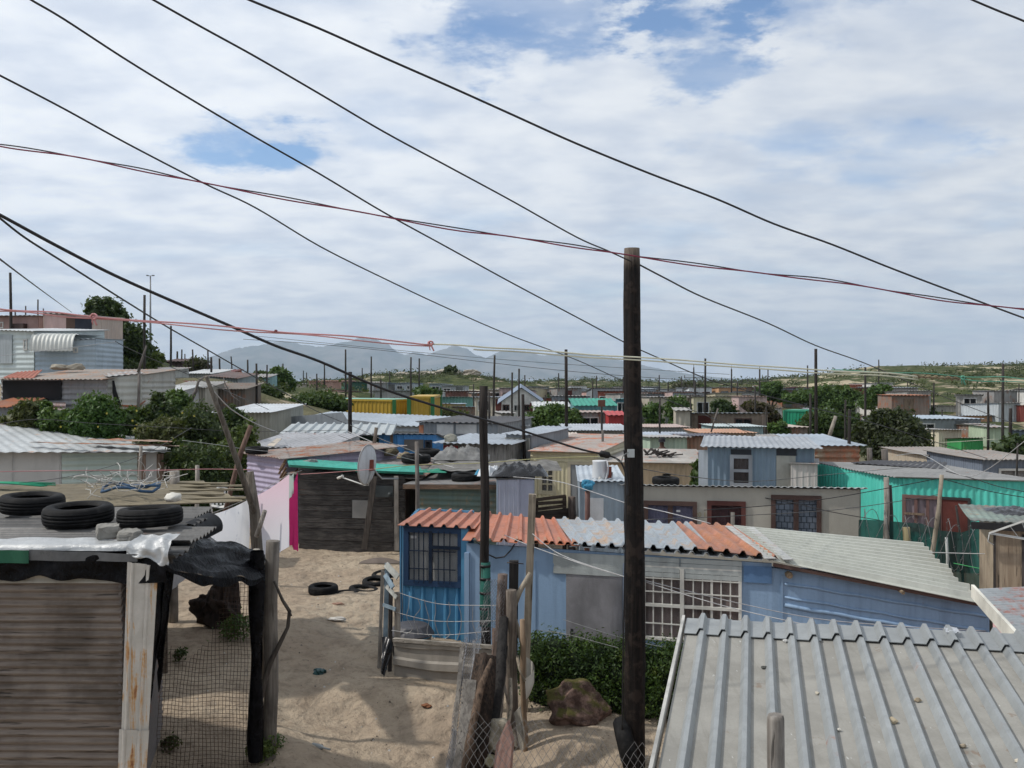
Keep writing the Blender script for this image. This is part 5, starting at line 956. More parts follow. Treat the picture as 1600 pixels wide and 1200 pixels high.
# ================================================================ centre distance
M = metal
cen = [
 (457, 478, 600, 110, PLASTB, GREYR, 'beige hut with one dark window left of the pink huts', 1),
 (483, 536, 596, 118, M((.42, .26, .22), .1, .7, 0, seed=190), M((.30, .16, .13), .5, .7, .05, seed=191), 'long low brick-red house at the foot of the green dune', 2),
 (484, 504, 608, 98, M((.42, .26, .22), .05, .7, 0, seed=192), M((.42, .38, .36), .2, .6, .1, seed=193), 'left of the two salmon pink huts above the yellow containers', 1),
 (509, 526, 609, 96, M((.45, .28, .24), .05, .7, 0, seed=194), M((.30, .29, .28), .3, .6, .1, seed=195), 'right of the two salmon pink huts above the yellow containers', 0),
 (538, 584, 597, 112, DGREEN, GALVD, 'dark green fenced building behind the yellow containers', 1),
 (584, 604, 598, 108, GALVD, GREYR, 'small slate hut right of the dark green building', 0),
 (605, 646, 599, 112, M((.40, .46, .50), .05, .6, 0, seed=196), M((.05, .10, .24), .1, .5, .05, seed=197), 'white-fronted house with a dark blue roof below the dune', 2),
 (582, 645, 611, 95, M((.34, .34, .33), .15, .6, .1, seed=198), M((.46, .46, .46), .2, .5, .1, seed=199), 'pale grey sheds in front of the blue-roofed house', 1),
 (671, 690, 600, 118, M((.30, .36, .38), .05, .6, .1, seed=200), GALV2, 'small blue-grey hut on the left of the silver sheds below the dune', 1),
 (690, 726, 603, 112, M((.36, .39, .41), .05, .6, .1, seed=201), GALV, 'silver shed standing right of the blue-grey hut below the dune', 1),
 (696, 741, 611, 100, M((.16, .07, .055), .3, .6, .03, seed=202), M((.50, .50, .49), .1, .5, .1, seed=203), 'dark rust-walled shed with a pale roof below the silver shed', 1),
 (680, 746, 621, 88, M((.16, .36, .32), .05, .6, 0, seed=204), M((.24, .42, .38), .05, .6, .05, seed=205), 'sea-green shack right of the short yellow container', 2),
 (684, 704, 631, 76, M((.38, .28, .12), .1, .6, 0, seed=206), M((.34, .42, .50), .1, .5, .1, seed=207), 'mustard hut with a light blue roof before the sea-green shack', 1),
 (706, 742, 636, 74, BROWN, M((.22, .28, .34), .3, .6, .05, seed=208), 'brown timber hut beside the mustard hut', 0),
 (728, 778, 652, 58, M((.26, .15, .13), .3, .7, 0, seed=209), M((.38, .31, .29), .3, .6, .05, seed=210), 'low reddish shack behind the black pole, left of the gabled house', 0),
 (762, 790, 609, 100, PLASTB, PLASTG, 'tall beige house immediately right of the black-topped pole', 1),
 (783, 803, 646, 66, PLASTG, GREYR, 'small grey wall-like hut below the gabled white house', 1),
 (818, 836, 617, 150, TEAL, M((.14, .28, .34), .1, .6, .05, seed=211), 'distant teal hut above the round green tree', 0),
 (838, 856, 613, 165, PLASTW, REDW, 'tiny distant white hut with a red roof', 1),
 (855, 866, 616, 150, REDW, REDW, 'tiny distant red hut beside the red-roofed white one', 0),
 (866, 880, 615, 150, M((.42, .50, .50), .05, .6, 0, seed=212), GREYR, 'tiny distant pale hut left of the green flats', 0),
 (872, 920, 612, 118, M((.14, .30, .26), .05, .6, 0, seed=213), M((.05, .07, .08), .1, .6, .05, seed=214), 'long sea-green building with a black roof in the far centre', 3),
 (921, 943, 612, 112, PINKW, PLASTG, 'pinkish-grey house right of the long sea-green building', 1),
 (896, 906, 623, 96, PLASTO, BROWN, 'tiny orange-brown hut below the long sea-green building', 0),
 (906, 930, 630, 88, PLASTG, GALVD, 'low grey hut among clutter left of the blue-grey annex in the far centre', 1),
 (930, 962, 627, 84, M((.36, .42, .46), .05, .55, .05, seed=215), GREYR, 'pale blue-grey house in the far centre, left of the teal doorway hut', 1),
 (962, 984, 624, 82, M((.05, .17, .22), .05, .6, 0, seed=216), TEAL, 'dark teal hut with an open doorway next to the tall pole', 1),
 (944, 958, 619, 125, PLASTY, GREYR, 'tiny cream hut above the pale blue-grey house', 0),
 (1010, 1022, 614, 120, M((.35, .40, .42), .05, .6, 0, seed=217), GREYR, 'tiny grey hut just right of the tall pole', 0),
 (1016, 1045, 613, 150, PLASTW, GALV2, 'small distant white house right of the tall pole', 1),
 (1031, 1044, 621, 84, PLASTO, PLASTO, 'narrow orange-tan gable end beside the round bush', 0),
 (1044, 1078, 620, 86, PLASTG, PLASTB, 'grey flat-roofed house behind the round bush right of the tall pole', 1),
 (1078, 1096, 618, 88, PLASTG, GREYR, 'narrow grey house behind the pair of dark poles', 1),
 (1096, 1106, 624, 84, REDW, GREYR, 'narrow red-brown hut beside the white house', 0),
 (1104, 1128, 626, 86, PLASTW, PLASTG, 'white house behind the dark round bush', 0),
 (1117, 1142, 611, 125, PLASTW, PLASTW, 'bright white bungalow below the far sand dunes', 3),
 (1140, 1168, 612, 112, PLASTBL, GALVD, 'two-tone slate house right of the white bungalow', 2),
 (1128, 1168, 627, 92, PLASTG, PLASTB, 'long low grey house in front of the slate house', 2),
 (1133, 1150, 630, 88, PLASTW, PLASTW, 'white cottage with two windows by the brown bush', 2),
 (1166, 1178, 611, 118, PLASTY, M((.36, .15, .08), .1, .7, 0, seed=218), 'small cream house with an orange roof left of the trees', 1),
 (1216, 1240, 607, 120, GALVD, GALVD, 'dark grey shed on the skyline above the mid trees', 0),
 (1240, 1258, 605, 122, M((.36, .14, .18), .05, .6, 0, seed=219), M((.30, .12, .12), .1, .6, 0, seed=220), 'magenta-red shed on the skyline', 1),
 (1252, 1272, 605, 126, PLASTO, M((.30, .16, .10), .1, .6, 0, seed=221), 'orange-tan house on the skyline right of the magenta shed', 2),
 (1278, 1302, 607, 120, PLASTG, PLASTG, 'grey-white house on the skyline left of the red one', 0),
 (1288, 1318, 602, 128, PLASTW, GALVD, 'white house with a long slanting roof above the trees', 1),
 (1317, 1346, 602, 122, M((.34, .10, .05), .03, .7, 0, seed=222), M((.26, .10, .06), .1, .6, 0, seed=223), 'brick-red house on the skyline with one dark window', 1),
 (1345, 1372, 605, 112, PLASTW, PLASTG, 'white house with wide windows right of the brick-red house', 2),
 (1365, 1395, 599, 128, PLASTW, GALV2, 'white flat-topped house behind the ash-grey hall', 0),
 (1392, 1434, 606, 104, M((.34, .31, .30), .03, .7, 0, seed=224), GALV, 'ash-grey barn-like hall with one dark window', 1),
 (1377, 1392, 623, 92, PLASTW, GALVD, 'small white hut at the edge of the mid trees', 1),
 (1395, 1418, 624, 90, PLASTB, GALVD, 'beige hut with a dark roof below the ash-grey hall', 1),
 (1396, 1426, 634, 84, PLASTW, GALVD, 'low white hut by the sandy bank', 0),
 (1461, 1486, 603, 140, PLASTY, GREYR, 'cream house with a red door on the green slope', 1),
 (1486, 1500, 605, 140, M((.14, .07, .05), .1, .7, 0, seed=225), BROWN, 'dark brown shack attached to the cream house on the green slope', 0),
 (1472, 1487, 619, 116, PLASTW, GREYR, 'tiny white hut with a dark neighbour on the green slope', 0),
 (1487, 1502, 617, 116, GALVD, GALVD, 'square black water-tank shed on the green slope', 0),
 (1453, 1494, 634, 92, PLASTW, PLASTW, 'white house with two grid windows right of centre', 3),
 (1494, 1518, 634, 96, GALVD, GREYR, 'dark annex on the right of the white grid-window house', 0),
 (1495, 1558, 650, 78, PLASTO, M((.46, .52, .58), .03, .5, .15, seed=226), 'peach house under a wide pale blue roof on the right', 1),
 (1560, 1594, 630, 78, M((.42, .45, .46), .05, .6, 0, seed=227), GREYR, 'pale grey shack with an open black doorway at the right', 1),
 (1594, 1640, 634, 78, M((.34, .08, .06), .05, .6, 0, seed=228), GREYR, 'red shack cut off by the right edge of the picture', 0),
 (1572, 1592, 618, 110, M((.05, .28, .16), .05, .6, 0, seed=229), DGREEN, 'green hut with a white door high at the right edge', 0),
 (1425, 1532, 655, 62, M((.19, .215, .225), .03, .55, .05, seed=230, dirt=.2), M((.34, .40, .46), .02, .45, .15, seed=231), 'big blue-grey shed right of the dark round tree', 1),
 (1467, 1502, 672, 52, M((.50, .46, .35), .1, .7, 0, seed=232), GREYR, 'broken cream shack leaning beside the big blue-grey shed', 0),
 (1502, 1536, 685, 50, M((.03, .26, .07), .05, .6, 0, seed=233), M((.22, .20, .165), .3, .8, 0, seed=234), 'bright green-fronted hut with a thatch-brown roof', 0),
 (1546, 1576, 668, 58, M((.38, .46, .33), .05, .6, 0, seed=235), GREYR, 'pale lime hut between the dark poles at the right', 0),
 (1530, 1548, 664, 60, BROWN, GREYR, 'small brown timber hut left of the lime hut', 0),
 (1576, 1640, 673, 60, M((.16, .20, .26), .1, .6, 0, seed=236), M((.26, .29, .33), .1, .6, .1, seed=237), 'slate blue shack at the right edge below the dark poles', 0),
 (1056, 1078, 642, 58, PLASTB, PLASTG, 'pale end of the brown block house, with peeling plaster', 0),
 (1078, 1190, 646, 62, BRICK, M((.36, .40, .43), .05, .5, .15, seed=238), 'long brown block-walled building with a thin silver roof', 1),
 (1186, 1222, 638, 86, PLASTW, M((.20, .16, .15), .2, .7, .05, seed=239), 'white hut behind the brown tree, left of the green container', 0),
 (1170, 1215, 684, 46, M((.42, .41, .38), .15, .6, .05, seed=240), GREYR, 'pale cluttered shed behind the blue-grey house roof', 0),
 (1262, 1302, 640, 86, BRICK, GALVD, 'low brown hut between the green container and the trees', 1),
 (1325, 1346, 648, 80, PINKW, PLASTB, 'small pinkish hut half hidden by the mid trees', 0),
 (1353, 1380, 650, 82, M((.34, .38, .36), .05, .6, 0, seed=241), GREYR, 'pale hut roof showing above the dark round tree', 0),
]
for i, (a, b, yt, Y, wm, rm, lab, nw) in enumerate(cen):
    R = random.Random(i*7+1)
    far(a, b, yt, Y, wm or PLASTG, rm or GREYR, lab, D=R.uniform(3.4, 5.5), rise=R.uniform(-.35, .06), dY=R.uniform(-.35, .35)*(b-a)/F*Y, win=nw, dr=(b-a)/F*Y > 2.2, name='house' if nw > 1 else 'shack', cat='house' if nw > 1 else 'shack', group='small houses in the far part of the settlement')
# gabled white house with blue trim, broad roofs of the middle
far(784, 845, 627, 76, PLASTW, M((.20, .25, .33), .2, .5, .05, seed=242), 'white gabled house with blue roof edges left of the round green tree', D=6, win=3, gable=1.05, name='house', cat='house', oh=(.25, .35, .2))
far(835, 890, 636, 70, M((.42, .42, .41), .15, .6, .05, seed=243), M((.52, .53, .52), .1, .5, .1, seed=244), 'pale long roof just behind the round green tree', D=4, win=0, dr=False)
mid = [
 (888, 985, 673, 44, M((.25, .24, .225), .2, .7, 0, seed=250), M((.40, .43, .46), .12, .5, .2, seed=251), 'wide grey-roofed house behind the cream house', 5.5, .45),
 (1001, 1100, 688, 38, GREYR, M((.34, .38, .44), .08, .5, .2, seed=252), 'house with a broad blue-grey roof right of the tall pole', 5, .45),
 (830, 905, 686, 36, M((.40, .35, .28), .2, .7, 0, seed=253), M((.50, .43, .37), .3, .6, .1, seed=254), 'shack whose wide dusty pink roof lies behind the cream house', 4, .35),
 (1000, 1076, 668, 52, M((.30, .31, .32), .15, .6, 0, seed=255), M((.38, .30, .27), .35, .6, .1, seed=256), 'low grey shack with a rust-edged roof before the brown block building', 4.5, .2),
 (880, 960, 645, 60, GREYR, M((.36, .29, .26), .4, .6, .1, seed=257), 'low shack with a brown patchy roof beneath the green tarpaulin', 7, .4),
 (1016, 1073, 684, 35, M((.38, .48, .38), .04, .6, .02, seed=258), GREYR, 'mint green slatted shack behind the person in red', 2.6, .1),
 (1073, 1142, 682, 36, M((.36, .22, .15), .55, .75, 0, c2=(.42, .33, .26), seed=259, rc=(.22, .10, .06)), M((.06, .06, .08), .1, .6, .05, seed=260), 'rusty orange vertical-sheet shack right of the mint one', 3, .05),
 (1095, 1180, 677, 44, M((.40, .34, .27), .3, .7, 0, seed=261), M((.40, .24, .16), .5, .7, .05, seed=262, rc=(.26, .11, .06)), 'shack with a curling orange-brown roof behind the rusty shack', 4, .25),
 (1120, 1192, 667, 50, M((.26, .36, .36), .1, .6, 0, seed=263), M((.40, .46, .46), .1, .5, .1, seed=264), 'shack with a pale aqua roof before the brown block building', 4, .2),
 (1448, 1540, 712, 34, M((.38, .33, .26), .25, .7, 0, seed=265), M((.27, .25, .23), .3, .7, .1, seed=266), 'weathered tan shack with a sagging grey roof right of the dark tree', 4.0, .35),
 (1535, 1640, 719, 30, M((.14, .17, .22), .08, .6, .02, seed=267), M((.26, .24, .22), .35, .7, .1, seed=268), 'dark slate shack above the turquoise house at the right edge', 4, .3),
 (1228, 1262, 668, 58, BROWN, M((.44, .37, .32), .3, .7, .05, seed=269), 'small shack with a pale brown roof below the green container', 4, .2),
]
for i, (a, b, yt, Y, wm, rm, lab, D_, rs) in enumerate(mid): far(a, b, yt, Y, wm, rm, lab, D=D_, rise=rs*.3-.12, win=0 if i in (2, 5, 6) else 1, dr=False)
# clutter in the middle: tarpaulins and a red stall
root, wd, rc = far(898, 962, 634, 64, TEAL, M((.02, .24, .17), .0, .6, 0, seed=270, dirt=.4), 'low stall covered by a bright green tarpaulin in the centre distance', D=4.5, rise=.35, win=0, dr=False, name='stall', cat='stall')
far(951, 974, 649, 58, M((.34, .03, .03), .02, .6, 0, seed=271, dirt=.15), M((.42, .05, .05), .05, .6, 0, seed=272), 'bright red stall front left of the tall pole', D=2, rise=.15, win=0, dr=False, name='stall', cat='stall')
# ================================================================ near left shack, its roof load, canopy and netting
NS_Z = 3.29
def near_shack():
    root = thing('near_shack', 'nearest shack, lower left, with brown corrugated wall and black tyre-laden roof', 'shack', (-4.6, 10.4, .5))
    Y0 = 8.95; x1 = X(190, Y0); zb = -.2; w = Wall((x1-4.2, Y0+.05), (x1, Y0), zb, 3.1, 3.1)
    WM = wood((.135, .108, .088), (.225, .188, .158), 'x', seed=20, dark=.55, rough=.8)
    mb = MB(); sheet(mb, w.pt(0, zb), w.pt(w.L, zb), w.pt(w.L, 3.02), w.pt(0, 3.02), 'sine', .071, .012, 'v', 0, (), .02, .012); mb.build('wall', WM, root)
    mb = MB(); sheet(mb, w.pt(0, 2.99, .03), w.pt(w.L+.02, 2.99, .03), w.pt(w.L+.02, 3.16, .03), w.pt(0, 3.24, .03), 'sine', .10, .007, 'v', 0, (), .01); mb.build('wall_strip', metal((.34, .31, .25), .1, .6, .05, seed=280, c2=(.42, .40, .36)), root)
    wr = Wall((x1, Y0), (x1-.75, Y0+3.1), zb, 3.2, 3.2); mb = MB(); sheet(mb, wr.pt(0, zb), wr.pt(wr.L, zb), wr.pt(wr.L, 3.2), wr.pt(0, 3.2), 'sine', .076, .01, 'v', 0, (), .02); mb.build('wall', metal((.14, .12, .11), .3, .7, .03, seed=281), root)
    wl_ = Wall((x1-.75, Y0+3.1), (x1-4.0, Y0+3.3), zb, 3.2, 3.2); mb = MB(); sheet(mb, wl_.pt(0, zb), wl_.pt(wl_.L, zb), wl_.pt(wl_.L, 3.2), wl_.pt(0, 3.2), 'sine', .076, .01, 'v', 0, (), .02); mb.build('wall', BROWN, root)
    # pale rust-bled corner sheet
    PM, t = newmat('rust_bled_sheet'); p = pos(t); st = t.noise(t.scale(p, (16, 16, 1.1)), 1.0, 6, .65, .5); bl = t.noise(p, 3.3, 5, .7, .3); f = t.noise(p, 30, 4)
    sum_ = t.math('ADD', t.math('MULTIPLY', st, .62), t.math('MULTIPLY', bl, .38)); base = t.mix(t.ramp(bl, .35, .65), (.44, .42, .38), (.54, .52, .48)); base = t.mix(t.ramp(sum_, .515, .585), base, (.44, .25, .10)); base = t.mix(t.ramp(sum_, .58, .62), base, (.20, .065, .02)); base = t.mix(t.math('MULTIPLY', f, .2), base, (.25, .2, .15)); finish(t, base, .6, 0, f, .2, .01)
    mb = MB(); a = P(186, 1240, Y0-.12); b = P(226, 1240, Y0-.06); c = P(247, 884, Y0-.06); d = P(199, 878, Y0-.12)
    e1 = a+(d-a)*.28; e2 = b+(c-b)*.28
    def prof6(p0, p1, p2, p3, off):
        pr = [(0, 0), (.12, .004), (.16, .022), (.22, .022), (.26, .002), (.62, .002), (.66, .022), (.74, .022), (.78, .002), (1, 0)]
        vs = []; nrm = Vector((0, -1, 0))
        for v in range(9):
            for u, h in pr: vs.append((p0*(1-u)+p1*u)*(1-v/8)+(p3*(1-u)+p2*u)*(v/8)+nrm*(h+off))
        n_ = len(pr); fs = [(j*n_+i, j*n_+i+1, (j+1)*n_+i+1, (j+1)*n_+i) for j in range(8) for i in range(n_-1)]
        mb.add(vs, fs); mb.add([v+Vector((0, .008, 0)) for v in vs], [tuple(reversed(q)) for q in fs])
    prof6(a+(d-a)*.24, b+(c-b)*.24, c, d, .0); prof6(a+Vector((-.01, 0, 0)), b+Vector((.006, 0, 0)), e2+Vector((.01, 0, 0)), e1+Vector((-.015, 0, 0)), .014)
    mb.build('corner_sheet', PM, root)
    # roof: stacked dark sheets, ribs running left-right
    D1 = metal((.05, .049, .048), .10, .5, .15, c2=(.13, .128, .125), seed=282, dirt=.6); D2 = metal((.095, .092, .088), .15, .5, .2, c2=(.15, .146, .14), seed=283, dirt=.6)
    lay = [((-4.3, 11.9, NS_Z), (X(335, 11.9)-.02, 11.95, NS_Z+.0), 1.15, D2), ((-4.3, 10.9, NS_Z+.015), (X(322, 10.9), 10.95, NS_Z+.015), 1.0, D1), ((-4.3, 10.15, NS_Z+.03), (X(336, 10.15), 10.2, NS_Z+.03), .85, D2), ((-4.3, 9.4, NS_Z+.0), (X(300, 9.4), 9.5, NS_Z-.03), .6, D1)]
    for i, (q0, q1, wd_, mm) in enumerate(lay):
        q0 = Vector(q0)-Vector((2.2, 0, 0)); q1 = Vector(q1); mb = MB(); sheet(mb, q0-Vector((0, wd_, .02)), q1-Vector((0, wd_, .02)), q1, q0, 'sine', .15 if i % 2 else .11, .017, 'v', 0, (), .008, .0, i, nv=10, sag=.02); mb.build('roof_sheet', mm, root)
    mb = MB(); mb.beam((-6.4, 8.98, 3.22), (X(268, 9), 9.02, 3.2), .05, .09); mb.beam((-6.4, 11.9, 3.21), (X(330, 11.9), 11.9, 3.2), .05, .08); mb.build('roof_beam', WOODD, root)
    mb = MB(); q = P(238, 800, 9.2)
    # curled black sheet end at the back right
    mb = MB(); c0 = P(327, 800, 11.2); mb.grid(lambda a, b: Vector((c0.x-.05+.20*math.sin(a*1.9)*(.9), c0.y-.7+.8*b, NS_Z+.02-.16*(1-math.cos(a*1.9)))), 10, 3); mb.build('curled_sheet', plain((.008, .008, .009), .6, 0, .15), root)
near_shack()
def make_tyre(name, lab, R_=.34, w_=.21, group='tyres weighing down the near shack roof', seed=0):
    mb = MB(); r0 = R_*.60; pr = []
    shp = [(.60, .30), (.66, .46), (.78, .50), (.90, .47), (.965, .38), (.99, .25), (1.0, .22), (.972, .20), (.972, .17), (1.0, .15), (1.0, .03), (.972, .015), (.972, -.015), (1.0, -.03), (1.0, -.15), (.972, -.17), (.972, -.20), (1.0, -.22), (.99, -.25), (.965, -.38), (.90, -.47), (.78, -.50), (.66, -.46), (.60, -.30), (.63, -.28), (.72, -.36), (.86, -.34), (.92, -.1), (.92, .1), (.86, .34), (.72, .36), (.63, .28), (.60, .30)]
    pr = [(a*R_, b*w_+w_/2) for a, b in shp]; mb.lathe(pr, (0, 0, 0), 48)
    ob = mb.build(name, TYRE, loc=(0, 0, 0), label=lab, cat='tyre', group=group); return ob
TM, t = newmat('tyre_rubber'); p = pos(t); n = t.noise(p, 7, 5, .6); 
finish(t, t.mix(t.ramp(n, .45, .7), (.006, .006, .0065), (.022, .021, .020)), t.math('ADD', .55, t.math('MULTIPLY', n, .35)), 0, t.noise(p, 60, 3), .3, .01, .15); TYRE = TM
ty = make_tyre('tyre', 'leftmost of the three tyres on the near shack roof, cut by the picture edge', .36, .205)
def put(o, loc, rz=0, tilt=(0, 0)): o.location = loc; o.rotation_euler = (tilt[0], tilt[1], rz)
put(ty, (X(50, 11.3), 11.3, NS_Z+.03), 0, (.02, .03))
def copyo(o, loc, lab, s=1, tilt=(0, 0), group=None, rz=0):
    c = o.copy(); C.objects.link(c); put(c, loc, rz, tilt); c.scale = (s, s, s) if not isinstance(s, tuple) else s; c['label'] = lab
    if group: c['group'] = group
    return c
copyo(ty, (X(123, 10.3), 10.3, NS_Z+.04), 'middle and widest of the three tyres on the near shack roof', 1.0, (.02, -.04), rz=1)
copyo(ty, (X(235, 10.2), 10.2, NS_Z+.045), 'rightmost of the three tyres on the near shack roof, behind the concrete lumps', .93, (-.02, .03), rz=2)
GT = 'tyres half buried along the sandy path'
def gz(px, py, Y0=16):
    Y = Y0
    for _ in range(30): Y = (CZ-H(X(px, Y), Y))*F/(py-HY)
    return X(px, Y), Y, H(X(px, Y), Y)
x, y, z = gz(505, 926); copyo(ty, (x, y, z-.02), 'whole black tyre lying flat in the middle of the sandy path', (.80, .80, .85), (.03, .02), GT)
x, y, z = gz(541, 926); copyo(ty, (x, y, z-.14), 'tyre buried to its rim just right of the whole tyre on the path', (.72, .55, .8), (.05, -.05), GT)
x, y, z = gz(568, 920); copyo(ty, (x, y, z-.13), 'curved tyre edge showing between the buried rim and the grey tyres', (.85, .6, .8), (.1, .12), GT)
x, y, z = gz(586, 910); copyo(ty, (x, y, z-.08), 'greyish tyre with its hole showing left of the blue wicket', (.72, .72, .75), (.12, .0), GT)
x, y, z = gz(601, 900); copyo(ty, (x, y, z-.08), 'farthest half-buried tyre touching the corner of the blue house', (.74, .74, .8), (.1, -.1), GT)
for px, py, Y, s_, lab in ((401, 701, 24.6, .8, 'thin black tyre lying on top of the lilac shack roof'), (668, 706, 25.6, .95, 'upper tyre on the rubble roof right of the plank shack'), (650, 716, 24.6, 1.05, 'lower wide tyre on the rubble roof right of the plank shack'), (728, 744, 22.4, .95, 'tyre on the stained shed roof next to the white bundle'), (1040, 749, 21.5, .85, 'tyre on top of the beige house roof right of the tall pole')):
    q = P(px, py, Y); copyo(ty, (q.x, q.y, q.z-.12), lab, s_, (.03, .02), 'tyres holding down the farther roofs')
CONC = paint((.27, .26, .235), .95, .25, seed=290, scl=3, bump=.8)
def lump(px, py, Y, d, rz, lab, seed):
    import bmesh
    q = P(px, py, Y); R = random.Random(seed); mb = MB(); rot = Matrix.Rotation(rz, 3, 'Z') @ Matrix.Rotation(.1, 3, 'X')
    bm = bmesh.new(); bmesh.ops.create_cube(bm, size=1); bmesh.ops.subdivide_edges(bm, edges=bm.edges[:], cuts=4, use_grid_fill=True)
    vs = []
    for v in bm.verts:
        c = v.co.copy(); k = 1-.12*(abs(c.x*2)**6+abs(c.y*2)**6+abs(c.z*2)**6-1)*.5; c = Vector((c.x*d[0], c.y*d[1], c.z*d[2]))*k; c += Vector((1, 1, 1))*.02*noise.noise(v.co*5+Vector((seed, 0, 0))); vs.append(rot @ c+q+Vector((0, 0, d[2]/2)))
    mb.add(vs, [tuple(v.index for v in f.verts) for f in bm.faces]); bm.free(); mb.build('concrete_lump', CONC, label=lab, cat='rubble', group='concrete lumps on the near shack roof')
lump(168, 841, 9.25, (.20, .15, .13), .5, 'taller left concrete lump in front of the roof tyres', 3); lump(203, 843, 9.2, (.19, .16, .09), -.2, 'flatter right concrete lump in front of the roof tyres', 5)
# --- draped sheets over the eave and the canopy
def drape(fn, nu, nv, name, mat_, lab, cat, parent=None):
    mb = MB(); mb.grid(fn, nu, nv); return mb.build(name, mat_, parent, label=lab, cat=cat)
SILV, t = newmat('silver_foil'); p = pos(t); n = t.noise(p, 9, 6, .65, .6); finish(t, t.mix(n, (.28, .29, .29), (.56, .57, .57)), .38, .25, t.noise(p, 14, 6, .7, 1.0), .7, .02, .5)
PLAS, t = newmat('black_plastic_film'); p = pos(t); n = t.noise(p, 5, 6, .65, 1.2); finish(t, t.mix(t.ramp(n, .4, .7), (.002, .002, .0025), (.008, .008, .010)), t.ramp(t.noise(p, 3, 4), .35, .7, .2, .5), 0, t.math('ADD', t.noise(t.scale(p, (6, 6, 2)), 1.0, 5, .6, 1.2), n), .6, .05, .09)
xa, xb = -6.3, X(232, 8.88)
def f1(a, b):
    x = xa+(xb-xa)*a; fold = .018*math.sin(x*9)+.03*noise.noise(Vector((x*2.2, b*2, 5)))
    if b < .5: return Vector((x, 9.25-.32*b*2+fold*.3, 3.355+.03*noise.noise(Vector((x*3, b*6, 1)))-.02*b))
    k = (b-.5)*2; drop = (.14+.05*noise.noise(Vector((x*1.4, 3, 3))))*k
    return Vector((x, 8.93-.02*k+fold, 3.335-drop))
drape(f1, 90, 10, 'foil_sheet', SILV, 'long silvery sheet folded over the front eave of the near shack', 'tarpaulin')
c0 = P(218, 846, 8.9); c1 = P(268, 842, 9.0)
def f2(a, b):
    x = c0.x-.1+(c1.x-c0.x+.12)*a; k = b
    return Vector((x+.05*k*math.sin(a*3), 9.2-.34*min(1, b*1.6)+.04*noise.noise(Vector((a*5, b*4, 2)))-.02*b, 3.40-.05*b-(.24*max(0, b-.45)*(.6+.9*a))+.05*noise.noise(Vector((a*3.5, b*3, 8)))))
drape(f2, 30, 24, 'foil_flap', SILV, 'crumpled silvery flap at the right end of the near shack eave', 'tarpaulin')
def f3(a, b):
    x = xa+(X(262, 8.9)-xa)*a; lo = .27+.07*noise.noise(Vector((x*1.3, 7, 3)))+.05*noise.noise(Vector((x*4, 1, 3)))
    return Vector((x, 8.87+.02*math.sin(x*7+b*3)+.02*noise.noise(Vector((x*4, b*4, 0))), 3.30-lo*b))
drape(f3, 110, 8, 'plastic_fringe', PLAS, 'black plastic hanging below the silvery sheet along the near shack eave', 'plastic sheet')
def f3b(a, b):
    x = X(-10, 8.85)+(X(46, 8.85)-X(-10, 8.85))*a; return Vector((x, 8.845+.01*math.sin(x*20), 3.31-.12*b))
drape(f3b, 12, 3, 'green_cloth', paint((.015, .09, .05), .6, .3, seed=291), 'dark green cloth strip under the eave at the left picture edge', 'cloth')
def f3c(a, b):
    x = X(44, 8.84)+(X(215, 8.84)-X(44, 8.84))*a; return Vector((x, 8.84+.015*math.sin(x*11), 3.315-(.10-.03*a)*b-.04*a))
drape(f3c, 24, 3, 'grey_plastic', plain((.11, .115, .12), .3), 'translucent grey plastic strip beneath the silvery eave sheet', 'plastic sheet')
# hanging black plastic strips right of the pale corner sheet
R = random.Random(5)
for k, (p0, p1, b0, b1) in enumerate(((243, 272, 226, 260), )):
    def f4(a, b):
        tp = P(p0+(p1-p0)*a, 862+10*a, 9.0+.3*a); q = P(b0+(b1-b0)*a*(1-.35*b), 1108+70*noise.noise(Vector((a*6, 0, 3)))-60*a, 9.05+.4*a)
        v = tp*(1-b)+q*b; v.y += .05*math.sin(a*15+b*2)+.03*noise.noise(Vector((a*9, b*2, 3))); v.x += .02*noise.noise(Vector((a*4, b*5, 7))); return v
    drape(f4, 30, 30, 'plastic_curtain', PLAS, 'black plastic hanging in long folds beside the pale rust-stained corner sheet', 'plastic sheet')
# canopy of black plastic over the yard gate
def f5(a, b):
    l = P(258, 838+46*b, 9.45-.45*b); r = P(414, 864+38*b, 11.6-.8*b)
    v = l*(1-a)+r*a; v.z += .05*math.sin(a*math.pi)*(1-b*1.2)-.03*math.sin(a*math.pi)*b*b+.05*noise.noise(Vector((a*5, b*3, 2)))+.018*math.sin(b*21+a*5+4*noise.noise(Vector((a*4, b*4, 4)))); v.y += .03*noise.noise(Vector((a*8, b*6, 9))); return v
drape(f5, 70, 26, 'plastic_canopy', PLAS, 'glossy black plastic canopy stretched from the near shack to the wrapped gate post', 'plastic sheet')
def f5b(a, b):
    l = P(275, 826, 11.4); r = P(408, 866, 12.4); v = (l*(1-a)+r*a)*(1-b)+f5(a, .0)*b; v.z += .04*noise.noise(Vector((a*7, b*4, 6))); return v
drape(f5b, 50, 10, 'plastic_sheet', PLAS, 'upper run of black plastic behind the canopy edge beside the hanging sheets', 'plastic sheet')
def f5c(a, b):
    v = f5(a, 1.0); lo = (.04+.05*math.sin(a*math.pi)+.05*noise.noise(Vector((a*5, 3, 3)))); v.z -= lo*b; v.y += .03*noise.noise(Vector((a*9, b*3, 1))); return v
mb = MB(); mb.grid(f5c, 60, 5); mb.build('plastic_valance', PLAS, label='sagging lower edge of the black canopy above the wire netting', cat='plastic sheet')
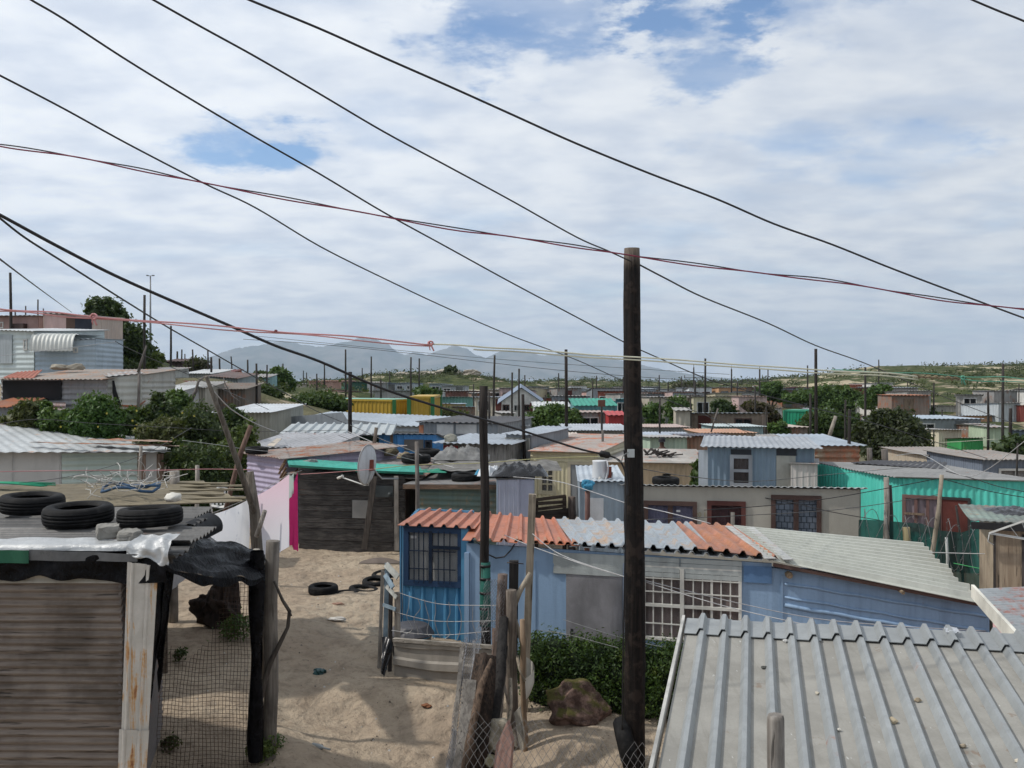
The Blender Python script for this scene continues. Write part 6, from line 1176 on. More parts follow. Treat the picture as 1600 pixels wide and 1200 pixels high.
# wrapped post, round post, dead branch
def pole_mesh(mb, x, y, z0, z1, r0, r1, lean=(0, 0), n=12, wob=.06, segs=8, R=random):
    pts = []; rs = []
    for i in range(segs+1):
        k = i/segs; pts.append((x+lean[0]*k+.012*math.sin(i*1.3+x)*min(1, (z1-z0)/3), y+lean[1]*k, z0+(z1-z0)*k)); rs.append(r0+(r1-r0)*k)
    return mb.tube(pts, rs, n, wob=wob, R=R)
q = P(402, 868, 10.9); g = H(q.x, q.y); mb = MB()
mb.grid(lambda a, b: Vector((q.x+(.075+.02*noise.noise(Vector((a*6, b*5, 1)))+.015*math.sin(b*9))*math.cos(a*2*math.pi)-.02*b, q.y+.07*math.sin(a*2*math.pi), q.z+.05-(q.z-g-.1)*b)), 20, 36); mb.build('wrapped_post', PLAS, label='gate post wrapped in black plastic at the end of the canopy', cat='post')
q = P(425, 845, 11.4); g = H(X(424, 11.4), 11.4); mb = MB(); pole_mesh(mb, X(421, 11.4), 11.4, g-.3, q.z, .085, .082, (.03, 0)); mb.build('round_post', wood((.12, .105, .09), (.24, .215, .185), seed=21), label='thick grey round post standing beside the black-wrapped gate post', cat='post')
mb = MB(); pts = [P(428, 908, 11.3), P(441, 938, 11.3), P(452, 955, 11.3), P(449, 980, 11.3), P(437, 1005, 11.3), P(422, 1035, 11.3), P(411, 1070, 11.25), P(405, 1100, 11.2)]; mb.tube(pts, [.012, .018, .022, .02, .026, .03, .034, .03], 7, wob=.2); mb.tube([P(452, 955, 11.3), P(455, 962, 11.25)], .012, 5); mb.build('dead_branch', wood((.05, .042, .035), (.11, .095, .08), seed=22), label='curved dark branch leaning against the thick round post', cat='branch')
# rusty wire netting in the gateway
NET = plain((.085, .05, .032), .75, .3)
def netting(corner, nu, nv, r, lab, mat_, hexa=False, keep=None, jit=.2, name='wire_netting', warp=.03, seed=0, sub=1, kind=None):
    """square or hexagonal mesh of real wires between four corners (a, b, c, d)"""
    a, b, c, d = map(Vector, corner); R = random.Random(seed); mb = MB()
    def pt(u, v): p_ = (a*(1-u)+b*u)*(1-v)+(d*(1-u)+c*u)*v; s_ = noise.noise(Vector((u*4, v*4, seed)))*warp; return p_+Vector((s_*.5, s_, s_*.4))+Vector((R.uniform(-1, 1), R.uniform(-1, 1), R.uniform(-1, 1)))*jit*.01
    if hexa:
        for i in range(nu):
            L_ = [];
            for j in range(nv*2+1):
                off = .5 if (j+0) % 4 in (0, 1) else 0.0
                off = (.25 if (j % 4 in (0, 1)) else -.25)*(1 if i % 2 else -1)
                L_.append(((i+.5+off)/nu, j/(nv*2)))
            run = []
            for (u, v) in L_:
                if keep is None or keep(u, v): run.append(pt(u, v))
                else:
                    if len(run) > 1: mb.tube(run, r, 3, cap=False)
                    run = []
            if len(run) > 1: mb.tube(run, r, 3, cap=False)
    else:
        for axis in (0, 1):
            n0, n1 = (nu, nv) if axis == 0 else (nv, nu)
            for i in range(n0+1):
                run = []; o_ = R.uniform(-.12, .12)/n0
                for j in range(n1*sub+1):
                    u, v = ((i/n0+o_*.5), j/(n1*sub)) if axis == 0 else (j/(n1*sub), (i/n0+o_*.5))
                    if keep is None or keep(u, v): run.append(pt(u, v)+Vector((0, 0, 0)))
                    else:
                        if len(run) > 1: mb.tube(run, r, 3, cap=False)
                        run = []
                if len(run) > 1: mb.tube(run, r, 3, cap=False)
    return mb.build(name, mat_, label=lab, cat='wire netting', kind=kind)
a, b, c, d = P(240, 1240, 10.3), P(405, 1240, 11.2), P(402, 872, 11.2), P(262, 872, 10.3)
netting((a, b, c, d), 26, 56, .0028, 'rusty square wire netting across the gateway beside the near shack', NET, keep=lambda u, v: v < .60+.03*math.sin(u*20) or (u > .50+.1*math.sin(v*9) and v < .97), warp=.05, seed=3)
# tangle of wire with blue frame on the mossy roof; mossy board roof behind
A = P(-60, 797, 12.6); B = P(262, 798, 14.0); A.z = 3.14; B.z = 2.98
root, wd, rc = shack('mossy_roofed_shed', 'low shed with a flat mossy brown board roof behind the tyres', 'shed', A, B, 2.6, .06, wood((.08, .065, .05), (.16, .13, .10), 'x', seed=23), metal((.16, .135, .09), .25, .85, .0, c2=(.24, .20, .13), seed=292, rc=(.10, .07, .035)), None, ('flat', .1, 0, 'u'), ('sine', .34, .012, 'v'), oh=(.05, 1.15, .1), rag=.1)
R = random.Random(12)
for k in range(5):
    px0 = 262+R.uniform(-10, 40); Yk = 14.7+k*.45; q0 = P(px0, 790-5*k, Yk); q0.z = 3.04+.012*k; mb = MB(); mb.beam(q0, q0+Vector((1.1+R.uniform(-.2, .2), R.uniform(-.15, .35), 0)), .10, .025)
    mb.build('board', wood((.17, .14, .09), (.30, .26, .18), 'x', seed=24+k % 2), label=('nearest', 'second nearest', 'middle', 'second farthest', 'farthest')[k]+' of the five loose boards at the right end of the mossy roof', cat='board', group='loose boards on the mossy roof')
q = P(270, 790, 13.9); MB().rock((q.x, q.y, 3.16), (.12, .09, .07), 4, 3, amp=.3, smooth=True).build('white_bowl', paint((.60, .58, .52), .5, .1, seed=3), label='upturned white bowl at the front edge of the mossy roof', cat='bowl')
mb = MB(); c = P(205, 777, 14.6); c.z = 3.22
for k in range(46):
    p0 = c+Vector((R.uniform(-.62, .55), R.uniform(-.5, .5), R.uniform(0, .14))); pts = [p0]; dv = Vector((R.uniform(-1, 1), R.uniform(-1, 1), R.uniform(-.2, .3))).normalized()
    for j in range(5): dv = (dv+Vector((R.uniform(-.9, .9), R.uniform(-.9, .9), R.uniform(-.4, .4)))).normalized(); pts.append(pts[-1]+dv*.10+Vector((0, 0, .008 if pts[-1].z < 3.4 else -.02)))
    mb.tube(pts, .006, 4, cap=False)
mb.build('wire_tangle', paint((.48, .47, .44), .5, .3, seed=5), label='tangle of pale wire lying on the mossy shed roof', cat='wire')
mb = MB(); c.z = 3.18; pts = [c+Vector((math.cos(a)*.42, math.sin(a)*.38, .05+.05*math.sin(3*a))) for a in [i*.45 for i in range(15)]]; mb.tube(pts, .022, 8); mb.tube([c+Vector((-.3, .2, .06)), c+Vector((.5, -.2, .10))], .02, 8)
mb.build('bent_tubing', paint((.03, .08, .16), .5, .2, seed=6), label='bent dark blue tube frame lying under the wire tangle', cat='frame')
mb = MB(); c = P(5, 758, 14.9)
for k in range(14): mb.tube([c+Vector((-.6+R.uniform(0, .3), R.uniform(-.2, .2), .02*k*.1)), c+Vector((0, R.uniform(-.1, .1), .04)), c+Vector((.75+R.uniform(-.2, .1), R.uniform(-.2, .3), 0))], .010, 4)
mb.build('green_netting', paint((.02, .30, .16), .6, .2, seed=7), label='bright green netting scraps at the left edge behind the tyres', cat='netting')
# --- leaning prop pole with companions, washing line and cloths
PL = wood((.09, .075, .06), (.20, .175, .145), seed=26)
mb = MB(); mb.tube([P(322, 588, 13.2), P(347, 655, 13.5), P(372, 725, 13.8), P(397, 800, 14.1)], [.026, .034, .042, .048], 9, wob=.15); mb.build('leaning_pole', PL, label='long crooked pole leaning left above the hanging white sheets', cat='pole')
q = P(403, 870, 14.2); g = H(q.x, q.y); mb = MB(); mb.tube([(q.x+.12, q.y, g-.2), (q.x+.05, q.y, g+1.0), P(399, 800, 14.2), P(390, 737, 14.2)], [.10, .085, .075, .055], 9, wob=.2); mb.build('gnarled_post', PL, label='gnarled upright post carrying the long crooked pole by the hanging sheets', cat='post')
mb = MB(); mb.tube([P(401, 838, 14.0), P(414, 798, 13.9)], [.04, .035], 7, wob=.1); mb.build('short_stick', WOODG, label='short stick tied slanting beside the gnarled post', cat='stick')
mb = MB(); mb.tube([P(352, 800, 18.5), P(362, 760, 18.5), P(376, 708, 18.5), P(392, 665, 18.5)], .05, 7, wob=.1); mb.build('brown_pole', wood((.10, .06, .045), (.17, .11, .085), seed=27), label='slanting red-brown pole among the bushes left of the lilac shack', cat='pole')
CL = {'w': paint((.66, .67, .70), .9, .06, seed=300, bump=.1, dirt=.1), 'p': paint((.66, .56, .60), .9, .08, seed=301, bump=.1, dirt=.1), 'm': paint((.42, .02, .12), .8, .15, seed=302, bump=.1, dirt=.2), 'g': paint((.50, .58, .52), .9, .1, seed=303, bump=.1, dirt=.1)}
M_, t = newmat('printed_cotton'); p = pos(t); n = t.noise(p, 7, 4, .6, .5); finish(t, t.mix(t.ramp(n, .60, .66, 0, .6), t.mix(t.ramp(t.noise(p, 2, 3), .4, .6), (.78, .79, .82), (.84, .85, .87)), (.45, .47, .56)), .9, 0, t.noise(p, 50, 3), .1, .01); CL['q'] = M_
M_, t = newmat('pink_white_cotton'); p = pos(t); sx = t.n('ShaderNodeSeparateXYZ'); t.l(p, sx.inputs[0]); n = t.noise(p, 1.5, 4, .6, .5); finish(t, t.mix(t.ramp(t.math('ADD', t.math('MULTIPLY', sx.outputs[0], .8), sx.outputs[2]), -.9, .4), (.88, .86, .89), (.88, .62, .70)), .9, 0, t.noise(p, 50, 3), .1, .01); CL['p'] = M_
for M_ in (CL['q'], CL['p'], CL['w'], CL['g'], CL['m']):       # thin cotton lets light through
    nt = M_.node_tree; b_ = [n for n in nt.nodes if n.type == 'BSDF_PRINCIPLED'][0]; o_ = [n for n in nt.nodes if n.type == 'OUTPUT_MATERIAL'][0]; tl = nt.nodes.new('ShaderNodeBsdfTranslucent'); mx = nt.nodes.new('ShaderNodeMixShader'); mx.inputs[0].default_value = .45
    nt.links.new(b_.inputs['Base Color'].links[0].from_socket, tl.inputs['Color']); nt.links.new(b_.outputs[0], mx.inputs[1]); nt.links.new(tl.outputs[0], mx.inputs[2]); nt.links.new(mx.outputs[0], o_.inputs['Surface'])
def cloth(pxa, ya, pxb, yb, ba, bb, Ya, Yb, mat_, lab, seed=0, name='sheet', fold=.05, sagb=0, cat='hanging cloth'):
    def fn(a, b):
        tp = P(pxa+(pxb-pxa)*a, ya+(yb-ya)*a+3*math.sin(a*math.pi), Ya+(Yb-Ya)*a); bt = P(pxa+(pxb-pxa)*a, ba+(bb-ba)*a+sagb*math.sin(a*math.pi), Ya+(Yb-Ya)*a)
        v = tp*(1-b)+bt*b; f_ = fold*b*(math.sin(a*9+seed+b)+.6*math.sin(a*23+seed*2)); v.y += f_+fold*.8*noise.noise(Vector((a*3, b*3, seed)))*b; v.x += f_*.25; return v
    mb = MB(); mb.grid(fn, 40, 24); return mb.build(name, mat_, label=lab, cat=cat, group='cloths drying on the line')
cloth(324, 806, 391, 779, 842, 898, 12.45, 14.3, CL['q'], 'white patterned sheet nearest the black canopy on the drying line', 1)
cloth(392, 779, 452, 741, 893, 854, 14.35, 16.2, CL['p'], 'large pink and white sheet on the drying line', 2)
cloth(452, 742, 459, 738, 780, 770, 16.2, 16.4, CL['g'], 'small pale green cloth between the pink sheet and the magenta one', 3, fold=.02)
cloth(451, 768, 465, 738, 850, 862, 16.3, 16.6, CL['m'], 'narrow magenta cloth hanging at the right end of the drying line', 4, fold=.03)
cloth(270, 893, 291, 898, 921, 903, 14.5, 14.6, CL['w'], 'white cloth corner seen beneath the black canopy', 5, fold=.02)
mb = MB(); mb.tube([P(300, 812, 12.0), P(324, 805, 12.45), P(391, 778, 14.3), P(452, 741, 16.2), P(466, 737, 16.6), P(472, 735, 22.4)], .005, 5); mb.build('washing_line', paint((.4, .38, .35), seed=8), label='thin line carrying the drying sheets', cat='line')
# stump behind the netting, plants
BR = wood((.018, .013, .011), (.055, .038, .03), seed=28, scl=.6)
q = P(345, 925, 16.4); mb = MB(); mb.rock((q.x, q.y, H(q.x, q.y)+.26), (.36, .34, .42), 6, 5, amp=.5, facet=9); mb.build('tree_stump', BR, label='dark rooty stump on the sand behind the wire netting', cat='stump')
q = P(393, 930, 12.6); g = H(q.x, q.y); mb = MB(); pole_mesh(mb, q.x, q.y, g-.1, P(0, 858, 12.6).z, .05, .045, (.06, 0), 8); mb.build('pale_post', wood((.22, .20, .17), (.38, .35, .30), seed=29), label='slim pale post seen behind the black-wrapped gate post', cat='post')
# white plastic chair and bits in the yard under the bushes
def chair(loc, rz):
    root = thing('plastic_chair', 'white plastic chair standing in the shady yard beyond the mossy roof', 'chair', loc); root.rotation_euler = (0, 0, 0)
    Wm = paint((.66, .65, .62), .5, .08, seed=9, bump=.1); L = Vector(loc); rot = Matrix.Rotation(rz, 3, 'Z'); T = lambda x, y, z: L+rot @ Vector((x, y, z))
    mb = MB(); mb.grid(lambda a, b: T((a-.5)*.46, (b-.5)*.44, .43+.02*math.cos(a*6.28)), 8, 8); mb.grid(lambda a, b: T((a-.5)*.46, (b-.5)*.44, .405+.02*math.cos(a*6.28)), 8, 8); mb.build('seat', Wm, root)
    mb = MB()
    for k in range(5): a = -.19+.095*k; mb.beam(T(a, .22, .43), T(a*.95, .30, .82-.06*abs(k-2)/2), .055, .012)
    mb.tube([T(-.23, .22, .42), T(-.225, .28, .68), T(-.15, .31, .83), T(0, .32, .87), T(.15, .31, .83), T(.225, .28, .68), T(.23, .22, .42)], .022, 8); mb.build('backrest', Wm, root)
    for sx in (-1, 1):
        for sy in (-1, 1): mb = MB(); mb.beam(T(sx*.25, sy*.25, 0), T(sx*.21, sy*.20, .42), .035, .05); mb.build('leg', Wm, root)
        mb = MB(); mb.tube([T(sx*.23, -.2, .42), T(sx*.26, -.2, .62), T(sx*.27, .0, .65), T(sx*.235, .26, .66)], .018, 7); mb.build('armrest', Wm, root)
x_, y_ = X(345, 24.0), 24.0; chair((x_, y_, H(x_, y_)+.25), .3)
mb = MB(); q = P(314, 755, 21); mb.box((q.x, q.y+.3, 2.2), (1.5, .9, .05)); 
for sx in (-.65, .65): mb.beam((q.x+sx, q.y, H(q.x, q.y)), (q.x+sx, q.y, 2.2), .06, .06)
mb.build('workbench', WOODD, label='dark table with grey top in the shady yard left of the white chair', cat='table')
for k, (px, yt, r_, Y, c, lab) in enumerate(((273, 736, .10, 16.5, WOODG, 'thick pale fence post in the yard behind the mossy roof'), (308, 727, .05, 19, WOODG, 'thinner grey fence post right of the thick pale one'), (219, 697, .045, 22.0, WOODG, 'bent grey stick before the right corner of the mint house'))):
    q = P(px, yt, Y); mb = MB(); pole_mesh(mb, q.x-.05, Y, H(q.x, Y)-.2, q.z, r_, r_*.85, (.06, 0), 8); mb.build('fence_post', c, label=lab, cat='post')
# ================================================================ yard between the path and the blue house
def stick(pts, r, mat_, lab, cat='post', name='fence_post', n=9, wob=.14, group=None):
    mb = MB(); rs = r if isinstance(r, (list, tuple)) else [r]*len(pts); mb.tube(pts, rs, n, wob=wob); return mb.build(name, mat_, label=lab, cat=cat, group=group)
def up_post(px, yt, Y, r, mat_, lab, pxb=None, name='fence_post', cat='post', rb=None, square=False, dY=0):
    q = P(px, yt, Y); xb = X(pxb if pxb else px, Y+dY); g = H(xb, Y+dY)-.25
    if square: mb = MB(); mb.beam((xb, Y+dY, g), q, (rb or r)*2, (rb or r)*2, w2=r*2); return mb.build(name, mat_, label=lab, cat=cat)
    pts = [Vector((xb, Y+dY, g)).lerp(q, k/5)+Vector((.012*math.sin(k*2+px), 0, 0)) for k in range(6)]
    return stick(pts, [(rb or r)+(r-(rb or r))*k/5 for k in range(6)], mat_, lab, cat, name)
W1_ = wood((.10, .08, .065), (.22, .185, .15), seed=30); W2_ = wood((.075, .055, .045), (.17, .13, .11), seed=31); WBK = wood((.010, .009, .009), (.03, .027, .025), seed=32, dark=.3); WPL = wood((.22, .185, .14), (.36, .31, .24), seed=33)
mb = MB(); q = P(803, 876, 12.9); g = H(q.x-.03, 12.9); mb.beam((q.x-.03, 12.9, g-.3), (q.x, 12.9, q.z), .125, .11); mb.build('fence_post', WBK, label='square black post with a bolt through its top in the yard fence', cat='post')
mb = MB(); a = P(792, 879, 12.85); mb.tube([a, P(818, 881, 12.85)], .008, 6); mb.build('bolt', plain((.06, .05, .045), .5, .5), label='rusty bolt through the top of the square black fence post', cat='bolt')
up_post(787, 897, 12.75, .062, W2_, 'split reddish-brown log left of the square black post', 770, rb=.075)
up_post(797, 922, 12.55, .072, W1_, 'weathered grey-brown post in front of the square black post', 800, rb=.085)
up_post(832, 772, 13.3, .05, WPL, 'tall pale sawn plank standing behind the yard fence', 818, name='plank', cat='plank', square=True)
stick([P(829, 895, 12.8), P(812, 925, 12.75), P(803, 948, 12.7)], [.028, .035, .04], WPL, 'broken pale branch forking right from the fence posts', 'branch', 'branch')
up_post(816, 968, 12.4, .036, wood((.16, .11, .07), (.30, .22, .15), seed=34), 'thin tan pole at the right of the fence cluster', 821, name='stick', cat='stick')
stick([P(806, 968, 12.6), P(811, 990, 12.6), P(816, 1008, 12.5)], [.018, .03, .025], WPL, 'short curved pale stick hooked beside the thin tan pole', 'stick', 'stick')
stick([P(808, 1025, 12.5), P(812, 1045, 12.4), P(820, 1065, 12.35)], .02, WPL, 'lower pale curved stick against the thin tan pole', 'stick', 'stick')
up_post(772, 982, 13.3, .035, wood((.12, .08, .065), (.20, .15, .12), seed=35), 'short red-brown post at the right end of the grey yard panel', 771)
R = random.Random(77)
# two fat leaning stumps and boards
stick([P(728, 1260, 11.0), P(741, 1150, 11.2), P(752, 1075, 11.5), P(757, 1024, 11.7)], [.15, .14, .12, .11], wood((.014, .011, .009), (.075, .05, .036), seed=36, scl=1.4, dark=.8), 'fat dark rotten stump leaning on the path side of the fence', 'stump', 'stump', 30, .34)
stick([P(716, 1262, 10.7), P(733, 1160, 10.9), P(752, 1070, 11.2), P(768, 1030, 11.4)], [.04, .045, .04, .02], wood((.05, .035, .025), (.17, .115, .08), seed=37, dark=.6), 'splintered brown rail leaning over the fat stump', 'rail', 'rail')
stick([P(752, 1250, 11.1), P(768, 1140, 11.5), P(781, 1050, 12.0), P(787, 965, 12.5)], [.07, .075, .07, .05], WBK, 'charred dark rail leaning between stump and fence posts', 'rail', 'rail', 9, .2)
stick([P(766, 1240, 11.2), P(778, 1130, 11.6), P(789, 1040, 12.2)], [.045, .045, .03], W1_, 'grey split rail leaning right of the charred one', 'rail', 'rail')
for k, (p0, p1, w_, lab) in enumerate((((700, 1260), (722, 1012), .05, 'thin grey lath standing at the left end of the leaning boards'), ((716, 1255), (734, 1062), .16, 'broad pale grey board leaning against the fat stump'), ((700, 1262), (731, 1130), .12, 'short grey board at the foot of the leaning boards'))):
    mb = MB(); mb.beam(P(*p0, 10.85-.1*k), P(*p1, 11.75-.3*k), w_, .03, up=(0, 1, 0)); mb.build('board', wood((.15, .135, .12), (.31, .285, .25), seed=38+k), label=lab, cat='board')
for k, (p0, p1, Y0_, Y1_, r_, m_, lab) in enumerate((
 ((741, 1255), (768, 1065), 10.95, 11.7, .028, W1_, 'thin grey stick leaning between the rotten stump and the charred rail'),
 ((758, 1250), (790, 1010), 11.0, 12.3, .024, WBK, 'thin black stick crossing the charred rail'),
 ((786, 1240), (799, 1060), 11.2, 12.0, .022, WPL, 'pale narrow lath before the grey-brown post'),
 ((727, 1255), (746, 1092), 10.8, 11.3, .03, W2_, 'short brown stake in front of the rotten stump'),
 ((812, 1170), (789, 1070), 11.8, 12.2, .016, W1_, 'thin twig leaning left across the grey-brown post'))):
    a_, b_ = P(*p0, Y0_), P(*p1, Y1_); stick([a_.lerp(b_, j/4)+Vector((.02*math.sin(j*2+k), 0, 0)) for j in range(5)], r_, m_, lab, 'stick', 'stick')
# stones and slabs at the foot
RK = paint((.44, .39, .30), .9, .3, seed=310, scl=2.5, bump=.9); RP = paint((.36, .22, .18), .9, .3, seed=311, scl=2.5, bump=.9)
def rockat(px, py, Y, r, lab, mat_, seed, amp=.3, name='rock'): q = P(px, py, Y); return MB().rock(q, r, seed, 4, amp=.12, sc_=2.0, facet=14).build(name, mat_, label=lab, cat='rock', group=None)
rockat(778, 1152, 11.35, (.17, .14, .22), 'cream angular rock wedged at the foot of the fence posts', RK, 3, .5)
mb = MB(); a = [P(792, 1128, 11.1), P(800, 1160, 11.0), P(795, 1225, 10.8), P(768, 1225, 10.8), P(775, 1165, 11.0)]; bk = [v+Vector((.03, .10, 0)) for v in a]; mb.add(a+bk, [(4, 3, 2, 1, 0), (5, 6, 7, 8, 9)]+[(i, (i+1) % 5, 5+(i+1) % 5, 5+i) for i in range(5)]); mb.build('stone_slab', RP, label='pink-brown stone slab standing on edge below the cream rock', cat='rock')
mb = MB(); a = [P(803, 1115, 12.0), P(812, 1105, 12.0), P(819, 1150, 11.9), P(817, 1172, 11.9), P(802, 1165, 11.9)]; bk = [v+Vector((.01, .05, 0)) for v in a]; mb.add(a+bk, [(4, 3, 2, 1, 0), (5, 6, 7, 8, 9)]+[(i, (i+1) % 5, 5+(i+1) % 5, 5+i) for i in range(5)]); mb.build('stone_slab', paint((.40, .37, .31), seed=312), label='pale upright slab between the grey-brown post and the thin tan pole', cat='rock')
rockat(762, 1188, 11.2, (.12, .1, .08), 'small mossy stone left of the cream rock', paint((.30, .28, .18), .9, .3, seed=313), 8)
MO, t = newmat('mossy_rock'); p = pos(t); n = t.noise(p, 3.2, 6, .65, .4); sx = t.n('ShaderNodeSeparateXYZ'); nn = t.n('ShaderNodeNewGeometry').outputs['Normal']; t.l(nn, sx.inputs[0])
rc_ = t.mix(t.ramp(t.noise(p, 5, 6, .7), .4, .65), (.07, .045, .036), (.25, .165, .13)); ms = t.mix(t.noise(p, 20, 4), (.045, .045, .012), (.12, .105, .035)); mk_ = t.ramp(t.math('ADD', t.math('MULTIPLY', sx.outputs[2], .28), n), .62, .78); finish(t, t.mix(mk_, rc_, ms), .95, 0, t.noise(p, 14, 7, .7), 1.0, .04, .2)
q = P(903, 1095, 13.0); g = H(q.x, 13.0); MB().rock((q.x, 13.0, g+.10), (.46, .34, .34), 12, 5, amp=.16, sc_=2.2, facet=16).build('mossy_rock', MO, label='large pink and moss-green boulder in front of the hedge', cat='rock')
mb = MB(); c = P(829, 1055, 12.75)
mb.grid(lambda a, b: c+Vector((-.10+(.05+.10*min(1, b*2.2)**.6)*math.sin(a*math.pi*.9), -.12*math.cos(a*math.pi), -.30+.50*b*(.55+.45*a)+.05*a*math.sin(b*3))), 16, 16); mb.build('bucket', paint((.62, .60, .54), .45, .12, seed=314), label='cracked white plastic tub hanging behind the thin tan pole', cat='tub')
q = P(973, 1148, 11.9); mb = MB(); mb.lathe([(.28, -.10), (.33, -.06), (.34, .0), (.33, .06), (.28, .10), (.20, .06), (.20, -.06), (.28, -.10)], (q.x+.05, q.y+.1, H(q.x, q.y)+.26), 32, Matrix.Rotation(math.radians(78), 3, 'Y')); mb.build('tyre', TYRE, label='tyre standing on edge against the foot of the tall pole', cat='tyre')
# grey panel wall of the yard
def panel_wall():
    A = P(616, 1002, 14.5); B = P(777, 1014, 13.9); w = Wall(A, B, 0, A.z, B.z); g0 = H(A.x, A.y)-.15; g1 = H(B.x, B.y)-.15
    root = thing('yard_panel', 'low grey fibre-cement panel fence before the blue house bay', 'fence', (A.x, A.y, H(A.x, A.y)))
    mb = MB(); a, b = w.pt(0, g0), w.pt(w.L, g1); c, d = Vector((B.x, B.y, B.z)), Vector((A.x, A.y, A.z)); n = w.n; pr = [(0, 0), (.42, 0), (.46, .045), (.60, .045), (.64, .0), (.88, 0), (.90, .03), (1.0, .035)]
    vs = []
    for v, h in pr:
        for k in range(13): u = k/12; q = (a*(1-u)+b*u)*(1-v)+(d*(1-u)+c*u)*v+n*h+Vector((0, 0, .012*math.sin(u*9+v*3))); vs.append(q)
    m_ = 13; fs = [(j*m_+i, j*m_+i+1, (j+1)*m_+i+1, (j+1)*m_+i) for j in range(len(pr)-1) for i in range(12)]; mb.add(vs, fs); mb.add([v-n*.012 for v in vs], [tuple(reversed(f)) for f in fs])
    mb.build('panel', paint((.30, .275, .24), .85, .22, seed=315, dirt=.4), root); mb = MB(); mb.beam(d+Vector((0, 0, .03))+n*.02, c+Vector((0, 0, .03))+n*.02, .07, .05); mb.build('top_rail', wood((.20, .18, .15), (.36, .33, .29), 'x', seed=40), root)
panel_wall()
# blue wicket of pallet boards with black plastic
def wicket():
    c = P(606, 1000, 14.9); root = thing('pallet_gate', 'ramshackle wicket of flaking blue and white pallet boards at the path edge', 'gate', (c.x, c.y, H(c.x, c.y)))
    BM = paint((.24, .32, .38), .8, .35, seed=316, scl=4, dirt=.6); WM_ = paint((.42, .43, .40), .8, .35, seed=317, scl=4, dirt=.6)
    g = H(c.x, c.y)-.1
    for k, (px, yt, Y, w_) in enumerate(((598, 892, 14.9, .05), (605, 880, 14.8, .07), (611, 905, 14.7, .06), (621, 925, 14.6, .09))): q = P(px, yt, Y); mb = MB(); mb.beam((q.x-.06+.02*k, Y, g), q, w_, .03); mb.build('upright', (WOODG, BM, WOODD, WOODG)[k], root)
    for k, (p0, p1, w_) in enumerate((((603, 882), (622, 902), .09), ((602, 898), (614, 918), .07), ((604, 916), (620, 934), .06), ((599, 945), (618, 952), .05))): mb = MB(); mb.beam(P(*p0, 14.75), P(*p1, 14.55), w_, .025, up=(0, 1, 0)); mb.build('slat', (WM_, BM, WM_, BM)[k], root)
    mb = MB(); 
    def fn(a, b): t0 = P(597+19*a, 995+4*a, 14.6); b0 = P(595+5*a, 1048+12*a, 14.2); v = t0*(1-b)+b0*b; v.y += .04*math.sin(a*7+b*3); return v
    mb.grid(fn, 12, 16); mb.build('plastic_sheet', PLB, root)
wicket()
# tub with lid behind the panel
q = P(643, 985, 15.2); g = H(q.x, q.y); root = thing('drum', 'black plastic drum with an upturned dark basin as lid behind the grey panel', 'drum', (q.x, q.y, g))
mb = MB(); mb.lathe([(0, g), (.28, g), (.31, g+.15), (.31, g+.34), (.32, g+.36), (.30, g+.38)], (q.x, q.y, 0), 24); mb.build('body', plain((.015, .02, .03), .4), root)
mb = MB(); mb.lathe([(.36, g+.38), (.365, g+.40), (.34, g+.44), (.27, g+.52), (.25, g+.53), (0, g+.535)], (q.x, q.y, 0), 14, smooth=False); mb.build('lid', paint((.085, .085, .095), .5, .3, seed=318), root)
mb = MB(); mb.lathe([(.325, g+.355), (.335, g+.36), (.325, g+.375)], (q.x, q.y, 0), 24); mb.build('rim', plain((.05, .30, .50), .4), root)
# loose wire fence strung over the panel
WR = plain((.40, .40, .39), .5, .3)
def cr(pts, n=6):
    out = []; pts = [Vector(p) for p in pts]
    for i in range(len(pts)-1):
        p0 = pts[max(i-1, 0)]; p1 = pts[i]; p2 = pts[i+1]; p3 = pts[min(i+2, len(pts)-1)]
        for k in range(n): t_ = k/n; out.append(.5*((2*p1)+(p2-p0)*t_+(2*p0-5*p1+4*p2-p3)*t_*t_+(3*p1-p0-3*p2+p3)*t_**3))
    out.append(pts[-1]); return out
mb = MB(); R = random.Random(9); rows = [[(620, 925), (660, 938), (700, 945), (776, 946)], [(614, 955), (650, 965), (690, 971), (776, 970)], [(612, 985), (650, 990), (700, 992), (766, 986)]]
for r_ in rows: mb.tube(cr([P(px, py, 14.6-(px-612)/160*.7) for px, py in r_]), .0055, 4, cap=False)
for px in (640, 652, 668, 684, 700, 718, 742, 758):
    y0 = 930+(px-620)*.13; mb.tube(cr([P(px+R.uniform(-6, 6), y0+d_, 14.55-(px-612)/160*.7) for d_ in (0, 16, 32, 50, 58)]), .0045, 4, cap=False)
mb.build('wire_fence', WR, label='loose grid of bare wire strung above the grey yard panel', cat='wire fence')
mb = MB(); mb.tube(cr([P(838, 984, 13.3), P(880, 990, 13.2), P(920, 1000, 13.2), P(965, 1012, 13.2)]), .004, 4, cap=False); mb.tube(cr([P(880, 968, 13.4), P(930, 984, 13.4), P(985, 1000, 13.3), P(1040, 1012, 13.3)]), .004, 4, cap=False); mb.build('loose_wire', WR, label='two loose strands of wire crossing the top of the hedge', cat='wire')
